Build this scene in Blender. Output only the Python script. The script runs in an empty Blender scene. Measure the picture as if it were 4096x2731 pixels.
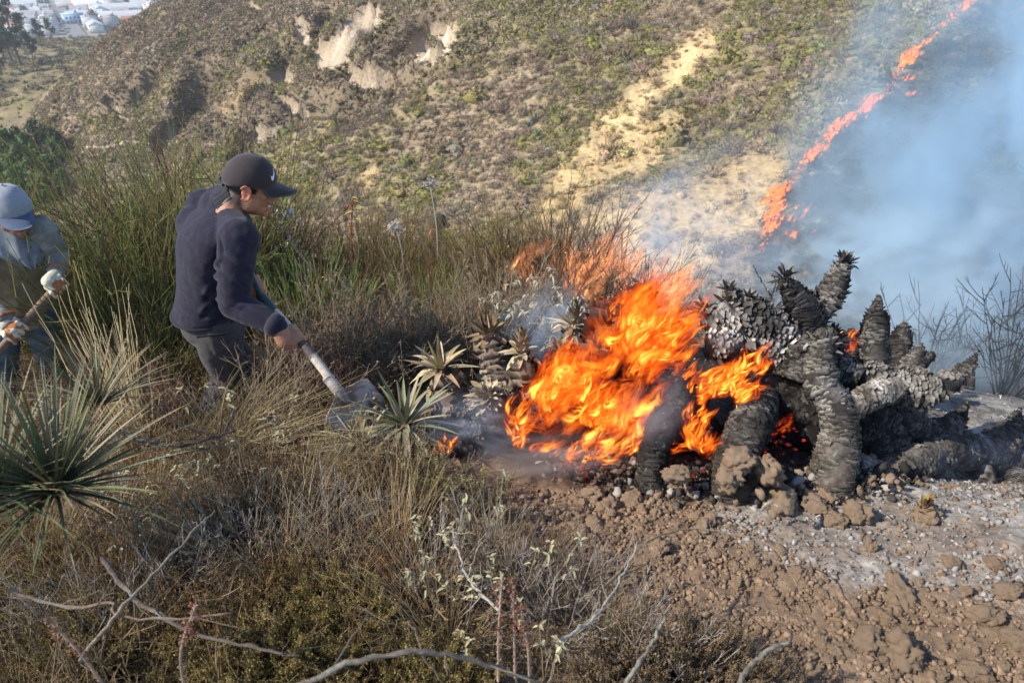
import bpy, bmesh, math, random
import numpy as np
from mathutils import Vector, Matrix, noise as mnoise
PI = math.pi
random.seed(7); RNG = np.random.default_rng(7)
SC = bpy.context.scene
COL = SC.collection

# ------------------------------------------------------------------ camera
CAM_Z, PITCH, LENS, W, H = 1.65, math.radians(32.0), 24.0, 1024.0, 682.0
FPX = W * LENS / 36.0
cam_data = bpy.data.cameras.new('camera')
cam = bpy.data.objects.new('camera', cam_data); COL.objects.link(cam)
cam.location = (0, 0, CAM_Z); cam.rotation_euler = (PI/2 - PITCH, 0, 0)
cam_data.lens = LENS; cam_data.sensor_width = 36.0
cam_data.clip_start = 0.05; cam_data.clip_end = 4000.0
cam_data.dof.use_dof = True; cam_data.dof.focus_distance = 2.8; cam_data.dof.aperture_fstop = 5.0
SC.camera = cam

# ------------------------------------------------------------------ light
SUN_EL, SUN_AZ = math.radians(40), math.radians(254)      # azimuth clockwise from +Y: from the left, a little behind the camera
sun_from = Vector((math.sin(SUN_AZ)*math.cos(SUN_EL), math.cos(SUN_AZ)*math.cos(SUN_EL), math.sin(SUN_EL)))
world = bpy.data.worlds.new('World'); SC.world = world; world.use_nodes = True
wn = world.node_tree.nodes; wl = world.node_tree.links
sky = wn.new('ShaderNodeTexSky'); sky.sky_type = 'NISHITA'; sky.sun_disc = False
sky.sun_elevation = SUN_EL; sky.sun_rotation = SUN_AZ; sky.altitude = 2500; sky.dust_density = 2.0
bg = wn.get('Background') or wn.new('ShaderNodeBackground')
wl.new(sky.outputs[0], bg.inputs['Color']); bg.inputs['Strength'].default_value = 0.135
sun_data = bpy.data.lights.new('sun', 'SUN'); sun_data.energy = 3.5; sun_data.angle = math.radians(0.6)
sun_data.color = (1.0, 0.90, 0.76)
sun = bpy.data.objects.new('sun', sun_data); COL.objects.link(sun)
sun.rotation_euler = (-sun_from).to_track_quat('-Z', 'Y').to_euler()
SC.view_settings.view_transform = 'Standard'; SC.view_settings.look = 'None'
SC.view_settings.exposure = 0.95; SC.view_settings.gamma = 1.0; SC.view_settings.use_curve_mapping = False
SC.render.engine = 'CYCLES'
cy = SC.cycles
cy.max_bounces = 6; cy.diffuse_bounces = 2; cy.glossy_bounces = 2; cy.transmission_bounces = 2
cy.volume_bounces = 2; cy.transparent_max_bounces = 40
cy.use_denoising = True; cy.denoiser = 'OPENIMAGEDENOISE'; cy.volume_step_rate = 1.0; cy.volume_max_steps = 96
cy.use_adaptive_sampling = True; cy.adaptive_threshold = 0.02
cy.caustics_reflective = False; cy.caustics_refractive = False

# ------------------------------------------------------------------ camera maths (used to find where things stand)
CF = np.array([0, math.cos(PITCH), -math.sin(PITCH)]); CU = np.array([0, math.sin(PITCH), math.cos(PITCH)]); CX = np.array([1.0, 0, 0])
CP = np.array([0, 0, CAM_Z])
def ray(px, py):
    px = np.asarray(px, float)[..., None]; py = np.asarray(py, float)[..., None]
    return CF + (px - W/2)/FPX*CX + (H/2 - py)/FPX*CU
def at(px, py, d):
    """world point at that pixel and camera depth"""
    return CP + ray(px, py)*np.asarray(d, float)[..., None]
def proj(p):
    q = np.asarray(p, float) - CP
    d = q @ CF
    return W/2 + FPX*(q @ CX)/d, H/2 - FPX*(q @ CU)/d, d
def V(a): return Vector((float(a[0]), float(a[1]), float(a[2])))

# ------------------------------------------------------------------ numpy noise
def _h(ix, iy, iz, s):
    n = (ix*374761393 + iy*668265263 + iz*2147483647 + s*974634247).astype(np.int64)
    n = (n ^ (n >> 13)) * 1274126177; n = n & 0xffffffff
    n = (n ^ (n >> 16)) * 668265263; n = n & 0xffffffff
    return ((n ^ (n >> 15)) & 0xffff) / 65535.0
def vnoise(p, s=0):
    p = np.asarray(p, float); f = np.floor(p); i = f.astype(np.int64); t = p - f; t = t*t*t*(t*(t*6-15)+10)
    out = 0
    for dx in (0, 1):
        wx = t[..., 0] if dx else 1-t[..., 0]
        for dy in (0, 1):
            wy = t[..., 1] if dy else 1-t[..., 1]
            for dz in (0, 1):
                wz = t[..., 2] if dz else 1-t[..., 2]
                out = out + wx*wy*wz*_h(i[..., 0]+dx, i[..., 1]+dy, i[..., 2]+dz, s)
    return out
def fbm(p, octv=4, s=0, gain=.5):
    a, o, tot = 1.0, 0, 0
    p = np.asarray(p, float)
    for k in range(octv):
        o = o + a*vnoise(p*(2.03**k) + 17.3*k, s+k); tot += a; a *= gain
    return o/tot
def fbm2(x, y, octv=4, s=0, gain=.5):
    return fbm(np.stack([x, y, np.zeros_like(x)+.37], -1), octv, s, gain)
def sstep(a, b, x): t = np.clip((x-a)/(b-a), 0, 1); return t*t*(3-2*t)
def inpoly(px, py, poly):
    px = np.asarray(px); py = np.asarray(py); c = np.zeros(px.shape, bool); n = len(poly)
    for i in range(n):
        x1, y1 = poly[i]; x2, y2 = poly[i-1]
        if y1 == y2: continue
        c ^= ((y1 > py) != (y2 > py)) & (px < (x2-x1)*(py-y1)/(y2-y1)+x1)
    return c
def polydist(px, py, poly, closed=True):
    d = np.full(np.asarray(px).shape, 1e9); n = len(poly)
    for i in range(0 if closed else 1, n):
        ax, ay = poly[i-1]; bx, by = poly[i]
        vx, vy = bx-ax, by-ay; L = vx*vx+vy*vy+1e-9
        t = np.clip(((px-ax)*vx+(py-ay)*vy)/L, 0, 1)
        d = np.minimum(d, np.hypot(px-ax-t*vx, py-ay-t*vy))
    return d
def softpoly(px, py, poly, w):
    d = polydist(px, py, poly); return sstep(-w, w, np.where(inpoly(px, py, poly), d, -d))
class TPS:
    def __init__(s, pts, reg=0.0):
        P = np.array(pts, float); s.c = P[:, :2]; n = len(P)
        K = s._k(s.c); A = np.zeros((n+3, n+3)); A[:n, :n] = K + reg*np.eye(n); A[:n, n] = 1; A[:n, n+1:] = s.c; A[n, :n] = 1; A[n+1:, :n] = s.c.T
        s.w = np.linalg.solve(A, np.concatenate([P[:, 2], [0, 0, 0]]))
    def _k(s, q):
        r2 = ((q[..., None, :]-s.c)**2).sum(-1); return 0.5*r2*np.log(r2+1e-9)
    def __call__(s, x, y):
        x = np.asarray(x, float); y = np.asarray(y, float); q = np.stack([x, y], -1); n = len(s.c)
        return s._k(q) @ s.w[:n] + s.w[n] + q @ s.w[n+1:]

# ------------------------------------------------------------------ mesh building
class MB:
    def __init__(s): s.v = []; s.f3 = []; s.f4 = []; s.c = []; s.n = 0; s.uv = []; s.mi3 = []; s.mi4 = []
    def add(s, v, f, col=None, uv=None, mi=0):
        v = np.asarray(v, float).reshape(-1, 3); f = np.asarray(f, np.int64)
        if col is None: col = (1, 1, 1)
        c = np.broadcast_to(np.asarray(col, float), (len(v), 3))
        s.v.append(v); s.c.append(c); s.uv.append(np.zeros((len(v), 2)) if uv is None else np.asarray(uv, float))
        if f.shape[1] == 3: s.f3.append(f+s.n); s.mi3.append(np.full(len(f), mi))
        else: s.f4.append(f+s.n); s.mi4.append(np.full(len(f), mi))
        s.n += len(v); return s
    def merge(s, o, M=None):
        for k in range(len(o.v)):
            v = o.v[k]
            if M is not None: m = np.array(M); v = v @ m[:3, :3].T + m[:3, 3]
            s.v.append(v); s.c.append(o.c[k]); s.uv.append(o.uv[k])
        s.f3 += [f+s.n for f in o.f3]; s.f4 += [f+s.n for f in o.f4]; s.mi3 += o.mi3; s.mi4 += o.mi4
        s.n += o.n; return s
    def arrays(s):
        v = np.concatenate(s.v); c = np.concatenate(s.c); u = np.concatenate(s.uv)
        f3 = np.concatenate(s.f3) if s.f3 else np.zeros((0, 3), np.int64); f4 = np.concatenate(s.f4) if s.f4 else np.zeros((0, 4), np.int64)
        return v, f3, f4, c, u
    def mesh(s, name, mats, smooth=False):
        v, f3, f4, c, u = s.arrays()
        me = bpy.data.meshes.new(name)
        me.vertices.add(len(v)); me.vertices.foreach_set('co', v.astype(np.float32).ravel())
        nl = f3.size+f4.size; me.loops.add(nl); me.loops.foreach_set('vertex_index', np.concatenate([f3.ravel(), f4.ravel()]).astype(np.int32))
        np_ = len(f3)+len(f4); me.polygons.add(np_)
        st = np.concatenate([np.arange(len(f3))*3, f3.size+np.arange(len(f4))*4]); me.polygons.foreach_set('loop_start', st.astype(np.int32))
        mi = np.concatenate(s.mi3+s.mi4) if (s.mi3 or s.mi4) else np.zeros(0)
        if mi.any(): me.polygons.foreach_set('material_index', mi.astype(np.int32))
        if smooth: me.polygons.foreach_set('use_smooth', np.ones(np_, bool))
        me.update(calc_edges=True)
        a = me.color_attributes.new('tint', 'FLOAT_COLOR', 'POINT')
        a.data.foreach_set('color', np.concatenate([c, np.ones((len(c), 1))], 1).astype(np.float32).ravel())
        if np.any(u):
            a2 = me.attributes.new('flow', 'FLOAT_VECTOR', 'POINT'); a2.data.foreach_set('vector', np.concatenate([u, np.zeros((len(u), 1))], 1).astype(np.float32).ravel())
        for m in (mats if isinstance(mats, (list, tuple)) else [mats]): me.materials.append(m)
        me.validate(); return me
    def build(s, name, mats, parent=None, smooth=False, loc=None, kind=None):
        return link(name, s.mesh(name, mats, smooth), parent, loc, kind)
def link(name, data, parent=None, loc=None, kind=None):
    o = bpy.data.objects.new(name, data); COL.objects.link(o)
    if parent is not None: o.parent = parent
    if loc is not None: o.location = V(loc)
    if kind: o['kind'] = kind
    return o
def thing(name, label, cat, loc=(0, 0, 0), rz=0.0, group=None):
    o = bpy.data.objects.new(name, None); COL.objects.link(o); o.empty_display_size = .1
    o.location = V(loc); o.rotation_euler = (0, 0, rz); return tag(o, label, cat, group)
def tag(o, label=None, cat=None, group=None, kind=None):
    if label: o['label'] = label
    if cat: o['category'] = cat
    if group: o['group'] = group
    if kind: o['kind'] = kind
    return o
def dup(root, loc, rz=0.0, sc=1.0, label=None, group=None, tilt=(0, 0)):
    r = root.copy(); COL.objects.link(r); r.location = V(loc); r.rotation_euler = (tilt[0], tilt[1], rz)
    r.scale = (sc, sc, sc) if np.isscalar(sc) else sc
    if label: r['label'] = label
    if group: r['group'] = group
    for ch in list(root.children):
        c = ch.copy(); COL.objects.link(c); c.parent = r
        for g in ch.children:
            d = g.copy(); COL.objects.link(d); d.parent = c
    return r
def place(o, loc, rz=0.0, sc=1.0, tilt=(0, 0)):
    o.location = V(loc); o.rotation_euler = (tilt[0], tilt[1], rz); o.scale = (sc, sc, sc) if np.isscalar(sc) else sc; return o

def unit(v): v = np.asarray(v, float); return v/np.linalg.norm(v)
def basis(f, up=(0, 0, 1)):
    f = unit(f); l = unit(np.cross(up, f)); u = np.cross(f, l); return np.stack([f, l, u], 1)     # columns: forward, left, up
def norm(a): return a/np.maximum(np.linalg.norm(a, axis=-1, keepdims=True), 1e-9)
def stems(mb, P, R, sides=3, col=None, cap=False):
    """P (S,n,3) paths, R (S,n) radii, col (S,n,3)/(S,3)/(3,)"""
    P = np.asarray(P, float); S, n, _ = P.shape
    R = np.broadcast_to(np.asarray(R, float), (S, n))
    T = norm(np.gradient(P, axis=1))
    ref = np.where(np.abs(T[:, :1, 2:3]) > .8, np.array([1., .13, .2]), np.array([.1, .2, 1.]))
    A = norm(np.cross(T, np.broadcast_to(ref, T.shape))); B = np.cross(T, A)
    th = np.arange(sides)*2*PI/sides
    v = P[:, :, None, :] + R[:, :, None, None]*(np.cos(th)[None, None, :, None]*A[:, :, None, :]+np.sin(th)[None, None, :, None]*B[:, :, None, :])
    idx = np.arange(S*n*sides).reshape(S, n, sides); nx = np.roll(idx, -1, 2)
    f = np.stack([idx[:, :-1], nx[:, :-1], nx[:, 1:], idx[:, 1:]], -1).reshape(-1, 4)
    if col is None: col = (1, 1, 1)
    col = np.asarray(col, float)
    if col.ndim == 2: col = col[:, None, :]
    c = np.broadcast_to(col if col.ndim == 3 else col[None, None, :], (S, n, 3))
    c = np.broadcast_to(c[:, :, None, :], (S, n, sides, 3)).reshape(-1, 3)
    mb.add(v.reshape(-1, 3), f, c)
    if cap and sides > 2:
        for e in (0, n-1):
            o = idx[:, e, :]
            for k in range(1, sides-1):
                mb.f3.append(np.stack([o[:, 0], o[:, k], o[:, k+1]], -1) + (mb.n-S*n*sides)); mb.mi3.append(np.zeros(S, int))
    return mb
def tube(mb, P, R, sides=8, col=None, cap=True):
    P = np.asarray(P, float)[None]; R = np.broadcast_to(np.asarray(R, float), P.shape[1:2])[None]
    c = None if col is None else (np.asarray(col, float)[None] if np.asarray(col).ndim == 2 else col)
    return stems(mb, P, R, sides, c, cap)
def smooth_path(pts, n):
    """Catmull-Rom through pts -> n points"""
    P = np.asarray(pts, float); m = len(P)
    if m == 2: t = np.linspace(0, 1, n)[:, None]; return P[0]*(1-t)+P[1]*t
    Q = np.concatenate([[2*P[0]-P[1]], P, [2*P[-1]-P[-2]]]); u = np.linspace(0, m-1-1e-6, n); i = u.astype(int); t = (u-i)[:, None]
    a, b, c, d = Q[i], Q[i+1], Q[i+2], Q[i+3]
    return .5*((2*b)+(-a+c)*t+(2*a-5*b+4*c-d)*t*t+(-a+3*b-3*c+d)*t**3)
def blades(mb, base, d0, L, wd, droop, nseg=5, col=None, tipcol=None, fold=.25, prof=None, side=None):
    """flat folded leaves: base (B,3), unit start direction d0, length L, width wd, droop (bend downwards, fraction of length)"""
    base = np.asarray(base, float); Bn = len(base); L = np.broadcast_to(L, (Bn,)); wd = np.broadcast_to(wd, (Bn,)); droop = np.broadcast_to(droop, (Bn,))
    u = np.linspace(0, 1, nseg+1)
    P = base[:, None]+d0[:, None]*(L[:, None]*u)[..., None]; P[..., 2] -= (droop*L)[:, None]*u**2
    T = norm(np.gradient(P, axis=1))
    if side is None: side = np.array([0, 0, 1.0])
    sd = norm(np.cross(T, np.broadcast_to(side, T.shape))+1e-5); nn = np.cross(sd, T)
    pr = (np.interp(u, [0, .15, .6, 1], [.7, 1, .75, .03]) if prof is None else np.interp(u, prof[0], prof[1]))
    hw = wd[:, None]*pr*.5
    l = P-sd*hw[..., None]+nn*(hw*fold)[..., None]; r = P+sd*hw[..., None]+nn*(hw*fold)[..., None]
    v = np.stack([l, P, r], 2); n = nseg+1
    idx = np.arange(Bn*n*3).reshape(Bn, n, 3)
    f = np.concatenate([np.stack([idx[:, :-1, k], idx[:, :-1, k+1], idx[:, 1:, k+1], idx[:, 1:, k]], -1).reshape(-1, 4) for k in (0, 1)])
    c = np.broadcast_to(np.asarray((1, 1, 1) if col is None else col, float), (Bn, 3))[:, None, :]
    if tipcol is not None: t = np.broadcast_to(np.asarray(tipcol, float), (Bn, 3))[:, None, :]; c = c+(t-c)*(u**2)[None, :, None]
    c = np.broadcast_to(c, (Bn, n, 3)); c = np.broadcast_to(c[:, :, None], (Bn, n, 3, 3)).reshape(-1, 3)
    mb.add(v.reshape(-1, 3), f, c); return mb
def rdirs(n, lo=-1, hi=1, rng=RNG):
    z = rng.uniform(lo, hi, n); a = rng.uniform(0, 2*PI, n); r = np.sqrt(1-z*z); return np.stack([r*np.cos(a), r*np.sin(a), z], -1)
def chips(mb, p, size, col, rng=RNG, up=0.0, sq=True):
    """tiny leaves: one quad each at points p, random facing"""
    n = len(p); a = norm(rdirs(n, rng=rng)+np.array([0, 0, up])); b = norm(np.cross(a, rdirs(n, rng=rng))); s = np.broadcast_to(size, (n,))[:, None]
    if sq:
        v = np.stack([p-a*s*.1, p+a*s*.45-b*s*.3, p+a*s, p+a*s*.45+b*s*.3], 1); f = np.arange(n*4).reshape(n, 4)
    else:
        v = np.stack([p-b*s*.4, p+b*s*.4, p+a*s], 1); f = np.arange(n*3).reshape(n, 3)
    k = v.shape[1]; c = np.broadcast_to(np.asarray(col, float), (n, 3)); mb.add(v.reshape(-1, 3), f, np.repeat(c, k, 0)); return mb
def jit(col, n, a=.2, rng=RNG):
    c = np.asarray(col, float); return np.clip(c*(1+rng.uniform(-a, a, (n, 1)))*(1+rng.uniform(-1, 1, (n, 3))*min(a*.3, .06)), 0.004, 1)
_ico = {}
def ico(sub):
    if sub not in _ico:
        bm = bmesh.new(); bmesh.ops.create_icosphere(bm, subdivisions=sub, radius=1); bm.verts.ensure_lookup_table()
        _ico[sub] = (np.array([v.co[:] for v in bm.verts]), np.array([[v.index for v in f.verts] for f in bm.faces])); bm.free()
    return _ico[sub]
def replicate(mb, protos, pts, rz, sc, cols, rng=RNG, choice=None):
    """real geometry: copies of prototype MBs at pts, one call"""
    n = len(pts); ch = rng.integers(0, len(protos), n) if choice is None else choice
    for k, p in enumerate(protos):
        v, f3, f4, c, u = p.arrays(); s = np.where(ch == k)[0]
        if not len(s): continue
        cr, sr = np.cos(rz[s])[:, None], np.sin(rz[s])[:, None]; ss = sc[s][:, None] if sc.ndim == 1 else None
        x, y, z = (v[None, :, 0]*(ss if ss is not None else sc[s, 0:1]), v[None, :, 1]*(ss if ss is not None else sc[s, 1:2]), v[None, :, 2]*(ss if ss is not None else sc[s, 2:3]))
        q = np.stack([x*cr-y*sr, x*sr+y*cr, z+0*cr], -1)+pts[s][:, None, :]
        off = (np.arange(len(s))*len(v))[:, None, None]
        cc = (c[None]*cols[s][:, None, :]).reshape(-1, 3)
        vv = q.reshape(-1, 3); b = mb.n
        mb.v.append(vv); mb.c.append(cc); mb.uv.append(np.zeros((len(vv), 2))); mb.n += len(vv)
        if len(f3): mb.f3.append((f3[None]+off).reshape(-1, 3)+b); mb.mi3.append(np.zeros(len(f3)*len(s), int))
        if len(f4): mb.f4.append((f4[None]+off).reshape(-1, 4)+b); mb.mi4.append(np.zeros(len(f4)*len(s), int))
    return mb

# ------------------------------------------------------------------ materials
def new_mat(name):
    m = bpy.data.materials.new(name); m.use_nodes = True; nt = m.node_tree
    return m, nt, nt.nodes, nt.links, nt.nodes['Principled BSDF']
def mat(name, col=None, rough=.85, var=.25, scale=20.0, bump=0.0, bscale=60.0, spec=.2, col2=None, detail=4, distort=0.0, tex='OBJECT', thr=(.35, .65), sheen=0.0, metal=0.0, transl=0.0):
    """colour (or the mesh's own tint when col is None) with noise wear, optional second colour in patches, optional bump"""
    m, nt, N, L, B = new_mat(name)
    tc = N.new('ShaderNodeTexCoord'); no = N.new('ShaderNodeTexNoise'); no.inputs['Scale'].default_value = scale; no.inputs['Detail'].default_value = detail; no.inputs['Distortion'].default_value = distort
    src = tc.outputs['Object'] if tex == 'OBJECT' else tc.outputs['Generated']
    L.new(src, no.inputs['Vector'])
    if col is None:
        at_ = N.new('ShaderNodeAttribute'); at_.attribute_name = 'tint'; c = at_.outputs['Color']
    else:
        rgb = N.new('ShaderNodeRGB'); rgb.outputs[0].default_value = (*col, 1); c = rgb.outputs[0]
    if col2 is not None:
        rp = N.new('ShaderNodeMapRange'); rp.inputs['From Min'].default_value, rp.inputs['From Max'].default_value = thr
        L.new(no.outputs[0], rp.inputs['Value']); mx = N.new('ShaderNodeMix'); mx.data_type = 'RGBA'
        L.new(rp.outputs[0], mx.inputs['Factor']); L.new(c, mx.inputs['A']); mx.inputs['B'].default_value = (*col2, 1); c = mx.outputs['Result']
    if var > 0:
        n2 = N.new('ShaderNodeTexNoise'); n2.inputs['Scale'].default_value = scale*2.7; n2.inputs['Detail'].default_value = 3; L.new(src, n2.inputs['Vector'])
        r2 = N.new('ShaderNodeMapRange'); r2.inputs['From Min'].default_value = .25; r2.inputs['From Max'].default_value = .75
        r2.inputs['To Min'].default_value = 1-var; r2.inputs['To Max'].default_value = 1+var; L.new(n2.outputs[0], r2.inputs['Value'])
        mm = N.new('ShaderNodeVectorMath'); mm.operation = 'SCALE'; L.new(c, mm.inputs[0]); L.new(r2.outputs[0], mm.inputs['Scale']); c = mm.outputs[0]
    L.new(c, B.inputs['Base Color']); B.inputs['Roughness'].default_value = rough; B.inputs['Specular IOR Level'].default_value = spec
    B.inputs['Metallic'].default_value = metal
    if sheen: B.inputs['Sheen Weight'].default_value = sheen; B.inputs['Sheen Roughness'].default_value = .5
    if bump > 0:
        n3 = N.new('ShaderNodeTexNoise'); n3.inputs['Scale'].default_value = bscale; n3.inputs['Detail'].default_value = 5; L.new(src, n3.inputs['Vector'])
        bp = N.new('ShaderNodeBump'); bp.inputs['Strength'].default_value = 1.0; bp.inputs['Distance'].default_value = bump; L.new(n3.outputs[0], bp.inputs['Height']); L.new(bp.outputs[0], B.inputs['Normal'])
    if transl > 0:
        tb = N.new('ShaderNodeBsdfTranslucent'); L.new(c, tb.inputs['Color']); ms = N.new('ShaderNodeMixShader'); ms.inputs[0].default_value = transl
        L.new(B.outputs[0], ms.inputs[1]); L.new(tb.outputs[0], ms.inputs[2]); L.new(ms.outputs[0], N['Material Output'].inputs['Surface'])
    return m

# ------------------------------------------------------------------ scattering of uncountable stuff with geometry nodes
_protocol = bpy.data.collections.new('scatter_sources')
def inst_mat(name, rough=.9, var=.2, scale=4.0, spec=.1, transl=0.0):
    m = mat(name, None, rough, var, scale, 0, 1, spec, transl=transl); nt = m.node_tree; N, L = nt.nodes, nt.links
    a0 = [n for n in N if n.type == 'ATTRIBUTE'][0]; a1 = N.new('ShaderNodeAttribute'); a1.attribute_type = 'INSTANCER'; a1.attribute_name = 'itint'
    mx = N.new('ShaderNodeVectorMath'); mx.operation = 'MULTIPLY'; tos = [l.to_socket for l in a0.outputs['Color'].links]
    L.new(a0.outputs['Color'], mx.inputs[0]); L.new(a1.outputs['Color'], mx.inputs[1])
    for t in tos: L.new(mx.outputs[0], t)
    return m
def gn_scatter(name, protos, material, pts, rot, scl, cols, label, choice=None, rng=RNG):
    """one object of kind stuff: prototype meshes instanced on its points"""
    n = len(pts); choice = rng.integers(0, len(protos), n) if choice is None else choice
    me = bpy.data.meshes.new(name); me.vertices.add(n); me.vertices.foreach_set('co', np.asarray(pts, np.float32).ravel())
    def attr(nm, ty, arr, key): a = me.attributes.new(nm, ty, 'POINT'); a.data.foreach_set(key, np.ascontiguousarray(arr).ravel())
    attr('irot', 'FLOAT_VECTOR', np.asarray(rot, np.float32), 'vector'); scl = np.asarray(scl, float); scl = scl[:, None]*np.ones(3) if scl.ndim == 1 else scl
    attr('iscl', 'FLOAT_VECTOR', scl.astype(np.float32), 'vector'); attr('ipick', 'INT', choice.astype(np.int32), 'value')
    attr('itint', 'FLOAT_COLOR', np.concatenate([cols, np.ones((n, 1))], 1).astype(np.float32), 'color')
    o = link(name, me); tag(o, label, None, None, 'stuff')
    ng = bpy.data.node_groups.new(name+'_nodes', 'GeometryNodeTree'); ng.interface.new_socket('Geometry', in_out='INPUT', socket_type='NodeSocketGeometry'); ng.interface.new_socket('Geometry', in_out='OUTPUT', socket_type='NodeSocketGeometry')
    N, L = ng.nodes, ng.links; gi = N.new('NodeGroupInput'); go = N.new('NodeGroupOutput'); gg = N.new('GeometryNodeGeometryToInstance')
    for p in protos:
        po = bpy.data.objects.new(name+'_source', p.mesh(name+'_source', material)); _protocol.objects.link(po)
        oi = N.new('GeometryNodeObjectInfo'); oi.inputs['Object'].default_value = po; oi.inputs['As Instance'].default_value = True; po['k'] = 1
        p._oi = oi
    for p in reversed(protos): L.new(p._oi.outputs['Geometry'], gg.inputs['Geometry'])
    ip = N.new('GeometryNodeInstanceOnPoints'); ip.inputs['Pick Instance'].default_value = True
    def named(nm, ty): a = N.new('GeometryNodeInputNamedAttribute'); a.data_type = ty; a.inputs['Name'].default_value = nm; return a.outputs['Attribute']
    jg = N.new('GeometryNodeJoinGeometry')
    for p in reversed(protos): L.new(p._oi.outputs['Geometry'], jg.inputs['Geometry'])
    N.remove(gg)
    L.new(gi.outputs[0], ip.inputs['Points']); L.new(jg.outputs[0], ip.inputs['Instance']); L.new(named('ipick', 'INT'), ip.inputs['Instance Index'])
    er = N.new('FunctionNodeEulerToRotation'); L.new(named('irot', 'FLOAT_VECTOR'), er.inputs[0]); L.new(er.outputs[0], ip.inputs['Rotation'])
    L.new(named('iscl', 'FLOAT_VECTOR'), ip.inputs['Scale']); L.new(ip.outputs[0], go.inputs[0])
    md = o.modifiers.new('scatter', 'NODES'); md.node_group = ng; return o
# ================================================================== TERRAIN
FAR_PTS = [  # pixel, pixel, depth: where the opposite slope lies
 (20, 60, 258), (60, 40, 330), (10, 100, 172), (10, 140, 128), (60, 140, 112), (0, 200, 92), (100, 145, 104), (100, 60, 126), (150, 12, 136), (60, 95, 128),
 (200, 40, 112), (200, 130, 92), (220, 0, 128), (300, 60, 90), (290, 108, 81), (300, 0, 108), (350, 82, 77), (410, 50, 74), (400, 0, 90), (250, 90, 88),
 (302, 132, 60), (366, 95, 60), (420, 65, 61), (475, 38, 64), (520, 0, 75), (200, 200, 66), (300, 200, 52), (100, 230, 76), (300, 280, 42), (512, 100, 53), (512, 200, 43), (420, 140, 54),
 (512, 290, 34), (620, 0, 64), (700, 0, 58), (700, 100, 46), (700, 200, 37), (700, 280, 31), (800, 60, 46), (900, 0, 50), (900, 150, 36), (900, 280, 27), (1024, 0, 46),
 (1024, 200, 30), (1024, 360, 21), (1150, 0, 44), (1150, 300, 22), (1200, 150, 32), (1300, 60, 40), (0, 300, 70), (-150, 100, 160), (-150, 200, 95), (-150, 40, 300), (-150, 320, 66)]
fp = np.array(FAR_PTS, float); fw = at(fp[:, 0], fp[:, 1], fp[:, 2])
extra = [(-330, 520, -75), (-600, 480, -75), (-150, 330, -44), (-60, 240, -20), (0, 130, 2), (40, 110, 5), (80, 90, 6), (60, 200, 8), (-700, 300, -60)]
far_tps = TPS([tuple(p) for p in fw] + extra, reg=1.0)
GULLY_PX = [([(242, 32), (217, 54), (189, 87), (170, 115)], 3.2, 4.5), ([(300, 45), (262, 71), (230, 102), (204, 121)], 2.6, 4.0), ([(140, 82), (108, 105), (83, 122)], 2.6, 3.2), ([(55, 107), (47, 121), (40, 130)], 1.8, 3),
 ([(390, 22), (371, 45)], 2.2, 3.0), ([(440, 6), (384, 56)], 2.0, 3.0), ([(374, 3), (352, 32), (339, 60)], 2.0, 3.0), ([(288, 116), (345, 88), (400, 64), (440, 48)], 7.0, 9.0), ([(180, 40), (150, 75), (125, 105)], 1.2, 4), ([(330, 0), (296, 30), (270, 60)], 2.0, 4)]
def _tps_pts(P):
    P = np.array(P, float); r = ray(P[:, 0], P[:, 1]); ts = np.geomspace(20, 400, 500); out = []
    for q in r:
        w = CP+q*ts[:, None]; u = np.where(w[:, 2] < far_tps(w[:, 0], w[:, 1]))[0]; out.append(w[u[0] if len(u) else -1, :2])
    return [tuple(o) for o in out]
GULLY = [(_tps_pts(P), dp, wd) for P, dp, wd in GULLY_PX]
def far_z(x, y, detail=True):
    x = np.asarray(x, float); y = np.asarray(y, float); z = far_tps(x, y)
    if detail:
        r = np.hypot(x, y); a = sstep(50, 110, r)*sstep(300, 200, r)
        z = z + a*(-3.2*(1-np.abs(2*fbm2(x*.045+y*.02, y*.02, 3, 5)-1))**3+1.0) + .9*(fbm2(x*.16, y*.16, 4, 9)-.5)*sstep(18, 60, r) + .5*(fbm2(x*.7, y*.7, 3, 3)-.5)
        wx = x+(fbm2(x*.2, y*.2, 3, 91)-.5)*7; wy = y+(fbm2(x*.2, y*.2, 3, 93)-.5)*7
        for P, dp, wd in GULLY: z = z - 1.3*dp*np.clip(1-polydist(wx, wy, P, False)/wd, 0, 1)**1.3
    return z
NEAR_PTS = [(0, 0, 0), (-1.2, .6, -.12), (1.5, .5, .02), (.43, 2.06, -.25), (.9, 2.1, -.24), (1.3, 2.15, -.25), (-1.25, 2.6, -.52), (-2.2, 2.8, -.75), (1.66, 1.63, -.13), (2.1, 1.75, -.16), (2.0, 2.3, -.52), (2.35, 2.35, -.55), (2.6, 2.95, -.74),
 (1.7, 2.75, -.5), (2.88, 3.7, -1.05), (.1, 2.57, -.28), (-.43, 1.92, -.17), (-.70, 2.3, -.26), (-1.0, 4.2, -1.05), (0, 4.6, -1.15), (1.0, 4.2, -1.0), (1.8, 3.6, -.85), (-2.4, 4.5, -1.25), (-3.2, 3, -.95),
 (-3, 1, -.32), (-1.6, 1.2, -.28), (-.6, 1.1, -.15), (.3, 1.0, -.10), (1.2, 1.0, -.05), (3, 1, -.05), (3.0, 1.9, -.3), (4.2, 3.6, -1.2), (4.5, 1, -.1), (-4.5, 1, -.5), (-4.6, 4, -1.6), (-5, 7, -3.4), (-2, 7, -2.9), (0, 7, -2.9), (2, 7, -3.1), (4.5, 7, -3.8),
 (-5, 10, -6.2), (0, 10, -5.6), (5, 10, -6.6), (0, -1.5, .25), (4, -1.5, .2), (-4, -1.5, -.1)]
near_tps = TPS(NEAR_PTS, reg=.002)
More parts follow.
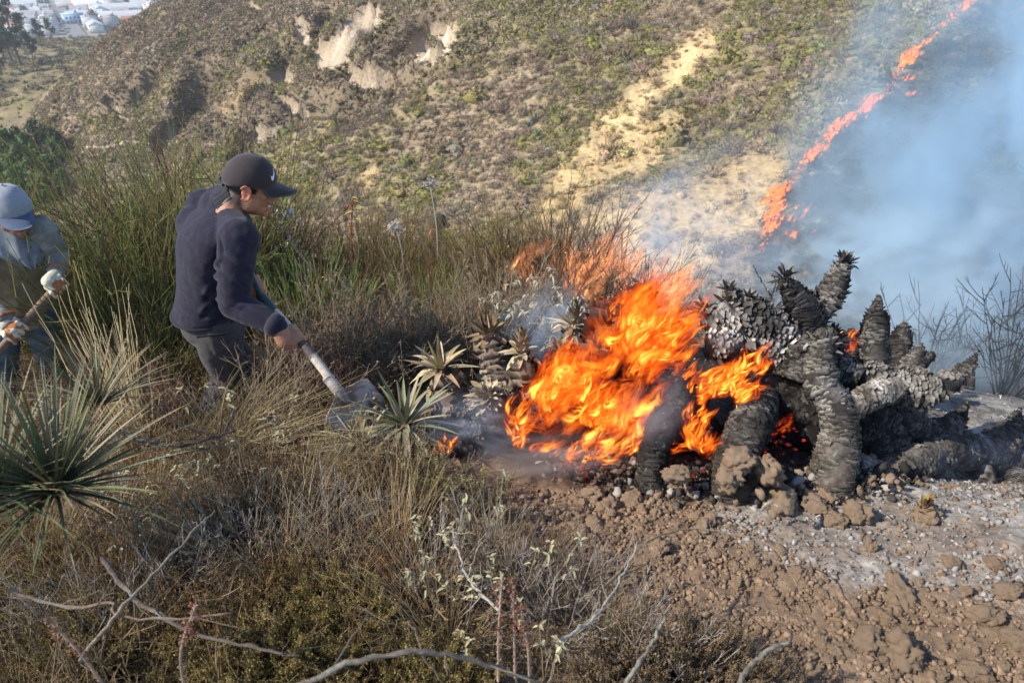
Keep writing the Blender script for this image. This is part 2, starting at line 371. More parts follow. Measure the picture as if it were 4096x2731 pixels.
def near_z(x, y, detail=True):
    x = np.asarray(x, float); y = np.asarray(y, float); z = near_tps(x, y)
    if detail: z = z + .09*(fbm2(x*1.6, y*1.6, 4, 21)-.5) + .035*(fbm2(x*7, y*7, 4, 22)-.5)
    return z
def ground(x, y): return np.stack([np.asarray(x, float), np.asarray(y, float), near_z(x, y)], -1)
def hit(px, py, zf, tps, t0, t1, n=160):
    """first point of the heightfield along the rays of these pixels"""
    r = ray(px, py).reshape(-1, 3); ts = np.geomspace(t0, t1, n); q = CP+r[:, None]*ts[None, :, None]; u = q[..., 2] < tps(q[..., 0], q[..., 1]); ok = u.any(1); k = np.maximum(u.argmax(1), 1)
    a, b = ts[k-1]*.97, ts[k]*1.04
    for _ in range(13):
        c = .5*(a+b); q = CP+r*c[:, None]; under = q[:, 2] < zf(q[:, 0], q[:, 1]); b = np.where(under, c, b); a = np.where(under, a, c)
    p = CP+r*b[:, None]; p[~ok] = np.nan; return p
def gpix(px, py): return hit(np.array([float(px)]), np.array([float(py)]), near_z, near_tps, .7, 12)[0]
def gpixs(P): P = np.asarray(P, float); return hit(P[:, 0], P[:, 1], near_z, near_tps, .7, 12)
def fpixs(P): P = np.asarray(P, float); return hit(P[:, 0], P[:, 1], far_z, far_tps, 16, 420, 260)

BURNT = [(985, 0), (960, 15), (940, 38), (912, 62), (893, 85), (872, 105), (845, 122), (822, 145), (800, 170), (783, 185), (772, 205), (766, 230), (757, 262), (745, 330), (1000, 600), (1500, 600), (1500, -200), (985, -200)]
SAND = [[(304, 33), (323, 22), (315, 53), (315, 67), (339, 69), (352, 53), (366, 38), (385, 20), (371, 0), (352, 8), (330, 40)], [(292, 13), (313, 26), (322, 48), (315, 60), (303, 44), (290, 22)],
 [(419, 29), (442, 19), (465, 29), (450, 53), (431, 61), (414, 56), (404, 45)], [(339, 69), (377, 67), (401, 64), (399, 76), (379, 89), (364, 88), (352, 78)],
 [(275, 75), (298, 74), (292, 85), (275, 84)], [(275, 92), (290, 95), (314, 112), (296, 112)], [(115, 105), (124, 105), (121, 130), (112, 119)], [(135, 89), (139, 91), (137, 122), (133, 121)], [(103, 118), (110, 110), (108, 125), (98, 130)],
 [(165, 124), (176, 128), (175, 144), (158, 148)], [(248, 126), (281, 128), (285, 138), (262, 144), (249, 138)], [(263, 82), (281, 71), (299, 74), (281, 83), (263, 89)], [(150, 150), (162, 147), (175, 150), (160, 158)], [(246, 2), (256, 4), (262, 12), (252, 10)]]
YELLOW = [[(262, 77), (240, 92), (222, 112), (228, 115), (250, 98), (262, 85)], [(682, 48), (707, 26), (734, 30), (706, 53), (688, 77), (650, 99), (640, 85)], [(650, 67), (635, 83), (616, 104), (586, 136), (556, 169), (545, 191), (528, 225), (560, 230), (600, 180), (660, 175), (703, 104), (650, 124)],
 [(752, 147), (793, 148), (790, 175), (770, 215), (700, 275), (620, 290), (540, 260), (600, 200), (680, 190)], [(355, 190), (366, 165), (380, 170), (372, 195)]]
GREEN = [[(590, 40), (640, 40), (632, 85), (585, 130), (545, 175), (515, 165), (540, 100)], [(500, 10), (560, 0), (640, -10), (640, 25), (560, 40)], [(330, 200), (420, 150), (480, 170), (420, 230)], [(0, 60), (60, 60), (90, 50), (60, 90), (0, 115)]]
PATHS = [[(-20, 128), (0, 133), (23, 137), (40, 139)], [(87, 147), (108, 147), (128, 142), (144, 142), (165, 139)], [(16, 90), (20, 93), (18, 100)], [(15, 66), (22, 67), (24, 72)]]
def far_masks(x, y, z):
    px, py, d = proj(np.stack([x, y, z], -1))
    w = fbm2(x*.25, y*.25, 4, 31)-.5; w2 = fbm2(x*.25+50, y*.25, 4, 35)-.5; qx, qy = px+w*22, py+w2*18
    burnt = softpoly(px+w*34+w2*14, py+w2*34, BURNT, 5); sand = 0*px; yel = 0*px; grn = 0*px; pth = 0*px
    for P in SAND: sand = np.maximum(sand, softpoly(px+w*20, py+w2*16, P, 3.0)*sstep(.22, .44, fbm2(x*.6, y*.18, 4, 38)))
    for P in YELLOW: yel = np.maximum(yel, softpoly(qx, qy, P, 10))
    for P in GREEN: grn = np.maximum(grn, softpoly(qx, qy, P, 22))
    for P in PATHS: pth = np.maximum(pth, sstep(1.6, .7, polydist(px, py, P, False)))
    return px, py, d, burnt, sand, yel, grn, pth
DRY = np.array([.27, .212, .142]); OLIVE = np.array([.215, .20, .085]); STRAW = np.array([.50, .375, .20]); SANDC = np.array([.54, .44, .325]); CHAR = np.array([.035, .032, .03])
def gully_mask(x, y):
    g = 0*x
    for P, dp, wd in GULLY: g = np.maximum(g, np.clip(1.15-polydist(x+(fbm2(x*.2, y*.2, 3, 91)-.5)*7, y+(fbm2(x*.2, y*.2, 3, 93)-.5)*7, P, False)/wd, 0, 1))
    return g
def hill_colour(x, y, m, rng=None):
    px, py, d, burnt, sand, yel, grn, pth = m
    n1 = fbm2(x*.09, y*.09, 4, 41)[:, None]; n2 = fbm2(x*.5, y*.5, 3, 43)[:, None]
    c = DRY*(.75+.5*n2)+0*n1; g = np.clip(sstep(.45, .70, n1)*.55+grn[:, None]*.55*sstep(.3, .6, n2), 0, 1)
    c = c+(OLIVE-c)*g; c = c+(STRAW*(.8+.4*n2)-c)*(yel[:, None]*sstep(.15, .45, n2))
    c = c+(SANDC*(.8+.4*n2)-c)*np.maximum(sand, pth)[:, None]; c = c+(CHAR*(.9+1.6*n2)-c)*(burnt*(.55+.4*sstep(.35, .55, n1[:, 0])))[:, None]
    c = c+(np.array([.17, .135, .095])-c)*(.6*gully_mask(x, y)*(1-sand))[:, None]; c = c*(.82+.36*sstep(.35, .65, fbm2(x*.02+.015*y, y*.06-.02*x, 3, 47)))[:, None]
    val = sstep(145, 175, d)[:, None]; c = c+(np.array([.21, .18, .095])*(.5+1.0*n1)-c)*val*.7
    return c
def build_hill():
    na, nr = 520, 430
    th = np.linspace(math.radians(-58), math.radians(52), na); rr = np.geomspace(9, 430, nr)
    T, R = np.meshgrid(th, rr, indexing='ij'); x = (np.sin(T)*R).ravel(); y = (np.cos(T)*R).ravel(); z = far_z(x, y)
    m = far_masks(x, y, z); z = z - m[4]*1.3*sstep(30, 70, m[2])
    # rib erosion on bare earth
    z = z + m[4]*.9*(np.abs(2*fbm2(x*.9, y*.12, 3, 77)-1)-.5)
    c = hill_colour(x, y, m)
    i = np.arange(na*nr).reshape(na, nr); f = np.stack([i[:-1, :-1], i[1:, :-1], i[1:, 1:], i[:-1, 1:]], -1).reshape(-1, 4)
    mb = MB().add(np.stack([x, y, z], -1), f[:, ::-1] if False else f, c)
    o = mb.build('hillside', mat('hillside_earth', None, .95, .3, 1.2, .22, 2.2, .05), smooth=True); o['kind'] = 'structure'
    o['label'] = 'dry scrub covered hillside across the ravine'
    return o
hillside = build_hill()
# valley floor under the town
mb = MB(); g = np.linspace(-1, 1, 41); X, Y = np.meshgrid(g*1500-300, g*1100+1330, indexing='ij'); Z = -75.4+0*X+2*(fbm2(X*.004, Y*.004, 2, 3)-.5)
i = np.arange(41*41).reshape(41, 41); mb.add(np.stack([X, Y, Z], -1).reshape(-1, 3), np.stack([i[:-1, :-1], i[1:, :-1], i[1:, 1:], i[:-1, 1:]], -1).reshape(-1, 4), (.26, .25, .22))
o = mb.build('valley_floor', mat('valley_earth', None, .95, .3, .02, 0, 1)); o['kind'] = 'structure'

# ------------------------------------------------------------------ near ground
def near_masks(x, y):
    px, py, d = proj(ground(x, y)); w = (fbm2(x*3, y*3, 4, 51)-.5)*60
    ash = softpoly(px+w, py+w*.6, [(690, 470), (760, 492), (700, 520), (780, 560), (850, 585), (920, 580), (980, 600), (1100, 640), (1200, 500), (1200, 380), (880, 380), (820, 470)], 18)
    char = softpoly(px+w, py+w*.5, [(470, 440), (520, 470), (600, 486), (690, 500), (800, 500), (860, 480), (1000, 480), (1200, 440), (1200, 300), (560, 300), (520, 380)], 14)
    return px, py, ash, char
def build_ground():
    xs = np.concatenate([np.linspace(-7, -2.2, 70), np.linspace(-2.18, 2.9, 330), np.linspace(2.92, 7, 70)]); ys = np.concatenate([np.linspace(-2.5, .6, 30), np.linspace(.62, 3.6, 230), np.linspace(3.65, 10.5, 90)])
    X, Y = np.meshgrid(xs, ys, indexing='ij'); x, y = X.ravel(), Y.ravel(); z = near_z(x, y)
    px, py, ash, char = near_masks(x, y)
    bare = sstep(-.5, .3, x); z = z + bare*(.03*(np.abs(fbm2(x*14, y*14, 3, 61)-.5)-.1)+.02*(fbm2(x*30, y*30, 2, 62)-.5))
    n2 = fbm2(x*5, y*5, 4, 52)[:, None]; n3 = fbm2(x*40, y*40, 3, 54)[:, None]
    c = np.array([.195, .140, .095])*(.7+.6*n2)
    c = c+(np.array([.03, .028, .027])*(.6+.9*n3)-c)*(char*.93)[:, None]
    c = c+(np.array([.31, .29, .262])*(.35+1.1*n3)-c)*(ash*(.45+.55*sstep(.35, .6, n2[:, 0])))[:, None]
    i = np.arange(len(x)).reshape(X.shape); f = np.stack([i[:-1, :-1], i[1:, :-1], i[1:, 1:], i[:-1, 1:]], -1).reshape(-1, 4)
    mb = MB().add(np.stack([x, y, z], -1), f, c)
    o = mb.build('ground', mat('soil', None, .95, .3, 18, .007, 46, .05), smooth=True); o['kind'] = 'structure'; o['label'] = 'dry brown soil slope with ash'
    return o
ground_obj = build_ground()

# ------------------------------------------------------------------ hillside scrub
M_scrub = inst_mat('scrub', .9, .15, 3, .08)
def scrub_proto(seed, n, h=.8, leaf=.17, up=.6, core=.5):
    r = np.random.default_rng(seed); mb = MB()
    v, f = ico(1); v = v*np.array([core, core, core*.8*h])*(1+.25*r.standard_normal((len(v), 1))); v[:, 2] = np.maximum(v[:, 2]+.1*h, -.25); mb.add(v, f, (.85, .85, .85))
    d = rdirs(n, -.1, 1, r); p = d*np.array([1, 1, h])*r.uniform(.45, 1.0, (n, 1))*(.6+.7*vnoise(d*2.2+seed, seed)[:, None])
    chips(mb, p, leaf*r.uniform(.6, 1.5, n), jit((1, 1, 1), n, .3, r), r, up, False); return mb
def twig_proto(seed, n=46):
    r = np.random.default_rng(seed); mb = MB(); d = rdirs(n, .25, .95, r); P = d[:, None]*np.linspace(.05, 1, 3)[None, :, None]*r.uniform(.5, 1.15, (n, 1, 1)); P = P+.12*r.standard_normal(P.shape)*np.linspace(0, 1, 3)[None, :, None]
    stems(mb, P, np.array([.03, .03, .01]), 3, jit((1, 1, 1), n, .3, r))
    chips(mb, P[:, 2]*r.uniform(.6, 1, (n, 1)), .14, jit((1, 1, 1), n, .3, r), r, .6, False); return mb
SP = [scrub_proto(1, 90, .8, .15), scrub_proto(2, 90, .6, .15), scrub_proto(3, 80, .95, .17), scrub_proto(4, 110, .7, .13), twig_proto(11), twig_proto(12), scrub_proto(5, 34, .8, .26), scrub_proto(6, 34, .6, .26), scrub_proto(7, 34, .9, .26)]
def scatter_scrub():
    r = np.random.default_rng(5)
    n = 290000; a = r.uniform(math.radians(-50), math.radians(46), n); rad = np.sqrt(r.uniform(14**2, 170**2, n)); x, y = np.sin(a)*rad, np.cos(a)*rad
    # the shelf on the left runs on towards the town
    x2 = r.uniform(-320, -70, 16000); y2 = r.uniform(110, 380, 16000); x = np.r_[x, x2]; y = np.r_[y, y2]; n = len(x); rad = np.hypot(x, y); z = far_tps(x, y)
    px, py, d = proj(np.stack([x, y, z], -1)); k = (px > -60) & (px < 1090) & (py > -40) & (py < 420) & (d > 12); x, y, rad = x[k], y[k], rad[k]; n = len(x); z = far_z(x, y)
    m = far_masks(x, y, z); px, py, d, burnt, sand, yel, grn, pth = m
    nz = fbm2(x*.35, y*.35, 3, 71); val = sstep(150, 175, d)
    keep = (sand < .3) & (pth < .4) & (r.random(n) < np.where(rad < 80, .95, .62)*(.3+1.2*nz)*(1-.72*yel)*(1-.35*burnt)*(1-.2*val)*(1-.2*(sand > .05)))
    x, y, z, rad, val = x[keep], y[keep], z[keep], rad[keep], val[keep]; m = tuple(q[keep] for q in m); px, py, d, burnt, sand, yel, grn, pth = m; n = len(x)
    c = hill_colour(x, y, m)*1.0; kind = r.random(n); gz = fbm2(x*.09, y*.09, 4, 41); gz2 = fbm2(x*.3+9, y*.3, 3, 44)
    grey = kind < .42; green = (kind > .66) & (gz-.10*yel+.5*grn*.35+.25*(gz2-.5) > .525); pale = (kind > .44) & (kind < .50)
    c[grey] = np.array([.30, .245, .185])*(.8+.4*gz2[grey])[:, None]; c[green] = (np.array([.205, .19, .085])+(np.array([.27, .245, .10])-np.array([.205, .19, .085]))*sstep(.4, .65, gz2[green])[:, None]); c[pale] = np.array([.38, .335, .225])
    c = c+(np.array([.48, .37, .20])-c)*(yel*.7)[:, None]*(~(green & (r.random(n) < .5)))[:, None]
    c = c+(np.array([.17, .15, .09])-c)*(val*.7)[:, None]
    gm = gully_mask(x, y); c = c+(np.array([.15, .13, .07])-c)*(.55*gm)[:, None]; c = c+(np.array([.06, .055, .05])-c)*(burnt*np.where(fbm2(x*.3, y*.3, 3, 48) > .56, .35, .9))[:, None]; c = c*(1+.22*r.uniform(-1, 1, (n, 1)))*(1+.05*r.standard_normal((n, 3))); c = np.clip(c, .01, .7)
    s = r.lognormal(-1.27, .42, n)*np.where(green, 1.3, 1)*np.where(rad > 80, 1.25, 1)*(1+1.6*val); s = np.clip(s, .12, 3.0)
    pts = np.stack([x, y, z-.04], -1); near = rad < 66
    sc = np.stack([s*r.uniform(.8, 1.3, n), s*r.uniform(.8, 1.3, n), s*r.uniform(.7, 1.3, n)], -1)
    tw = near & (grey | (burnt > .5)) & (r.random(n) < .55)
    ch = np.where(tw, r.integers(4, 6, n), np.where(near, r.integers(0, 4, n), r.integers(6, 9, n))); sc[tw] *= 1.15
    rot = np.stack([r.uniform(-.2, .2, n), r.uniform(-.2, .2, n), r.uniform(0, 6.28, n)], -1)
    print('scrub', n)
    return gn_scatter('hillside_scrub', SP, M_scrub, pts, rot, sc, c, 'low dry grey and olive scrub covering the far hillside', ch, r)
scatter_scrub()
# ================================================================== TOWN AND TREES FAR OFF
M_leaf = mat('tree_leaves', None, .8, .2, .8, 0, 1, .15); M_bark = mat('bark', (.12, .095, .075), .95, .3, 3)
def tree_parts(seed, h, w, n, col, slim=False, leaf=.35, trunk_h=.35):
    r = np.random.default_rng(seed); tm = MB(); cm = MB()
    lean = r.uniform(-.06, .06, 2)*h; top = np.array([lean[0], lean[1], h*.8])
    tp = smooth_path([(0, 0, -.5), (lean[0]*.3, lean[1]*.3, h*.35), top], 8); tube(tm, tp, np.linspace(.035, .008, 8)*h*.8, 6)
    nc = 10 if not slim else 7; cen = []
    for k in range(nc):
        zz = h*(trunk_h+(1-trunk_h)*(k+.5)/nc); a = r.uniform(0, 6.28); rad = w*.5*math.sin(PI*min(1, .25+.7*(k+.5)/nc))*r.uniform(.3, 1)
        base = tp[min(7, int(zz/h*8))]; c = np.array([base[0]+rad*math.cos(a), base[1]+rad*math.sin(a), zz]); cen.append((c, w*.5*r.uniform(.34, .6)))
        stems(tm, np.stack([base*.85+c*0, (base*.85+c)*.5+np.array([0, 0, -.05*h]), c])[None], np.array([.012, .008, .003])*h, 4)
    for c, s in cen:
        m = n//nc; d = rdirs(m, -.9, 1, r)*r.uniform(.45, 1, (m, 1))**.6; p = c+d*np.array([s, s, s*(1.3 if slim else .85)])
        chips(cm, p, leaf*r.uniform(.6, 1.4, m), jit(np.array(col)*r.uniform(.8, 1.2), m, .3, r), r)
        v, f = ico(1); cm.add(c+v*s*.55*(1+.2*r.standard_normal((len(v), 1))), f, np.array(col)*.85)
    return tm, cm
def make_tree(name, label, seed, h, w, n, col, loc, group, **k):
    t = thing(name, label, 'tree', loc, 0, group); tm, cm = tree_parts(seed, h, w, n, col, **k)
    tm.build('trunk', M_bark, t, True); cm.build('crown', M_leaf, t); return t
DK, LG, OG = (.045, .06, .04), (.115, .17, .055), (.09, .10, .05)
tt = fpixs([(21, 66), (12, 62), (26, 52), (41, 43), (2, 74), (52, 38), (33, 58), (5, 60)])
hs = [20, 17, 13, 10, 11, 9, 9, 15]
kinds = ['tall dark tree with leaning bare trunk above the valley grass', 'dark ragged tree behind the leaning tall tree', 'slim dark tree rising to the town road', 'small dark tree standing alone on the grassy shelf', 'dark bushy tree at the frame edge on the valley grass', 'thin sparse tree near the houses', 'small slender tree below the lone dark tree', 'broad dark tree at the edge of the valley grass']
for k, p in enumerate(tt):
    if np.isfinite(p).all(): make_tree('valley_tree', kinds[k], 100+k, hs[k], hs[k]*.5, 520, DK, p, 'dark trees on the valley grass', slim=k in (2, 5, 6), leaf=.75, trunk_h=.3)
ga = make_tree('green_tree', 'leafy green tree in the ravine grove at the left edge', 120, 4.6, 4.2, 620, LG, (0, 0, 0), 'green trees of the ravine grove', leaf=.42, trunk_h=.15)
gb = make_tree('dark_green_tree', 'darker green round tree at the top of the ravine grove', 121, 4.4, 4.6, 620, (.06, .085, .045), (0, 0, 0), 'green trees of the ravine grove', leaf=.42, trunk_h=.1)
gc = make_tree('columnar_tree', 'narrow pale green columnar tree in the ravine grove', 122, 3.6, 1.1, 300, (.20, .27, .08), (0, 0, 0), 'pale columnar trees of the ravine grove', slim=True, leaf=.3, trunk_h=.05)
used = set()
def put(proto, px, py, sc, rz, label=None):
    p = fpixs([(px, py)])[0]
    if not np.isfinite(p).all(): return
    if proto.name not in used: used.add(proto.name); place(proto, p, rz, sc)
    else: dup(proto, p, rz, sc, label)
for k, (px, py, s) in enumerate([(14, 160, 1.1), (3, 178, 1.2), (26, 176, 1.0), (38, 190, .9), (8, 200, 1.1), (48, 203, .8), (22, 205, 1.0), (60, 160, .7), (30, 160, .9), (66, 190, .6), (40, 168, .8), (54, 180, .8), (16, 190, .9)]): put(ga, px, py, s, k*1.7)
for k, (px, py, s) in enumerate([(42, 144, .9), (52, 146, .7), (2, 150, 1.0), (46, 200, .8), (58, 152, .7), (20, 145, .7)]): put(gb, px, py, s, k*2.1, ['', 'dark green tree at the top right of the ravine grove', 'dark green tree at the left edge above the grove', 'dark green tree behind the broom twigs right of the grove', 'dark green tree on the path side of the grove', 'dark green tree in the upper middle of the grove'][k])
for k, (px, py, s) in enumerate([(24, 166, 1.1), (35, 172, 1.0), (11, 182, 1.2), (24, 190, 1.0), (37, 196, .8), (7, 168, .9), (30, 184, .9)]): put(gc, px, py, s, k*1.3, ['', 'pale columnar tree right of the tallest column', 'pale columnar tree lowest at the left of the grove', 'pale columnar tree just above the blue cap', 'pale columnar tree low at the right of the grove', 'pale columnar tree nearest the left edge', 'pale columnar tree in the middle of the column row'][k])

# ------------------------------------------------------------------ houses
M_wall = mat('house_wall', None, .8, .08, .3); M_roof = mat('house_roof', None, .8, .15, .5); M_win = mat('window_glass', (.05, .06, .07), .2, 0, 1, spec=.5); M_road = mat('asphalt', (.20, .20, .21), .9, .1, .05)
def boxm(mb, x0, x1, y0, y1, z0, z1, col):
    v = np.array([(x, y, z) for z in (z0, z1) for y in (y0, y1) for x in (x0, x1)], float)
    f = np.array([(0, 1, 5, 4), (1, 3, 7, 5), (3, 2, 6, 7), (2, 0, 4, 6), (4, 5, 7, 6), (0, 2, 3, 1)]); return mb.add(v, f, col)
def house(name, label, w, d, h, wallc, roofc, style, group, windows=False):
    t = thing(name, label, 'house', (0, 0, 0), 0, group)
    b = MB(); boxm(b, -w/2, w/2, -d/2, d/2, -2, h, wallc); b.build('wall', M_wall, t)
    r = MB()
    if style == 'gable':
        v = [(-w/2-.4, -d/2-.4, h), (w/2+.4, -d/2-.4, h), (w/2+.4, d/2+.4, h), (-w/2-.4, d/2+.4, h), (-w/2-.4, 0, h+d*.28), (w/2+.4, 0, h+d*.28)]
        r.add(v, [(0, 1, 5, 4), (2, 3, 4, 5)], roofc); r.add(v, [(0, 4, 3), (1, 2, 5)], wallc)
    else:
        boxm(r, -w/2-.2, w/2+.2, -d/2-.2, d/2+.2, h+.003, h+.35, roofc); boxm(r, w*.1, w*.1+2.2, d*.05, d*.05+2.2, h+.352, h+2.4, wallc)
    r.build('roof', M_roof, t)
    if windows:
        wm = MB(); boxm(wm, -.7, .7, -.06, .06, -.7, .7, (1, 1, 1)); me = wm.mesh('window', M_win)
        for q in range(int(w//3)):
            for s in range(max(1, int(h//3))): link('window', me, t, (-w/2+1.6+q*3.0, -d/2-.05, 1.6+s*3.0))
    return t
WH, GY, TC = (.56, .56, .54), (.33, .33, .33), (.40, .17, .10)
HP = [house('white_house', 'white flat roofed house in the valley town', 11, 10, 6, WH, (.40, .40, .40), 'flat', 'white flat roofed houses'),
      house('grey_roofed_house', 'pale house with a grey pitched roof in the valley town', 12, 9, 4.5, (.50, .47, .42), (.33, .34, .35), 'gable', 'grey roofed houses'),
      house('terracotta_house', 'house with a terracotta pitched roof in the valley town', 11, 9, 4.5, (.62, .55, .46), TC, 'gable', 'terracotta roofed houses'),
      house('block_of_flats', 'taller white block with a flat roof in the valley town', 12, 11, 9, (.56, .57, .58), (.42, .42, .42), 'flat', 'taller white blocks', True),
      house('long_white_shed', 'long white shed with a pale roof in the valley town', 26, 12, 5, WH, (.46, .49, .52), 'gable', 'long pale sheds'),
      house('concrete_house', 'bare grey concrete house with a flat roof in the valley town', 10, 10, 5.5, GY, (.36, .35, .34), 'flat', 'bare concrete houses')]
tp_cnt = [0]*6
q0, q1 = CP+ray(52, 0)*((-75-CAM_Z)/ray(52, 0)[2]), CP+ray(66, 20)*((-75-CAM_Z)/ray(66, 20)[2])
ax = (q0-q1)[:2]; ax = ax/np.linalg.norm(ax); bx = np.array([ax[1], -ax[0]]); SRZ = math.atan2(bx[1], bx[0])
rh = np.random.default_rng(77); first = [True]*6
rowd = 16.5
def road_strip(c, dirv, L, w, name, lift=0.0):
    s = np.array([dirv[1], -dirv[0]])*w/2; a = np.array(c)-np.array(dirv)*L; b = np.array(c)+np.array(dirv)*L
    n = 20; t = np.linspace(0, 1, n)[:, None]; l = (a-s)*(1-t)+(b-s)*t; r_ = (a+s)*(1-t)+(b+s)*t
    v = np.concatenate([np.c_[l, np.full(n, -74.0+lift)], np.c_[r_, np.full(n, -74.0+lift)]]); i = np.arange(n-1)
    o = MB().add(v, np.stack([i, i+n, i+n+1, i+1], -1), (1, 1, 1)).build(name, M_road); o['kind'] = 'structure'
for k in (-3, -1, 0, 1, 2): road_strip(q1[:2]+bx*(k*56.0), ax, 320, 9 if k else 12, 'road')
for k in (0, 3, 6): road_strip(q1[:2]+ax*(-18+k*38.0), bx, 260, 7, 'cross_road', .05)
for iu in range(-8, 26):
    for iv in range(-14, 12):
        u = -10+iu*19.0+rh.uniform(-2, 2); v = iv*14.0+rh.uniform(-1.5, 1.5); fv = (v+28) % 56-28
        if abs(fv) < 9 or abs(((u+18+57) % 114)-57) < 7: continue
        p = q1[:2]+ax*u+bx*v; px, py, d = proj(np.array([p[0], p[1], -72.0]))
        edge = 34-.075*max(px, 0) if px < 150 else 22
        if px < -15 or px > 190 or py < -14 or py > edge: continue
        k = rh.choice(6, p=[.30, .17, .22, .08, .12, .11]); s = rh.uniform(.8, 1.15)
        if first[k]: first[k] = False; place(HP[k], (p[0], p[1], -74.2), SRZ+rh.choice([0, PI/2, PI]), s)
        else: dup(HP[k], (p[0], p[1], -74.2), SRZ+rh.choice([0, PI/2, PI]), s)
for k in range(6):
    if first[k]: place(HP[k], (*(q1[:2]+ax*(60+k*20)+bx*14), -74.2), SRZ)
def landmark(px, py, *a, **k):
    r = ray(px, py); p = CP+r*((-74.2-CAM_Z)/r[2]); t = house(*a, None, **k); place(t, p, SRZ+.15); return t
landmark(75, 23, 'blue_house', 'light blue two storey building on the near edge of the town', 15, 9, 7, (.35, .52, .68), (.42, .56, .68), 'flat', windows=True)
landmark(108, 24, 'pale_grey_house', 'pale grey house beside a round olive tree at the town edge', 9, 9, 7, (.62, .66, .72), (.55, .57, .6), 'gable', windows=True)
landmark(38, 26, 'long_white_wall_building', 'long low white building along the town edge', 24, 8, 4.5, (.74, .74, .72), (.62, .62, .62), 'flat', windows=True)
landmark(97, 11, 'white_warehouse', 'large white warehouse with a broad pale roof', 34, 20, 6, (.74, .74, .72), (.68, .70, .72), 'gable')
landmark(87, 13, 'red_roofed_house', 'small house with a bright red roof beside the white warehouse', 7, 7, 5, (.7, .66, .6), (.5, .08, .07), 'gable')
def town_tree(px, py, h, w, label, col=(.06, .075, .04), sd=0):
    r = ray(px, py); make_tree('town_tree', label, 200+sd, h, w, 260, col, CP+r*((-74.0-CAM_Z)/r[2]), 'trees among the houses', leaf=1.2, trunk_h=.15)
for k, (px, py, h, w, l) in enumerate([(95, 26, 11, 13, 'round olive tree beside the pale grey house'), (20, 8, 9, 14, 'wide dark tree at the head of the street'), (45, 7, 10, 12, 'dark tree beside the main town road'), (26, 18, 9, 9, 'tree between terracotta roofs and the street'), (152, 8, 13, 16, 'dark tree where the hill meets the town'), (128, 8, 8, 8, 'tree between white houses near the hill crest'), (57, 22, 5, 5, 'small tree beside the blue building'), (12, 4, 8, 10, 'dark tree among houses at the top corner'), (118, 10, 7, 8, 'tree behind the white warehouse')]): town_tree(px, py, h, w, l, (.09, .09, .05) if k == 0 else (.055, .07, .045), k)

# agaves standing out on the far slope
M_agave = mat('agave_leaf', None, .6, .15, 2, spec=.3)
def agave(loc, s, sd, label):
    r = np.random.default_rng(sd); t = thing('agave', label, 'agave', loc, 0, 'agaves on the far slope'); n = 34
    d = rdirs(n, .05, 1, r)
    for k in range(n):
        mb = MB(); blades(mb, np.zeros((1, 3)), d[k:k+1], s*r.uniform(.8, 1.1), s*.13, .1, 4, jit((.20, .25, .23), 1, .15, r)); mb.build('leaf', M_agave, t)
    if sd == 2:
        mb = MB(); tube(mb, smooth_path([(0.9*s, .2, 0), (.95*s, .2, 3*s), (.85*s, .2, 5.2*s)], 6), np.linspace(.06, .03, 6)*s, 5, (.3, .25, .2)); mb.build('flower_stalk', M_agave, t)
for (px, py, s, sd, l) in [(535, 121, .85, 1, 'blue green agave, uppermost of the three on the slope'), (529, 126, .7, 2, 'blue green agave beside a tall bare flower stalk'), (537, 134, .6, 3, 'blue green agave, lowest of the three on the slope')]:
    p = fpixs([(px, py)])[0]; agave(p, s, sd, l)
# ================================================================== PEOPLE
def remesh(mb, voxel, smooth=4, fac=.5):
    me = mb.mesh('tmp', []); o = bpy.data.objects.new('tmp', me); COL.objects.link(o)
    m = o.modifiers.new('r', 'REMESH'); m.mode = 'VOXEL'; m.voxel_size = voxel
    if smooth: s = o.modifiers.new('s', 'SMOOTH'); s.iterations = smooth; s.factor = fac
    dg = bpy.context.evaluated_depsgraph_get(); ev = o.evaluated_get(dg); em = ev.to_mesh()
    v = np.zeros(len(em.vertices)*3); em.vertices.foreach_get('co', v); v = v.reshape(-1, 3)
    nr = np.zeros(len(em.vertices)*3); em.vertices.foreach_get('normal', nr); nr = nr.reshape(-1, 3)
    em.calc_loop_triangles(); t = np.zeros(len(em.loop_triangles)*3, np.int32); em.loop_triangles.foreach_get('vertices', t); t = t.reshape(-1, 3)
    ev.to_mesh_clear(); bpy.data.objects.remove(o); bpy.data.meshes.remove(me); return v, nr, t
def loft(mb, cen, rx, ry, ux, uy, n=20, col=None, pw=2.0):
    """closed tube of elliptical sections: centres cen, half axes rx, ry along unit vectors ux, uy (one each or one per section)"""
    cen = np.asarray(cen, float); m = len(cen); ux = np.broadcast_to(ux, (m, 3)); uy = np.broadcast_to(uy, (m, 3)); th = np.arange(n)*2*PI/n
    cx, sx = np.sign(np.cos(th))*np.abs(np.cos(th))**(2/pw), np.sign(np.sin(th))*np.abs(np.sin(th))**(2/pw)
    v = cen[:, None]+np.asarray(rx)[:, None, None]*cx[None, :, None]*ux[:, None]+np.asarray(ry)[:, None, None]*sx[None, :, None]*uy[:, None]
    i = np.arange(m*n).reshape(m, n); j = np.roll(i, -1, 1); f = np.stack([i[:-1], j[:-1], j[1:], i[1:]], -1).reshape(-1, 4)
    v2 = np.concatenate([v.reshape(-1, 3), cen[[0, -1]]]); mb.add(v2, f, col)
    b = mb.n-len(v2); mb.f3.append(np.stack([np.full(n, m*n), j[0], i[0]], -1)+b); mb.f3.append(np.stack([np.full(n, m*n+1), i[-1], j[-1]], -1)+b); mb.mi3 += [np.zeros(n, int)]*2
    return mb
def ball(mb, c, r, M=None, sub=2, col=None):
    v, f = ico(sub); v = v*np.asarray(r, float)
    if M is not None: v = v @ M.T
    return mb.add(v+np.asarray(c, float), f, col)
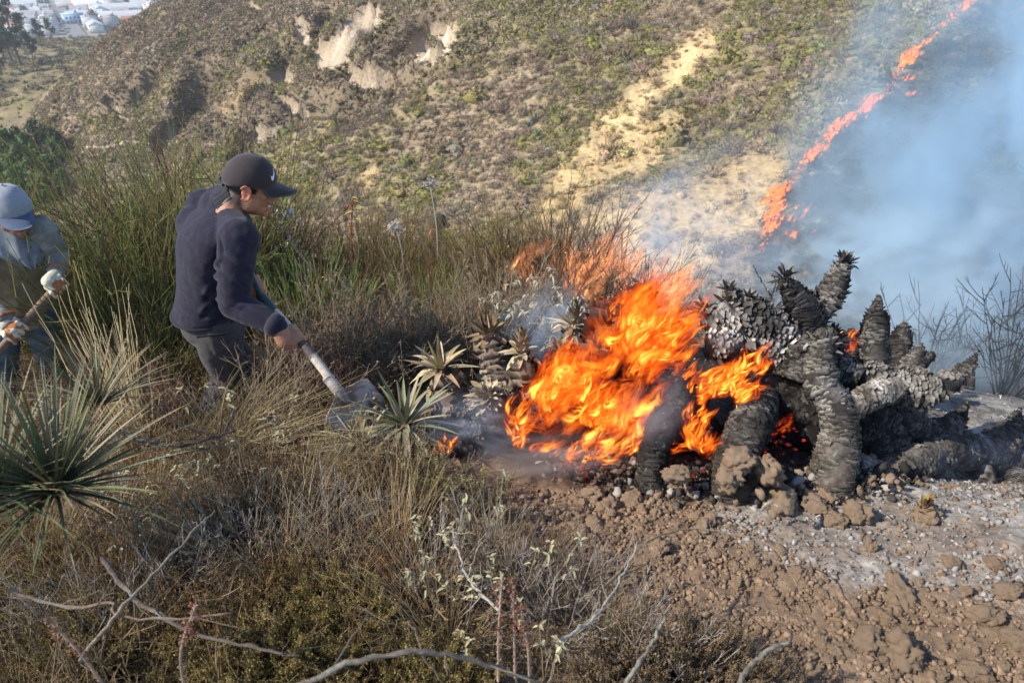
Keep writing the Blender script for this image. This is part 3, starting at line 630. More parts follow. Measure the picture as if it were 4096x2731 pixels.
def limb(mb, pts, rad, n=14, seg=10, col=None):
    P = smooth_path(pts, seg); R = np.interp(np.linspace(0, 1, seg), np.linspace(0, 1, len(rad)), rad)
    tube(mb, P, R, n, col); ball(mb, P[0], R[0]*.99, col=col); ball(mb, P[-1], R[-1]*.99, col=col); return mb
def unit(v): v = np.asarray(v, float); return v/np.linalg.norm(v)
def basis(f, up=(0, 0, 1)):
    f = unit(f); l = unit(np.cross(up, f)); u = np.cross(f, l); return np.stack([f, l, u], 1)     # columns: forward, left, up
def head_local(mb, sub=3):
    for c, r in [((.002, 0, .053), (.089, .074, .088)), ((.042, 0, -.008), (.052, .058, .072)), ((.044, 0, -.066), (.046, .049, .036)), ((.080, 0, -.091), (.015, .021, .013)), ((.058, .043, .0), (.030, .021, .022)), ((.058, -.043, .0), (.030, .021, .022)),
                 ((.080, 0, .036), (.017, .047, .011)), ((.1165, 0, -.013), (.0125, .0115, .011)), ((.104, .012, -.016), (.012, .009, .009)), ((.104, -.012, -.016), (.012, .009, .009)), ((.096, 0, -.036), (.012, .024, .010)), ((.089, 0, -.068), (.012, .021, .008)), ((.02, .052, -.045), (.035, .018, .035)), ((.02, -.052, -.045), (.035, .018, .035))]:
        ball(mb, c, r, None, sub)
    limb(mb, [(.088, 0, .034), (.101, 0, .012), (.116, 0, -.010)], [.008, .009, .0115], 10, 6)
    for s in (1, -1):
        M = basis((1, 0, .15)); ball(mb, (-.004, s*.078, .004), (.020, .007, .031), M)
        C = [(-.004+.021*math.cos(t), s*.087, .006+.032*math.sin(t)) for t in np.linspace(-2.2, 2.6, 10)]; C = [(x-.004, y, z) for x, y, z in C]; limb(mb, C, [.005, .0055, .005], 8, 14)
    limb(mb, [(-.012, 0, -.02), (-.03, 0, -.075), (-.06, 0, -.15)], [.058, .056, .06], 16, 6)
def grip(mb, c, a, p, wrist, rh=.017, spread=.0215, thumb=1, sc=1.0):
    c = np.asarray(c, float); a = unit(a); p = np.asarray(p, float); p = unit(p-a*(p@a)); q = np.cross(a, p); w = np.asarray(wrist)-c
    if w@q > 0: q = -q
    M = np.stack([a, q, p], 1); ball(mb, c+p*(rh+.013)-q*.012, np.array([.043, .042, .0165])*sc, M)
    ln = [.95, 1.0, .96, .82]
    for k in range(4):
        off = (k-1.5)*spread*thumb; ph = np.linspace(.25, 3.7*ln[k], 8); R = rh+.0095
        P = c+a*off+(np.cos(ph)[:, None]*p+np.sin(ph)[:, None]*q)*R*np.array([1.12]+[1.05]*2+[1.0]*5)[:, None]
        limb(mb, P, np.array([.0105, .0098, .009, .0078])*sc, 10, 14); ball(mb, P[0]+p*.004, .0118*sc)
    ph = np.linspace(-.5, -2.3, 6); P = c-a*(2.2*spread*thumb)*np.linspace(.75, 1.25, 6)[:, None]+(np.cos(ph)[:, None]*p+np.sin(ph)[:, None]*q)*(rh+.010)
    limb(mb, [c+p*.024-q*.05-a*thumb*.02, P[0]] + list(P[1:]), np.array([.015, .0125, .011, .0085])*sc, 10, 14)
    limb(mb, [wrist, c+p*(rh+.014)-q*.035], [.030*sc, .032*sc], 12, 5)
def skin_mesh(name, mb, voxel, parent, material, colour, smooth=3, paint=None):
    v, nr, t = remesh(mb, voxel, smooth); c = np.broadcast_to(np.array(colour, float), v.shape).copy()
    if paint is not None: c = paint(v, c)
    return MB().add(v, t, c).build(name, material, parent, True)
def cloth_mesh(name, mb, voxel, parent, material, colour, amp=.006, smooth=6, sd=0, folds=(), freq=(11, 11, 16), kind=None, paint=None):
    v, nr, t = remesh(mb, voxel, smooth)
    f = fbm(v*np.array(freq), 3, 300+sd); dsp = amp*(2*np.abs(2*f-1)-.6)+.0022*(fbm(v*70, 2, 310+sd)-.5)
    for P, a, w in folds:       # creases: polylines that push the cloth out (a>0) or in
        P = np.asarray(P, float); d = np.full(len(v), 9.0)
        for i in range(1, len(P)):
            ab = P[i]-P[i-1]; tt = np.clip(((v-P[i-1])@ab)/(ab@ab), 0, 1); d = np.minimum(d, np.linalg.norm(v-P[i-1]-tt[:, None]*ab, axis=1))
        dsp = dsp+a*np.exp(-(d/w)**2)
    v = v+nr*dsp[:, None]; c = np.broadcast_to(np.array(colour, float), v.shape).copy()
    if paint is not None: c = paint(v, c)
    return MB().add(v, t, c).build(name, material, parent, True)
M_skin = mat('skin', None, .48, .08, 30, .0004, 300, .35); M_skin.node_tree.nodes['Principled BSDF'].inputs['Subsurface Weight'].default_value = .12
M_skin.node_tree.nodes['Principled BSDF'].inputs['Subsurface Radius'].default_value = (.012, .004, .002)
M_navy = mat('navy_knit', None, .9, .22, 34, .0009, 420, .15, sheen=.12, col2=(.036, .034, .042), thr=(.52, .85), detail=6); M_greycloth = mat('grey_trouser_cloth', None, .85, .22, 14, .0006, 500, .15, sheen=.1)
M_capcloth = mat('cap_cloth', None, .8, .12, 25, .0005, 500, .2, sheen=.2); M_white = mat('white_print', (.8, .8, .8), .6, .05); M_hair = mat('black_hair', (.018, .014, .012), .7, .3, 200, .002, 500, .3)
M_eye = mat('eye', (.75, .72, .68), .25, .02, spec=.5); M_teeth = mat('teeth', (.75, .70, .62), .4, .03)
M_jacket = mat('faded_jacket', None, .9, .32, 7, .0008, 260, .1); M_glove = mat('knit_glove', None, .95, .15, 30, .001, 400, .1); M_wood = mat('worn_wood', None, .7, .3, 18, .0008, 90, .2)
SKIN = (.33, .165, .10)

def cap_meshes(Mh, T, parent, col, brimcol, size=1.0, logo=False, lumpy=.0, sd=0, brim_len=.084, pitch=0.0):
    """baseball cap on a head: crown with panels and seams, curved brim, strap and button; Mh columns = forward, left, up"""
    cen = np.array([.004, 0, .050]); n, m = 48, 14
    th = np.arange(n)*2*PI/n; lay = []
    for inner in (0, 1):
        for k in range(m):
            e = k/(m-1); el = (1-e)*(-.12)+e*PI/2; g = np.cos(el)
            seam = np.min(np.abs((th[:, None]-np.arange(6)*PI/3-PI/6+PI) % (2*PI)-PI), axis=1); r = 1-.010*np.exp(-(seam/.05)**2)*(1-e)
            x = cen[0]+.103*g*np.cos(th)*r; y = .0875*g*np.sin(th)*r; z = cen[2]+(.103*np.sin(el)-.022*(1-e)*(np.cos(th) < 0)*np.abs(np.cos(th))-.004)+.010*(1-e)**2*np.sin(el)*np.maximum(np.cos(th), 0)
            p = np.stack([x, y, z], -1); p = p*(1+lumpy*(fbm(p*22+sd, 3, 400+sd)[:, None]-.5)) if lumpy else p+.004*(fbm(p*20+sd, 2, 405)[:, None]-.5)
            lay.append(p if not inner else cen+(p-cen)*.965)
    L = np.stack(lay).reshape(2, m, n, 3)*size; seq = np.concatenate([L[1, ::-1], L[0]])      # inner pole -> inner rim -> outer rim -> outer pole
    i = np.arange(2*m*n).reshape(2*m, n); j = np.roll(i, -1, 1); f = np.stack([i[:-1], j[:-1], j[1:], i[1:]], -1).reshape(-1, 4)
    W3 = lambda p: np.asarray(p) @ Mh.T + T
    crown = MB().add(W3(seq.reshape(-1, 3)), f, col).build('cap', M_capcloth, parent, True)
    # brim
    a = np.linspace(-1.08, 1.08, 25); u = np.linspace(0, 1, 8); A, U = np.meshgrid(a, u, indexing='ij')
    def surf(A, U, dz):
        x = .1045*np.cos(A)+brim_len*U*np.cos(A*.42)**1.2*(1-.55*np.abs(A/1.08)**3); y = .085*np.sin(A)*(1-.06*U); z = .050-.006*np.cos(A*0)-.020*U**1.3*(.55+.45*(A/1.08)**2)-.020*(np.abs(A)/1.08)**2*(.4+.6*U)+dz
        return np.stack([x, y, z], -1)*size
    top, bot = surf(A, U, .0012), surf(A, U, -.0018); na, nu = A.shape
    v = np.concatenate([top.reshape(-1, 3), bot.reshape(-1, 3)]); i = np.arange(na*nu).reshape(na, nu); q = np.stack([i[:-1, :-1], i[:-1, 1:], i[1:, 1:], i[1:, :-1]], -1).reshape(-1, 4)
    rim = np.concatenate([i[0, :], i[1:, -1], i[-1, -2::-1]]); rq = np.stack([rim[:-1], rim[1:], rim[1:]+na*nu, rim[:-1]+na*nu], -1)
    MB().add(W3(v), np.concatenate([q, q[:, ::-1]+na*nu, rq]), brimcol).build('brim', M_capcloth, crown, True)
    b = MB(); ball(b, W3(np.array([-.004, 0, .152])*size), np.array([.007, .007, .004])*size, Mh, col=col); b.build('button', M_capcloth, crown, True)
    sb = MB(); tube(sb, W3(np.array([(-.108*math.cos(t), .089*math.sin(t), .012) for t in np.linspace(-.6, .6, 9)])*size), .007, 6, np.array(col)*.6); sb.build('strap', M_capcloth, crown, True)
    if logo:
        # curved tapering tick mark, a thin embroidered patch on the front panel
        c0 = -.42; P = []
        for t in np.linspace(0, 1, 12):
            ang = c0+.20*t-.02; zz = .040+.030*(1-math.sqrt(max(0, 1-(1-t*1.0)**2)))*1.0
            P.append((ang, zz))
        cen_l = [(-.71, .090), (-.70, .082), (-.65, .078), (-.57, .082), (-.48, .091), (-.39, .101), (-.30, .112)]; wd = [.0018, .0055, .0078, .0068, .0048, .003, .0006]
        up_ = []; lo_ = []
        for (an, z), w in zip(cen_l, wd):
            for lst, s in ((up_, 1), (lo_, -1)):
                zz = z+s*w; el = math.asin(min(.98, (zz-.050+.004)/.103)); g = math.cos(el); lst.append(((.004+.1045*g*math.cos(an)), .0885*g*math.sin(an), zz))
        k = len(up_); v = np.array(up_+lo_); v = np.concatenate([v, cen+(v-cen)*1.012])*size; ii = np.arange(k-1)
        MB().add(W3(v), np.concatenate([np.stack([ii, ii+1, ii+1+k, ii+k], -1)+2*k, np.stack([ii, ii+1, ii+1+2*k, ii+2*k], -1), np.stack([ii+k, ii+k+1, ii+1+3*k, ii+3*k], -1)]), (1, 1, 1)).build('logo', M_white, crown)
    return crown

# ------------------------------------------------------------------ the man with the shovel
def shovel_man():
    hd = unit((.93, .30, -.34)); Mh = basis(hd); T = at(247, 188.5, 2.80); Wh = lambda p: np.asarray(p, float)*1.0 @ Mh.T + T
    N = at(228, 204, 2.86); f = unit((.84, .54, 0)); r = unit((.54, -.84, 0)); up = np.array([0, 0, 1.0])
    P = at(209, 304, 3.05); SR = at(240, 238, 2.70); SL = SR-r*.35+np.array([0, 0, .03])-f*.0
    ER = at(234, 304, 2.80); WR = at(278, 326, 2.79); GC = at(289.5, 334.5, 2.80); LG = at(256, 285, 2.93)
    neck_b = at(339, 391, 2.82); topg = at(266, 302, 2.87); axis = unit(neck_b-topg)
    GC = topg+axis*((GC-topg)@axis)
    EL = (SL+LG)*.5+np.array([-.07, .12, -.08]); WL = LG+np.array([-.05, .05, .03])
    hipR, hipL = P+r*.085-up*.05, P-r*.085-up*.05
    KR = at(231, 377, 3.22); KL = at(243, 371, 3.38); AR = at(211, 424, 3.56); AL = at(238, 422, 3.68)
    root = thing('person', 'man in dark cap and navy sweater leaning over a long handled shovel', 'person', (float(P[0]), float(P[1]), float(near_z(P[0], P[1]))))
    bpy.context.view_layer.update(); off = np.array(root.location)
    class Off:            # children are built in world coordinates, then moved under the root
        pass
    # body: one continuous figure
    mb = MB(); hl = MB(); head_local(hl); mb.merge(hl, np.block([[Mh, T[:, None]], [np.zeros((1, 3)), np.ones((1, 1))]]))
    limb(mb, [Wh((.0, 0, -.03)), Wh((-.022, 0, -.05)), N*.6+Wh((-.022, 0, -.05))*.4], [.056, .053, .040], 16, 6)
    cs = [P-up*.08, P+(N-P)*.2, P+(N-P)*.5, P+(N-P)*.8, N-up*.045]; loft(mb, cs, [.14, .135, .145, .12, .05], [.10, .10, .10, .08, .045], r, f)
    limb(mb, [SR-up*.02, ER], [.04, .036]); limb(mb, [ER, WR], [.036, .03]); limb(mb, [SL-up*.02, EL], [.04, .036]); limb(mb, [EL, WL], [.036, .03]); limb(mb, [SR-up*.04, SL-up*.04], [.04, .04])
    for h, k, a in ((hipR, KR, AR), (hipL, KL, AL)): limb(mb, [h, k], [.08, .058]); limb(mb, [k, a], [.052, .038]); ball(mb, a+f*.06-up*.03, (.06, .04, .03))
    grip(mb, GC, axis, (-.25, -.55, .8), WR, .0185, thumb=-1, sc=1.12); grip(mb, LG, unit((.35, -.5, -.75)), (-.8, -.3, .35), WL, .014, thumb=-1)
    def paint(v, c):
        q = (v-T) @ Mh; lip = (np.abs(q[:, 1]) < .024) & (q[:, 0] > .08); lip &= (np.abs(q[:, 2]+.044) < .008) | (np.abs(q[:, 2]+.064) < .007); c[lip] = (.27, .105, .075)
        ear = (np.abs(q[:, 1]) > .072) & (np.abs(q[:, 2]) < .045) & (np.abs(q[:, 0]) < .03); c[ear] = (.42, .16, .10)  # ears reddened: sun glowing through from behind, put into the skin colour
        hw = (sstep(.012, -.012, q[:, 0])*sstep(-.085, -.05, q[:, 2])*(np.abs(q[:, 1]) < .0775))[:, None]; hw = np.maximum(hw, ((np.abs(q[:, 0]-.026) < .011) & (q[:, 2] > .0) & (np.abs(q[:, 1]) > .05))[:, None]*.85); c = c+(np.array([.022, .017, .015])-c)*hw*.93*(.8+.2*fbm(q*120, 2, 5))[:, None]
        return c
    body = skin_mesh('body', mb, .0048, None, M_skin, SKIN, 3, paint)
    kids = [body]
    # face pieces
    for s in (1, -1):
        e = MB(); ball(e, Wh((.082, s*.031, .017)), .0115); kids.append(e.build('eye', M_eye, None, True)); b2 = MB(); limb(b2, [Wh((.089, s*.013, .036)), Wh((.088, s*.032, .041)), Wh((.074, s*.048, .036))], [.0035, .0045, .002], 6, 6); kids.append(b2.build('eyebrow', M_hair, None, True))
    te = MB(); loft(te, [Wh((.094, y, -.0495)) for y in np.linspace(-.018, .018, 7)], [.006]*7, [.005]*7, Mh[:, 0], Mh[:, 2], 8); kids.append(te.build('teeth', M_teeth, None, True))
    v, fc = ico(4); hv = v*np.array([.0935, .0775, .092])+np.array([.001, 0, .053]); g = hv[fc].mean(1); hz = .045-.0*g[:, 0]
    keep = (g[:, 2] < .055) & (g[:, 0] < .028) & (g[:, 2] > -.03-.35*np.minimum(g[:, 0]+.02, 0)*0) & ((g[:, 0] < -.02) | (g[:, 2] > .002)); 
    hv = hv*(1+.006*(RNG.random((len(hv), 1))-.5)); kids.append(MB().add(Wh(hv), fc[keep], (1, 1, 1)).build('hair', M_hair, None))
    kids.append(cap_meshes(Mh, T, None, (.034, .027, .030), (.036, .031, .034), 1.02, True))
    # sweater
    mb = MB(); tt = [-.07, -.03, .06, .22, .42, .62, .80, .93, 1.02]; D = N-P
    cen = [P+D*t for t in tt]; bl = [(.0, .0)]*9
    rx = [.170, .176, .174, .170, .178, .190, .190, .155, .075]; ry = [.146, .150, .146, .142, .140, .138, .132, .112, .070]
    cen = [c-f*o for c, o in zip(cen, [.0, .0, .0, .008, .022, .040, .045, .030, .0])]
    loft(mb, cen, rx, ry, r, f, 28, pw=2.2); ball(mb, SR-r*.02-up*.01, (.085, .085, .085)); ball(mb, SL+r*.02-up*.01, .085)
    limb(mb, [N-up*.04, N*.5+SR*.5-up*.025, SR-r*.03-up*.01], [.072, .070, .080], 16, 8); limb(mb, [N-up*.03, N*.5+SL*.5, SL+r*.03-up*.01], [.075, .085, .082], 16, 8); ball(mb, at(205, 206, 2.97), .082); ball(mb, at(200, 225, 2.95), .10); ball(mb, at(226, 207, 2.87), .072); limb(mb, [N-up*.02, N, at(234.5, 200, 2.83)], [.085, .080, .0665], 18, 6); limb(mb, [SR-r*.02, SR*.5+ER*.5-f*.006, ER], [.080, .072, .064], 18, 12); limb(mb, [ER, ER*.45+WR*.55+up*.004, WR-unit(WR-ER)*.005], [.063, .056, .044], 18, 10)
    limb(mb, [SL+r*.02, EL], [.08, .066], 16, 8); limb(mb, [EL, WL], [.064, .046], 16, 8)
    lr = unit(ER-SR); fl = []
    for k, (a0, a1, am) in enumerate([((.05, -.07), (.50, .06), .006), ((.30, -.075), (.75, .05), .004), ((.62, -.07), (.92, .06), .004), ((.84, -.06), (.98, .06), .008)]):
        p0 = SR+(ER-SR)*a0[0]; p1 = SR+(ER-SR)*a1[0]; fl.append(([p0+f*a0[1]+r*.05, (p0+p1)*.5+r*.075, p1+f*a1[1]+r*.05], am, .012)); fl.append(([p0+f*a0[1]+r*.05+lr*.03, (p0+p1)*.5+r*.075+lr*.03, p1+f*a1[1]+r*.05+lr*.03], -am*.8, .012))
    for k in range(5):       # pulls running from the armpit down the side and round the waist
        st = SR-f*.10-up*(.06+.05*k)+r*.02; en = P+D*(.40-.09*k)-f*(.02+.05*(k % 2))+r*.15; md = (st+en)*.5-f*.01; fl.append(([st, md, en], .013, .011)); fl.append(([st-up*.03, md-up*.03, en-up*.03], -.012, .011))
    arm = [SR-f*.085+up*.03, SR-f*.075-up*.05+r*.03, SR-f*.055-up*.12+r*.03]; fl.append((arm, -.014, .010)); fl.append(([SR-f*.02+up*.085, SR-f*.06+up*.05+r*.03, SR-f*.085-up*.01+r*.04], -.007, .006))
    for k in range(3): fl.append(([P+D*(.03+.05*k)+f*.16+r*.04, P+D*(.01+.06*k)+r*.18+f*.02, P+D*(.05+.03*k)-f*.14+r*.08], .008*(-1)**k, .014))
    sw = cloth_mesh('sweater', mb, .0065, None, M_navy, (.019, .018, .034), .0028, 5, 1, fl, (10, 10, 6)); kids.append(sw)
    hb = MB(); th = np.arange(40)*2*PI/40; hm = MB(); c0 = P-D*.072
    rib = MB(); tube(rib, np.array([c0+r*(.170*math.cos(t))+f*(.149*math.sin(t)) for t in np.linspace(0, 2*PI, 41)]), .009, 8, (.021, .020, .032)); o = rib.build('hem', M_navy, sw, True)
    cu = MB(); wa = unit(WR-ER); wx = unit(np.cross(wa, up)); wy = np.cross(wa, wx); loft(cu, [WR-wa*.035, WR-wa*.02, WR+wa*.004, WR+wa*.006], [.048, .049, .045, .036], [.048, .049, .045, .036], wx, wy, 18, (.036, .034, .05)); cu.build('cuff', M_navy, sw, True)
    # ribbed stand-up collar
    ca = unit(at(246, 190, 2.80)-at(229, 206, 2.855)); NC = at(236.5, 198.5, 2.83); cx = unit(np.cross(ca, r)); cyv = np.cross(ca, cx); n = 96; cm = MB(); rows = []
    for k, (h, rr) in enumerate([(-.02, .078), (.012, .072), (.03, .068), (.064, .067), (.068, .063), (.04, .058), (0, .058)]):
        th = np.arange(n)*2*PI/n; w = rr*(1+.035*np.sign(np.sin(th*24))*(k in (1, 2, 3))); rows.append(NC-ca*.03+ca*h+(np.cos(th)*w)[:, None]*cx+(np.sin(th)*w)[:, None]*cyv)
    R_ = np.stack(rows); i = np.arange(R_.shape[0]*n).reshape(-1, n); j = np.roll(i, -1, 1)
    cm.add(R_.reshape(-1, 3), np.stack([i[:-1], j[:-1], j[1:], i[1:]], -1).reshape(-1, 4), (.030, .034, .042)).build('collar', M_navy, sw)
    # trousers
    mb = MB(); loft(mb, [P+up*.03, P-up*.03, P-up*.10, P-up*.16], [.155, .168, .170, .12], [.122, .140, .144, .12], r, f, 24)
    for h, k, a in ((hipR, KR, AR), (hipL, KL, AL)):
        limb(mb, [h-up*.02, h*.5+k*.5-f*.01, k], [.105, .094, .078], 18, 12); limb(mb, [k, k*.5+a*.5-f*.015, a+up*.02], [.078, .074, .070], 18, 12)
    fl = []
    for k in range(5):
        st = hipR+f*.10-up*.02*k; en = hipR-f*(.02+.03*k)+r*.10-up*(.10+.07*k); fl.append(([st, (st+en)*.5+r*.06, en], .009*(-1)**k, .015))
    for h, k, a in ((hipR, KR, AR), (hipL, KL, AL)):
        for q in (-.12, .0, .15, .32): c = k+(a-k)*q; fl.append(([c-f*.08+up*.03, c+r*.07, c+f*.08-up*.03], .009, .014)); fl.append(([c-f*.08, c+r*.07-up*.03, c+f*.08-up*.06], -.008, .014))
    tr = cloth_mesh('trousers', mb, .0075, None, M_greycloth, (.062, .058, .060), .007, 5, 2, fl, (8, 8, 5)); kids.append(tr)
    pk = MB(); q0 = hipR+up*.0+r*.098-f*.05; tube(pk, smooth_path([q0-f*.05+up*.005, q0+r*.006, q0+f*.08-up*.02], 8), .004, 6, (.02, .025, .03)); pk.build('pocket', M_greycloth, tr, True)
    for a in (AR, AL): sh = MB(); ball(sh, a+f*.06-up*.035, (.135, .048, .045), basis(f), 3, (.06, .05, .045)); kids.append(sh.build('boot', mat('boot_leather', None, .7), None, True))
    for k in kids: k.parent = root; k.matrix_parent_inverse = Matrix.Translation(-V(off))
    # shovel (held, so a thing of its own)
    sh = thing('shovel', 'long handled shovel with worn wooden shaft and muddy steel blade', 'shovel', topg); inv = Matrix.Translation(-V(topg)); sk = []
    L = np.linalg.norm(neck_b-topg); m = MB(); u = np.linspace(0, 1, 24); bow = np.outer(np.sin(u*PI)*.012, unit(np.cross(axis, (0, 1, 0)))); Pp = topg+(neck_b-topg)*u[:, None]+bow
    nz = fbm(Pp*9, 3, 333); cc = np.where(((u > .46) & (u < .62))[:, None], np.array([.10, .085, .08]), np.array([.50, .45, .38])); cc = np.where((nz > .56)[:, None] & (u > .55)[:, None], np.array([.16, .11, .08]), cc)
    tube(m, Pp, np.interp(u, [0, .8, 1], [.0185, .0185, .021]), 14, cc); sk.append(m.build('handle', M_wood, None, True))
    gs = MB(); e1 = unit(np.cross(axis, CF)); e2 = unit(np.cross(axis, e1)); g0 = topg-axis*.0; top_c = LG
    ga = unit((.35, -.5, -.75)); 
    limb(gs, [topg+axis*.05, topg, topg-axis*.04], [.024, .025, .020], 12, 6); a1, a2 = LG+ga*.058, LG-ga*.058
    limb(gs, [topg-axis*.03, topg-axis*.05+ga*.05, a1], [.014, .013, .012], 10, 8); limb(gs, [topg-axis*.03, topg-axis*.05-ga*.05, a2], [.014, .013, .012], 10, 8); limb(gs, [a1, a2], [.0135, .0135], 10, 6)
    v, nr, t = remesh(gs, .004, 2); sk.append(MB().add(v, t, (.045, .065, .065)).build('grip', mat('dark_green_plastic', None, .45, .1, 20, spec=.4), None, True))
    # blade
    bdir = unit(at(362, 416, 2.90)-neck_b); side = at(359, 379, 2.86)-at(318, 404, 2.76); side = unit(side-bdir*(side@bdir)); nrm = np.cross(side, bdir)
    if nrm@CF > 0: nrm = -nrm
    nu, nv = 18, 15; U, Vv = np.meshgrid(np.linspace(0, 1, nu), np.linspace(-1, 1, nv), indexing='ij'); BL, BW = .265, .125
    wid = np.interp(U, [0, .06, .15, .20, .7, .9, 1], [.17, .22, .60, 1.0, .98, .80, .42]); 
    pos = neck_b-bdir*.01+bdir[None, None]*(U*BL-.035*np.abs(Vv)**2*(U < .21)*0)[..., None]+side*(Vv*wid*BW)[..., None]+nrm*(-.022*(1-(Vv*wid)**2)*sstep(.05, .4, U)+.006*np.exp(-(Vv*wid/.16)**2)*(1-U)+.006*(U**2))[..., None]
    nz = fbm(pos.reshape(-1, 3)*26, 4, 340); nz2 = fbm(pos.reshape(-1, 3)*70, 3, 341); cb = np.array([.62, .60, .56])*(.8+.3*nz[:, None]); rust = sstep(.50, .58, nz)[:, None]*.8; cb = cb+(np.array([.19, .12, .085])-cb)*rust; mud = (sstep(.62, .9, U.ravel()+.35*(nz2-.5))*.95)[:, None]; cb = cb+(np.array([.22, .155, .105])-cb)*mud
    i = np.arange(nu*nv).reshape(nu, nv); q = np.stack([i[:-1, :-1], i[1:, :-1], i[1:, 1:], i[:-1, 1:]], -1).reshape(-1, 4); k = nu*nv; v = np.concatenate([pos.reshape(-1, 3), pos.reshape(-1, 3)-nrm*.003])
    rim = np.concatenate([i[0], i[1:, -1], i[-1, -2::-1], i[-2::-1, 0]]); rq = np.stack([rim[:-1], rim[1:], rim[1:]+k, rim[:-1]+k], -1)
    bm_ = MB().add(v, np.concatenate([q, q[:, ::-1]+k, rq]), np.concatenate([cb, cb])); limb(bm_, [neck_b-axis*.07, neck_b-axis*.01, neck_b+bdir*.07], [.024, .024, .012], 12, 8, (.34, .31, .28)); sk.append(bm_.build('blade', mat('muddy_steel', None, .6, .2, 60, .0008, 120, .35), None, True))
    for s_ in sk: s_.parent = sh; s_.matrix_parent_inverse = inv
    # the scoop of soil on it
    rr = np.random.default_rng(9); sm = MB(); cen = neck_b+bdir*.235+nrm*.022+side*.035
    v, fc = ico(4); nzz = fbm(v*2.3, 4, 350)[:, None]; w = v*(.55+.9*nzz)*np.array([.075, .06, .034]); Mb = np.stack([side, bdir, nrm], 1); sm.add(w @ Mb.T+cen, fc, (.26, .18, .12))
    for k in range(150):
        d = rr.standard_normal(3)*np.array([.045, .055, .018]); c = cen+(d*np.array([1, 1, 1])) @ Mb.T; c[2] -= abs(rr.normal(0, .02)) if k % 3 == 0 else -.012; v, fc = ico(1); sm.add(c+v*rr.uniform(.003, .013)*(1+.25*rr.standard_normal((len(v), 1))), fc, jit((.25, .175, .12), 1, .25, rr)[0])
    tag(sm.build('scoop_of_soil', mat('loose_soil', None, .95, .3, 60, .002, 200, .05), None, False), 'loose brown soil heaped on the shovel blade', 'soil')
    # soil sliding off and dust of it in the air
    fm = MB()
    for k in range(420):
        t = rr.random(); c = cen+bdir*(.03+.10*t)+np.array([.02+.05*t*rr.normal(0, 1), .03*rr.normal(), -.14*t*rr.random()-.01]); v, fc = ico(1); fm.add(c+v*rr.uniform(.0012, .005)*(1+.2*rr.standard_normal((len(v), 1))), fc, jit((.27, .19, .13), 1, .25, rr)[0])
    tag(fm.build('falling_dirt', mat('falling_soil', None, .95, .2, 60), None), 'grains of soil falling from the shovel blade', None, None, 'stuff')
    return root
man = shovel_man()

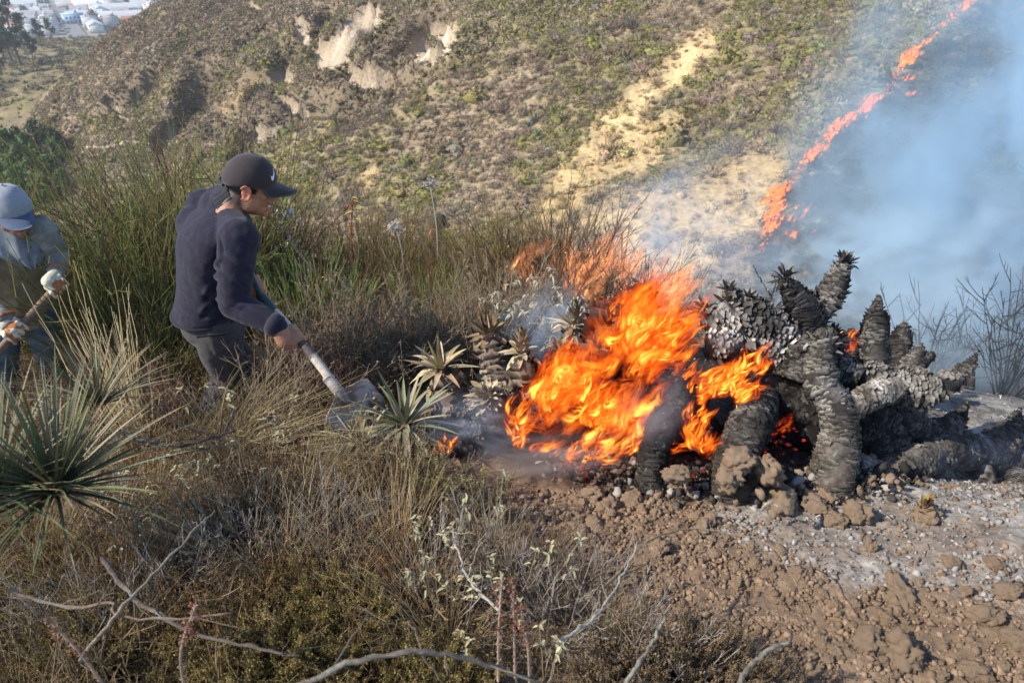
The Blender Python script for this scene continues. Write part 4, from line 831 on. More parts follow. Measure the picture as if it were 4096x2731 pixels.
# ------------------------------------------------------------------ the second worker, at the left edge
def second_worker():
    at_ = lambda px, py, d: at(px, py, d*1.12)
    f = unit((.62, -.78, 0)); l = unit(np.cross((0, 0, 1), f)); up = np.array([0, 0, 1.0]); Mh = basis((.62, -.66, -.30)); T = at_(12, 212, 3.02); Wh = lambda p: np.asarray(p, float) @ Mh.T + T
    N = at_(7, 224, 3.12); P = at_(16, 308, 3.42); SL = at_(42, 230, 3.12); SR = at_(-28, 240, 3.02)
    EL = at_(57, 254, 3.20); WL = at_(58, 272, 3.16); GL = at_(57, 287, 3.10); ER = at_(-18, 305, 3.08); WR = at_(6, 318, 2.98); GR = at_(16, 331, 2.96)
    a0, a1 = at_(66, 276, 3.14), at_(-30, 383, 2.86); axis = unit(a1-a0); GL = a0+axis*((GL-a0)@axis); GR = a0+axis*((GR-a0)@axis)
    hl, hr = P+l*.09-up*.05, P-l*.09-up*.05; KL, KR = at_(46, 345, 3.50), at_(4, 352, 3.42); AL, AR = at_(62, 392, 3.85), at_(6, 400, 3.7)
    root = thing('person', 'worker in blue cap, grey neck cloth and beige jacket bending over a pole', 'person', (float(P[0]), float(P[1]), float(near_z(P[0], P[1])))); off = np.array(root.location)
    mb = MB(); h = MB(); head_local(h); mb.merge(h, np.block([[Mh, T[:, None]], [np.zeros((1, 3)), np.ones((1, 1))]])); limb(mb, [Wh((0, 0, -.03)), Wh((-.03, 0, -.06)), N], [.057, .057, .06], 14, 6)
    D = N-P; loft(mb, [P-up*.06, P+D*.4, P+D*.8, N], [.13, .13, .13, .05], [.1, .1, .09, .045], l, f)
    for s_, e, w in ((SL, EL, WL), (SR, ER, WR)): limb(mb, [s_-up*.03, e], [.04, .036]); limb(mb, [e, w], [.036, .03])
    for a, k, b in ((hl, KL, AL), (hr, KR, AR)): limb(mb, [a, k], [.07, .055]); limb(mb, [k, b], [.05, .038])
    kids = [skin_mesh('body', mb, .007, None, M_skin, (.27, .125, .08), 3)]
    kids.append(cap_meshes(Mh, T, None, (.25, .28, .325), (.06, .09, .155), 1.06, False, .09, 5, .085))
    for s_ in (1, -1): e = MB(); ball(e, Wh((.082, s_*.031, .017)), .0115); kids.append(e.build('eye', M_eye, None, True))
    m2 = MB(); D = N-P; loft(m2, [P-up*.10, P, P+D*.3, P+D*.6, P+D*.85, N], [.165, .165, .165, .17, .155, .08], [.145, .145, .14, .13, .115, .075], l, f, 26)
    fl = [([P+D*.1+f*.15+l*x, P+D*.5+f*.14+l*(x+.03)], .008*(-1)**i, .015) for i, x in enumerate((-.14, -.08, -.01, .06, .12))]+[([P+D*t+f*.15-l*.16, P+D*(t+.06)+f*.16, P+D*t+f*.14+l*.17], .007*(-1)**i, .014) for i, t in enumerate((.0, .1, .24, .36))]
    jk = cloth_mesh('jacket', m2, .0085, None, M_jacket, (.34, .295, .22), .010, 4, 11, fl, (9, 9, 9)); kids.append(jk)
    for s_, e, w, nm in ((SL, EL, WL, 'sleeve'), (SR, ER, WR, 'sleeve')):
        m3 = MB(); limb(m3, [N*.35+s_*.65-up*.01, s_-up*.005], [.075, .078], 14, 4); limb(m3, [s_, s_*.5+e*.5, e], [.078, .066, .06], 16, 10); limb(m3, [e, w], [.062, .048], 16, 8); sv = cloth_mesh(nm, m3, .008, None, M_jacket, (.21, .215, .205), .012, 3, 12, (), (8, 8, 14)); kids.append(sv)
    # neck cloth: a draped triangle in front of the chest
    pts = np.array([(-.02, .10, .0), (.02, -.10, 0)]); m4 = MB(); nu, nv = 22, 26; U, Vv = np.meshgrid(np.linspace(0, 1, nu), np.linspace(-1, 1, nv), indexing='ij')
    top = N+up*.045; wdt = .10*(1-U)**.75+.012+.03*np.sin(U*PI); drop = .23*U; fw = .085*np.cos(Vv*1.25)*(1-.3*U)+.075*np.sin(U*PI*.6)+.012*np.sin(Vv*9+U*5)*(U+.2)+.05*U
    pos = top+l*(Vv*wdt*1.15+.03*U)[..., None]+f*(fw+.03)[..., None]-up*(drop+.02*np.abs(Vv)*(1-U))[..., None]
    i = np.arange(nu*nv).reshape(nu, nv); q = np.stack([i[:-1, :-1], i[1:, :-1], i[1:, 1:], i[:-1, 1:]], -1).reshape(-1, 4); k = nu*nv; v = np.concatenate([pos.reshape(-1, 3), pos.reshape(-1, 3)-f*.006]); rim = np.concatenate([i[0], i[1:, -1], i[-1, -2::-1], i[-2::-1, 0]]); rq = np.stack([rim[:-1], rim[1:], rim[1:]+k, rim[:-1]+k], -1)
    m4.add(v, np.concatenate([q, q[:, ::-1]+k, rq]), (.19, .22, .25)); kids.append(m4.build('neck_cloth', M_jacket, None, True))
    m7 = MB(); loft(m7, [N-up*.02, N+up*.03, Wh((-.03, 0, -.05)), Wh((-.03, 0, .0))], [.11, .10, .088, .082], [.10, .095, .095, .085], l, f, 20); kids.append(cloth_mesh('neck_cloth', m7, .009, None, M_jacket, (.19, .22, .25), .012, 2, 14, (), (9, 9, 20)))
    for c, w, pd, th in ((GL, WL, (.5, -.6, .6), 1), (GR, WR, (-.2, -.6, .7), 1)):
        m5 = MB(); grip(m5, c, axis, pd, w, .0195, .0275, th, 1.12); loft(m5, [w, w*.5+c*.5], [.040, .042], [.040, .042], unit(np.cross(axis, up)), axis, 14); v, nr, t = remesh(m5, .004, 2); dc = np.linalg.norm(v-c, axis=1); cl = np.where((fbm(v*28, 2, 19) > .56)[:, None] & (dc < .06)[:, None], np.array([.42, .17, .08]), np.array([.62, .60, .47])); g = MB().add(v, t, cl).build('glove', M_glove, None, True); kids.append(g)
        wa = unit(w-c); b1 = unit(np.cross(wa, axis)); b2 = np.cross(wa, b1); m6 = MB(); tube(m6, np.array([w+wa*.012+b1*.044*math.cos(t)+b2*.044*math.sin(t) for t in np.linspace(0, 2*PI, 22)]), .006, 6, (.55, .16, .05)); m6.build('cuff_band', M_glove, g, True)
    mt = MB(); loft(mt, [P+up*.0, P-up*.07, P-up*.15], [.16, .165, .12], [.125, .135, .11], l, f, 20)
    for a, k, b in ((hl, KL, AL), (hr, KR, AR)): limb(mt, [a, a*.5+k*.5, k], [.10, .09, .078]); limb(mt, [k, k*.5+b*.5, b], [.078, .072, .068])
    kids.append(cloth_mesh('jeans', mt, .0085, None, M_greycloth, (.10, .15, .21), .009, 4, 13, (), (9, 9, 9)))
    for a in (AL, AR): sh = MB(); ball(sh, a+f*.06-up*.03, (.13, .048, .045), basis(f), 2, (.05, .045, .04)); kids.append(sh.build('boot', M_wood, None, True))
    for k in kids: k.parent = root; k.matrix_parent_inverse = Matrix.Translation(-V(off))
    pl = MB(); u = np.linspace(0, 1, 14)[:, None]; tube(pl, a0+(a1-a0)*u*1.0, .0195, 12, (.21, .145, .10)); o = pl.build('pole', M_wood, None, True); tag(o, 'brown wooden tool pole held by the worker in the beige jacket', 'pole')
second_worker()

def far_person(px, py, d, cap, shirt, label, flap):
    T = at(px, py, d); Mh = basis((.5, .6, -.3)); N = T+np.array([-.03, -.02, -.13]); P = N+np.array([-.05, 0, -.52]); up = np.array([0, 0, 1.0]); f = unit((.5, .6, 0)); l = unit(np.cross(up, f)); gz = float(near_z(P[0], P[1]))
    root = thing('person', label, 'person', (P[0], P[1], gz)); off = np.array(root.location); mb = MB(); h = MB(); head_local(h, 2); mb.merge(h, np.block([[Mh, T[:, None]], [np.zeros((1, 3)), np.ones((1, 1))]])); limb(mb, [T-up*.03, N], [.057, .06], 12, 4)
    loft(mb, [P-up*.05, P+up*.25, N-up*.08], [.12, .13, .1], [.09, .1, .07], l, f, 14)
    for s in (1, -1): limb(mb, [P+l*.08*s-up*.05, P+l*.1*s-up*.45, P+l*.1*s-up*(.85)], [.07, .05, .04], 10, 6); limb(mb, [N+l*s*.16-up*.1, N+l*s*.22-up*.36+f*.05, N+l*s*.14-up*.52+f*.2], [.04, .035, .03], 10, 6); ball(mb, N+l*s*.13-up*.55+f*.22, (.03, .025, .04))
    kids = [skin_mesh('body', mb, .011, None, M_skin, (.27, .13, .085), 3)]
    c = cap_meshes(Mh, T, None, cap, cap, 1.05, False, .06, 8); kids.append(c)
    m = MB(); loft(m, [P-up*.08, P+up*.2, N-up*.1, N-up*.01], [.17, .18, .17, .07], [.14, .14, .12, .07], l, f, 18)
    for s in (1, -1): limb(m, [N+l*s*.16-up*.1, N+l*s*.22-up*.36+f*.05], [.08, .06], 12, 6); limb(m, [N+l*s*.22-up*.36+f*.05, N+l*s*.15-up*.5+f*.19], [.06, .045], 12, 6)
    kids.append(cloth_mesh('shirt', m, .011, None, M_jacket, shirt, .008, 3, 21))
    mt = MB(); loft(mt, [P, P-up*.15], [.15, .14], [.12, .12], l, f, 14)
    for s in (1, -1): limb(mt, [P+l*.08*s-up*.05, P+l*.1*s-up*.45, P+l*.1*s-up*(.86)], [.095, .075, .065], 12, 8)
    kids.append(cloth_mesh('trousers', mt, .012, None, M_greycloth, (.06, .07, .10), .008, 3, 22))
    if flap:
        fm = MB(); th = np.linspace(PI*.45, PI*1.55, 14); nu = 8; pos = np.array([[((-.0+.100+.02*u)*math.cos(t), (.088+.012*u)*math.sin(t), .055-.16*u+.008*math.sin(t*7)*u) for t in th] for u in np.linspace(0, 1, nu)]); i = np.arange(nu*14).reshape(nu, 14); q = np.stack([i[:-1, :-1], i[1:, :-1], i[1:, 1:], i[:-1, 1:]], -1).reshape(-1, 4)
        w = pos.reshape(-1, 3); v = np.concatenate([w, w*np.array([.96, .96, 1])]) @ Mh.T+T; fm.add(v, np.concatenate([q, q+nu*14]), (.74, .74, .74)); fm.build('neck_flap', M_jacket, c, True)
    for k in kids: k.parent = root; k.matrix_parent_inverse = Matrix.Translation(-V(off))
far_person(284, 221, 6.9, (.62, .63, .66), (.62, .62, .64), 'person down the slope in a white and navy cap, half hidden behind twiggy bushes', True)
far_person(437, 226, 7.6, (.035, .033, .035), (.05, .05, .055), 'person in a black cap almost wholly hidden behind the scrub crest', False)
# ================================================================== PLANTS OF THE NEAR SLOPE
M_stem = mat('plant_stem', None, .85, .18, 6, 0, 1, .12); M_fol = mat('small_leaf', None, .75, .2, 6, 0, 1, .15, transl=.12); M_straw = mat('straw', None, .8, .15, 6, 0, 1, .2); M_blade = mat('stiff_blade', None, .5, .15, 5, 0, 1, .35); M_dead = mat('dead_leaf', None, .9, .25, 30, .001, 120, .1)
def fan_stems(r, n, h, spread, seg=6, curve=.25, base_r=.05, lo=.55):
    """stems rising from one base and fanning outwards"""
    a = r.uniform(0, 2*PI, n); tilt = spread*np.sqrt(r.uniform(.0, 1, n)); L = h*r.uniform(lo, 1.05, n); u = np.linspace(0, 1, seg)
    d0 = np.stack([np.cos(a)*np.sin(tilt), np.sin(a)*np.sin(tilt), np.cos(tilt)], -1)
    b = np.stack([np.cos(a)*base_r*r.random(n), np.sin(a)*base_r*r.random(n), np.zeros(n)-.02], -1)
    P = b[:, None]+d0[:, None]*(L[:, None]*u)[..., None]; P[..., 2] += (curve*L*np.sin(tilt))[:, None]*u**2; P[..., :2] -= (d0[:, :2]*(curve*.4*L)[:, None])[:, None]*(u**2)[None, :, None]
    w = r.standard_normal((n, seg, 3)); w[:, 0] = 0; P = P+np.cumsum(w, 1)*(.012*h)
    return P, L
def side_twigs(r, P, k, frac, ang=.5, seg=4):
    S, n, _ = P.shape; idx = np.repeat(np.arange(S), k); t = r.uniform(.3, .92, len(idx)); i = np.minimum((t*(n-1)).astype(int), n-2); f = t*(n-1)-i
    o = P[idx, i]*(1-f)[:, None]+P[idx, i+1]*f[:, None]; T = norm(P[idx, i+1]-P[idx, i]); d = norm(T+ang*r.standard_normal(T.shape)); Ls = np.linalg.norm(P[:, -1]-P[:, 0], axis=1)[idx]*frac*r.uniform(.4, 1.1, len(idx))*(1.1-t*.7)
    u = np.linspace(0, 1, seg); Q = o[:, None]+d[:, None]*(Ls[:, None]*u)[..., None]; Q = Q+(T*Ls[:, None]*.25)[:, None]*(u**2)[None, :, None]; w = r.standard_normal(Q.shape); w[:, 0] = 0; return Q+np.cumsum(w, 1)*(.025*Ls)[:, None, None], t
def grad(c0, c1, n, seg, r, a=.2, k=1.0):
    u = (np.linspace(0, 1, seg)**k)[None, :, None]; x = jit(c0, n, a, r)[:, None]; y = jit(c1, n, a, r)[:, None]; return x+(y-x)*u
def broom_mesh(sd, n, h, spread, c0, c1, rad=.0034, k=3, tips=None, ang=.35, curve=.22):
    r = np.random.default_rng(sd); mb = MB(); P, L = fan_stems(r, n, h, spread, 7, curve, .07*h); col = grad(c0, c1, n, 7, r, .25, .7)
    brown = r.random(n) < .25; col[brown] = grad((.09, .065, .045), (.17, .115, .06), brown.sum(), 7, r)
    stems(mb, P, np.linspace(1.25, .42, 7)[None]*rad*r.uniform(.7, 1.2, (n, 1)), 3, col); Q, t = side_twigs(r, P, k, .42, ang)
    m = len(Q); cq = grad(np.array(c0)*.4+np.array(c1)*.6, c1, m, 4, r, .28); b2 = np.repeat(brown, k); cq[b2] = grad((.12, .08, .05), (.22, .14, .06), b2.sum(), 4, r)
    if tips is not None: w = r.random(m) < .3; cq[w, -1] = tips
    stems(mb, Q, np.linspace(.75, .3, 4)[None]*rad, 3, cq); Q2, _ = side_twigs(r, Q, 1, .5, ang); stems(mb, Q2, np.linspace(.55, .28, 4)[None]*rad, 3, grad(c1, c1, len(Q2), 4, r, .3)); return mb
def twiggy_mesh(sd, n, h, spread, c0, c1, rad=.003, k=4, ang=.7, buds=0, budc=(.25, .2, .13)):
    r = np.random.default_rng(sd); mb = MB(); P, L = fan_stems(r, n, h, spread, 6, .08, .06*h, .45); stems(mb, P, np.linspace(1.3, .5, 6)[None]*rad, 3, grad(c0, c1, n, 6, r, .25)); Q, _ = side_twigs(r, P, k, .5, ang); stems(mb, Q, np.linspace(.8, .35, 4)[None]*rad, 3, grad(c0, c1, len(Q), 4, r, .3))
    Q2, _ = side_twigs(r, Q, 2, .5, ang); stems(mb, Q2, np.linspace(.55, .3, 4)[None]*rad, 3, grad(c1, c1, len(Q2), 4, r, .3))
    if buds:
        i = r.integers(0, len(Q2), buds); j = r.integers(1, 4, buds); chips(mb, Q2[i, j], .009*h/.6*r.uniform(.6, 1.5, buds), jit(budc, buds, .3, r), r)
    return mb
def heath_mesh(sd, n, h, c1, bare=.25):
    """small upright shrub: thin woody stems packed with scale-like leaves towards the tips"""
    r = np.random.default_rng(sd); mb = MB(); P, L = fan_stems(r, n, h, .75, 5, .3, .10*h, .6); stems(mb, P, np.linspace(.0024, .0011, 5), 3, grad((.10, .08, .065), (.17, .13, .08), n, 5, r))
    Q, t = side_twigs(r, P, 3, .35, .35); stems(mb, Q, np.linspace(.0014, .0008, 4), 3, grad((.12, .09, .06), (.18, .14, .07), len(Q), 4, r))
    A = np.concatenate([P[:, -1], Q[:, -1], Q[:, -2]]); B = np.concatenate([P[:, -2], Q[:, -2], Q[:, -3]]); keep = r.random(len(A)) > bare; A, B = A[keep], B[keep]; kk = 20
    f = r.random((len(A), kk, 1)); pts = (A[:, None]*f+B[:, None]*(1-f)+.0035*r.standard_normal((len(A), kk, 3))).reshape(-1, 3); cl = np.repeat(jit(c1, len(A), .3, r), kk, 0)*(.75+.5*r.random((len(pts), 1))); chips(mb, pts, r.uniform(.004, .0075, len(pts)), cl, r, .5); return mb
def grass_mesh(sd, n, h, spread, c0, c1, lean=(0, 0), droop=.25, rad=.0016, heads=False):
    r = np.random.default_rng(sd); mb = MB(); P, L = fan_stems(r, n, h, spread, 8, -.35*droop/.25, .035, .5); u = np.linspace(0, 1, 8); P[..., 0] += lean[0]*h*(u**1.4)[None]*r.uniform(.5, 1.1, (n, 1)); P[..., 1] += lean[1]*h*(u**1.4)[None]*r.uniform(.5, 1.1, (n, 1))
    P[..., 2] -= (droop*L*r.uniform(0, 1, n))[:, None]*u**2.5; stems(mb, P, np.linspace(1.1, .3, 8)[None]*rad, 3, grad(c0, c1, n, 8, r, .22))
    return mb
def curl_mesh(sd, n, h, c, rad=.0012):
    r = np.random.default_rng(sd); mb = MB(); P, L = fan_stems(r, n, h, 1.2, 9, -.6, .08, .4); w = r.standard_normal(P.shape); w[:, 0] = 0; P = P+np.cumsum(np.cumsum(w, 1), 1)*.006*h/.4; stems(mb, P, np.linspace(1.1, .5, 9)[None]*rad, 3, grad(c, np.array(c)*1.15, n, 9, r, .3)); return mb

# ---- uncountable undergrowth between the plants you can pick out
M_under = inst_mat('undergrowth', .9, .15, 5, .08)
UG = [twiggy_mesh(31, 16, .30, .9, (.8, .72, .66), (1, .92, .84), .0018, 4, .8, 160, (1.1, .8, .5)), twiggy_mesh(32, 14, .26, 1.1, (.7, .64, .6), (1, .95, .9), .0016, 4, .9, 60, (1, .85, .6)), curl_mesh(33, 34, .30, (1.15, 1.0, .78), .0011), grass_mesh(34, 40, .38, .55, (.9, .78, .55), (1.35, 1.15, .8), droop=.35, rad=.0012), twiggy_mesh(35, 20, .22, .8, (.75, .6, .5), (1.0, .8, .62), .0015, 3, .6, 300, (1.0, .72, .5)), curl_mesh(36, 26, .22, (.85, .8, .74), .0014)]
VEG = [(-400, 300), (560, 300), (570, 345), (505, 350), (480, 385), (440, 380), (395, 395), (335, 420), (322, 445), (345, 478), (372, 482), (420, 482), (440, 500), (470, 520), (560, 560), (600, 610), (635, 655), (650, 720), (-400, 900)]
def scatter_under():
    r = np.random.default_rng(12); n = 9000; x = r.uniform(-4.2, 2.2, n); y = r.uniform(.45, 6.6, n); px, py, d = proj(ground(x, y)); w = (fbm2(x*4, y*4, 3, 81)-.5)*40
    veg = softpoly(px+w, py+w*.4, VEG, 8); back = (py < 345) & (px < 760); bare = sstep(.30, .46, fbm2(x*2.2, y*2.2, 3, 82))
    k = (r.random(n) < np.maximum(veg*(.35+.65*bare), back*.8*(px < 720))) & (px > -160) & (px < 900) & ~((py > 400) & (py < 500) & (px < 135) & (y < 2.6)) & (py < 980) & (np.hypot(x, y) > .5)
    x, y, px, py = x[k], y[k], px[k], py[k]; n = len(x); p = ground(x, y); p[:, 2] -= .02; base = np.where((fbm2(x*2, y*2, 3, 83) > .5)[:, None], np.array([.30, .23, .14]), np.array([.25, .205, .145])); red = r.random(n) < .12; base[red] = (.21, .12, .075); c = base*(1+.3*r.uniform(-1, 1, (n, 1)))
    s = r.uniform(.7, 1.3, n)*np.where(y > 2.6, 1.35, 1)*np.where((px > 420) & (py > 480), .75, 1); ch = r.choice(6, n, p=[.20, .16, .20, .19, .14, .11])
    rot = np.stack([r.normal(0, .25, n), r.normal(0, .25, n), r.uniform(0, 6.28, n)], -1); print('under', n)
    gn_scatter('dry_undergrowth', UG, M_under, p, rot, s, c, 'tangled dry twigs and grass covering the near slope', ch, r)
scatter_under()

def plant(name, label, cat, parts, group=None):
    t = thing(name, label, cat, (0, 0, 0), 0, group)
    for nm, mb, m in parts: mb.build(nm, m, t, kind='stuff' if nm == 'leaf' else None)
    return t
def put_all(proto, rows, first_label=None):
    """rows: x, y (metres), turn, size, label; the first row is the prototype itself"""
    for k, row in enumerate(rows):
        x, y, rz, sc, lb = row[:5]; tl = row[5] if len(row) > 5 else (0, 0); loc = ground(np.array(x), np.array(y))
        if k == 0: place(proto, loc, rz, sc, tl); proto['label'] = lb
        else: dup(proto, loc, rz, sc, lb, None, tl)
def xy(px, py, y):
    """ground spot straight under the pixel at that distance (metres along y)"""
    r = ray(px, py); t = y/r[1]; return float(r[0]*t), float(y)
GRN, OLV, YOL = (.165, .185, .062), (.165, .16, .06), (.24, .195, .085)
# reed-stemmed broom bushes
bA = plant('broom_bush', 'x', 'bush', [('stem', broom_mesh(51, 190, 1.25, .80, (.10, .085, .05), GRN, .0036, 4, (.36, .20, .06), .5), M_stem)], 'green broom bushes behind the men')
bB = plant('broom_bush', 'x', 'bush', [('stem', broom_mesh(52, 180, 1.0, .90, (.11, .09, .06), YOL, .0032, 4, (.38, .22, .08), .5), M_stem)], 'tan tipped broom bushes along the crest')
bC = plant('broom_bush', 'x', 'bush', [('stem', broom_mesh(53, 120, .85, .55, (.15, .15, .06), (.21, .27, .09), .0042, 2, None, .25), M_stem)], 'bright green broom bushes')
put_all(bA, [(*xy(118, 300, 3.75), 0, 1.22, 'big green broom bush between the two men, the widest of the broom bushes'), (*xy(160, 290, 3.95), 1.3, 1.25, 'tall broom bush just behind the back of the man in navy'), (*xy(75, 300, 4.3), 2.2, 1.12, 'broom bush rising behind the bent worker in the blue cap'), (*xy(215, 300, 4.3), 3.4, 1.15, 'broom bush directly behind the cap of the man in navy'), (*xy(105, 300, 4.7), 4.1, 1.0, 'broom bush behind the widest broom bush, near the green ravine trees'), (*xy(150, 335, 3.2), 5.0, .72, 'low broom bush at the elbow of the man in navy')])
put_all(bB, [(*xy(352, 270, 4.9), 0, 1.22, 'yellow tipped broom bush around the red flowered stalk'), (*xy(385, 270, 5.0), .8, 1.15, 'yellow tipped broom bush right of the red flowered stalk'), (*xy(318, 270, 4.6), 1.9, .85, 'broom bush in front of the person in the white cap'), (*xy(425, 270, 4.8), 2.4, .98, 'broom bush below the tall white dried flower head'), (*xy(462, 270, 4.7), 3.0, 1.0, 'broom bush right of the hidden black cap'), (*xy(495, 270, 4.5), 3.9, .95, 'olive broom bush left of the bush with flames behind it'), (*xy(530, 265, 4.4), 4.4, 1.0, 'broom bush with pink flames showing through its stems'), (*xy(290, 270, 4.4), 5.2, .75, 'broom bush between the man in navy and the white capped person'), (*xy(562, 265, 4.5), .4, .8, 'thin broom bush at the right end of the crest, in smoke'), (*xy(372, 300, 4.2), 1.0, .8, 'low broom bush on the slope below the red flowered stalk'), (*xy(445, 300, 4.1), 2.8, .8, 'low broom bush on the slope below the hidden black cap'), (*xy(410, 310, 3.9), .3, .66, 'small broom bush above the dry grass patch in the middle')])
put_all(bC, [(*xy(302, 330, 3.75), 0, 1.0, 'bright green reed stemmed bush right of the navy sleeve'), (*xy(318, 340, 3.6), 1.1, .85, 'bright green reed stemmed bush above the shovel handle', (0, .25)), (*xy(432, 330, 3.8), 2.0, .72, 'green drooping broom in the middle of the dry scrub'), (*xy(285, 330, 4.0), 2.9, .9, 'bright green stems close behind the shovel grip')])
# dark bare bushes
tA = plant('bare_twig_bush', 'x', 'bush', [('stem', twiggy_mesh(61, 60, 1.15, .55, (.075, .06, .052), (.115, .07, .05), .0036, 5, .5), M_stem)], 'bare dark bushes')
put_all(tA, [(*xy(222, 260, 4.6), 0, 1.5, 'dark bare bush sticking up behind the cap of the man in navy'), (*xy(250, 270, 4.7), 1.4, 1.25, 'dark bare bush in front of the cap brim'), (*xy(548, 270, 4.3), 2.2, .95, 'dark bare bush in front of the pink flames'), (*xy(572, 285, 4.1), 3.0, .8, 'thin bare bush right of the dark one, in front of the pink flames'), (*xy(620, 290, 4.2), 4.0, .75, 'sparse bare bush above the tip of the big fire'), (*xy(480, 290, 4.4), 5.0, .7, 'bare bush among the olive brooms'), (*xy(300, 280, 5.2), .7, .9, 'bare bush hiding the chest of the white capped person'), (*xy(655, 320, 3.7), 5.6, .6, 'singed bare bush at the right edge of the big fire')])
# grey dry shrubs on the middle slope
gA = plant('dry_shrub', 'x', 'bush', [('stem', twiggy_mesh(62, 46, .62, .85, (.17, .135, .095), (.285, .225, .155), .0026, 5, .6, 700, (.25, .18, .13)), M_stem)], 'dry grey brown shrubs on the middle slope')
MIDL = ['dry shrub beside the shovel shaft, nearest the gripping hand', 'dry shrub right of the shovel shaft', 'dry shrub above the living rosette', 'dry shrub left of the scorched leafy tip', 'dry shrub above the middle of the shovel shaft', 'dry shrub behind the scorched leafy tip', 'dry shrub between the shovel and the cut back rosette, higher up', 'dry shrub below the green drooping broom', 'dry shrub right of the navy cuff', 'dry shrub in front of the cream leaved shrub', 'dry shrub beside the pale straw tuft', 'dry shrub left of the cream leaved shrub', 'dry shrub under the bright green reed stemmed bush', 'dry shrub just above the shovel blade', 'dry shrub nearest the blue smoke wisp', 'dry shrub between the cream leaved shrub and the cone shaped bud', 'dry shrub above the cut back rosette', 'dry shrub highest up the slope, under the yellow tipped brooms']
rw = np.random.default_rng(4); rows = []
for k, (px, py) in enumerate([(330, 395), (375, 372), (410, 372), (450, 350), (350, 350), (480, 355), (395, 340), (430, 325), (300, 372), (505, 330), (365, 320), (465, 318), (320, 330), (345, 375), (535, 330), (500, 345), (420, 350), (385, 305)]):
    p = gpix(px, py+18); rows.append((p[0], p[1], rw.uniform(0, 6), rw.uniform(.75, 1.15), MIDL[k]))
for px, py, lb in [(140, 345, 'red brown dry bush between the worker and the man in navy'), (95, 365, 'red brown dry bush in front of the worker in jeans'), (150, 385, 'dry bush left of the trousers of the man in navy'), (60, 360, 'dry bush in front of the wooden pole'), (262, 420, 'dry shrub under the shovel handle')]:
    p = gpix(px, py+45); rows.append((p[0], p[1], rw.uniform(0, 6), rw.uniform(.8, 1.05), lb))
put_all(gA, rows)
rB = plant('feathery_dry_weed', 'x', 'weed', [('stem', twiggy_mesh(63, 9, .62, .25, (.16, .10, .075), (.24, .15, .115), .0026, 9, .55, 1500, (.26, .155, .12)), M_stem)], 'feathery dry weeds')
rows = []
for px, py, d, s, lb in [(30, 330, 2.75, 1.0, 'feathery brown weed in front of the worker\'s pole'), (12, 345, 2.7, .8, 'feathery brown weed at the left edge before the worker'), (145, 330, 3.1, .9, 'feathery brown weed beside the tall straw stalks'), (315, 365, 3.0, .8, 'pinkish feathery weed right of the gripping hand'), (335, 350, 3.2, .8, 'pinkish feathery weed above the shovel shaft'), (120, 335, 3.3, .9, 'feathery brown weed below the big broom bush')]:
    q = at(px, py, d); rows.append((q[0], q[1], px*.1, s, lb))
put_all(rB, rows)

# straw: tall stalks and tufts
sA = plant('straw_stalks', 'x', 'grass tuft', [('blade', grass_mesh(71, 44, 1.0, .20, (.40, .31, .15), (.60, .49, .30), droop=.08, rad=.0034), M_straw)], 'tall straw tufts')
p = gpix(138, 452); put_all(sA, [(p[0], p[1], 0, 1.05, 'tall upright straw stalks left of the man in navy'), (*gpix(150, 462)[:2], 2.0, .85, 'shorter straw stalks close beside the tall upright ones')])
sB = plant('straw_tuft', 'x', 'grass tuft', [('blade', grass_mesh(72, 130, .62, .32, (.20, .17, .07), (.50, .40, .22), (.75, -.05), .28, .0013), M_straw)], 'leaning straw tufts')
p = gpix(226, 478); put_all(sB, [(p[0], p[1], 0, 1.1, 'big straw tuft sweeping right beneath the shovel'), (*gpix(205, 470)[:2], .5, .9, 'straw tuft beside the sweeping one, under the trousers'), (*gpix(380, 300)[:2], 3.5, .8, 'pale straw tuft among shrubs in the middle of the slope')])
sC = plant('pale_grass', 'x', 'grass tuft', [('blade', grass_mesh(73, 46, .42, .6, (.40, .33, .2), (.56, .50, .36), droop=.15, rad=.0012), M_straw)], 'pale dry grass tufts')
put_all(sC, [(*gpix(px, py)[:2], k*1.3, s, lb) for k, (px, py, s, lb) in enumerate([(300, 545, 1.0, 'pale dry grass above the yellow heath'), (262, 530, .9, 'pale dry grass left of the yellow heath'), (350, 560, .9, 'bleached grass tuft bending left at the soil edge'), (385, 640, .9, 'pale grass near the long grey branch'), (470, 640, .7, 'pale grass right of the long grey branch'), (130, 640, .8, 'pale grass in the dark lower left corner'), (330, 600, .8, 'pale grass between yellow heath clumps'), (290, 590, .8, 'pale grass behind the yellow heath')])])

sD = plant('tawny_tuft', 'x', 'grass tuft', [('blade', grass_mesh(74, 110, .48, .42, (.24, .18, .09), (.50, .39, .22), (.3, 0), .3, .0012), M_straw)], 'tawny grass tufts')
put_all(sD, [(*gpix(px, py)[:2], k*1.3, s_, lb) for k, (px, py, s_, lb) in enumerate([(160, 520, 1.0, 'tawny grass tuft in the middle of the dark lower left brush'), (60, 560, 1.0, 'tawny grass tuft under the spiky rosette'), (215, 560, 1.0, 'tawny grass tuft right of the crossing branches'), (110, 620, 1.0, 'tawny grass tuft near the bottom left'), (260, 500, .9, 'tawny grass tuft beneath the sweeping straw'), (310, 505, .8, 'tawny grass tuft at the left rim of the dug soil'), (400, 560, .9, 'tawny grass tuft left of the bare soil'), (440, 650, .9, 'tawny grass tuft above the arching grey branch'), (20, 540, .9, 'tawny grass tuft at the left edge'), (340, 470, .8, 'tawny grass tuft below the shovel blade'), (180, 470, .9, 'tawny grass tuft below the tall straw'), (500, 580, .7, 'tawny grass tuft at the soil edge')])])
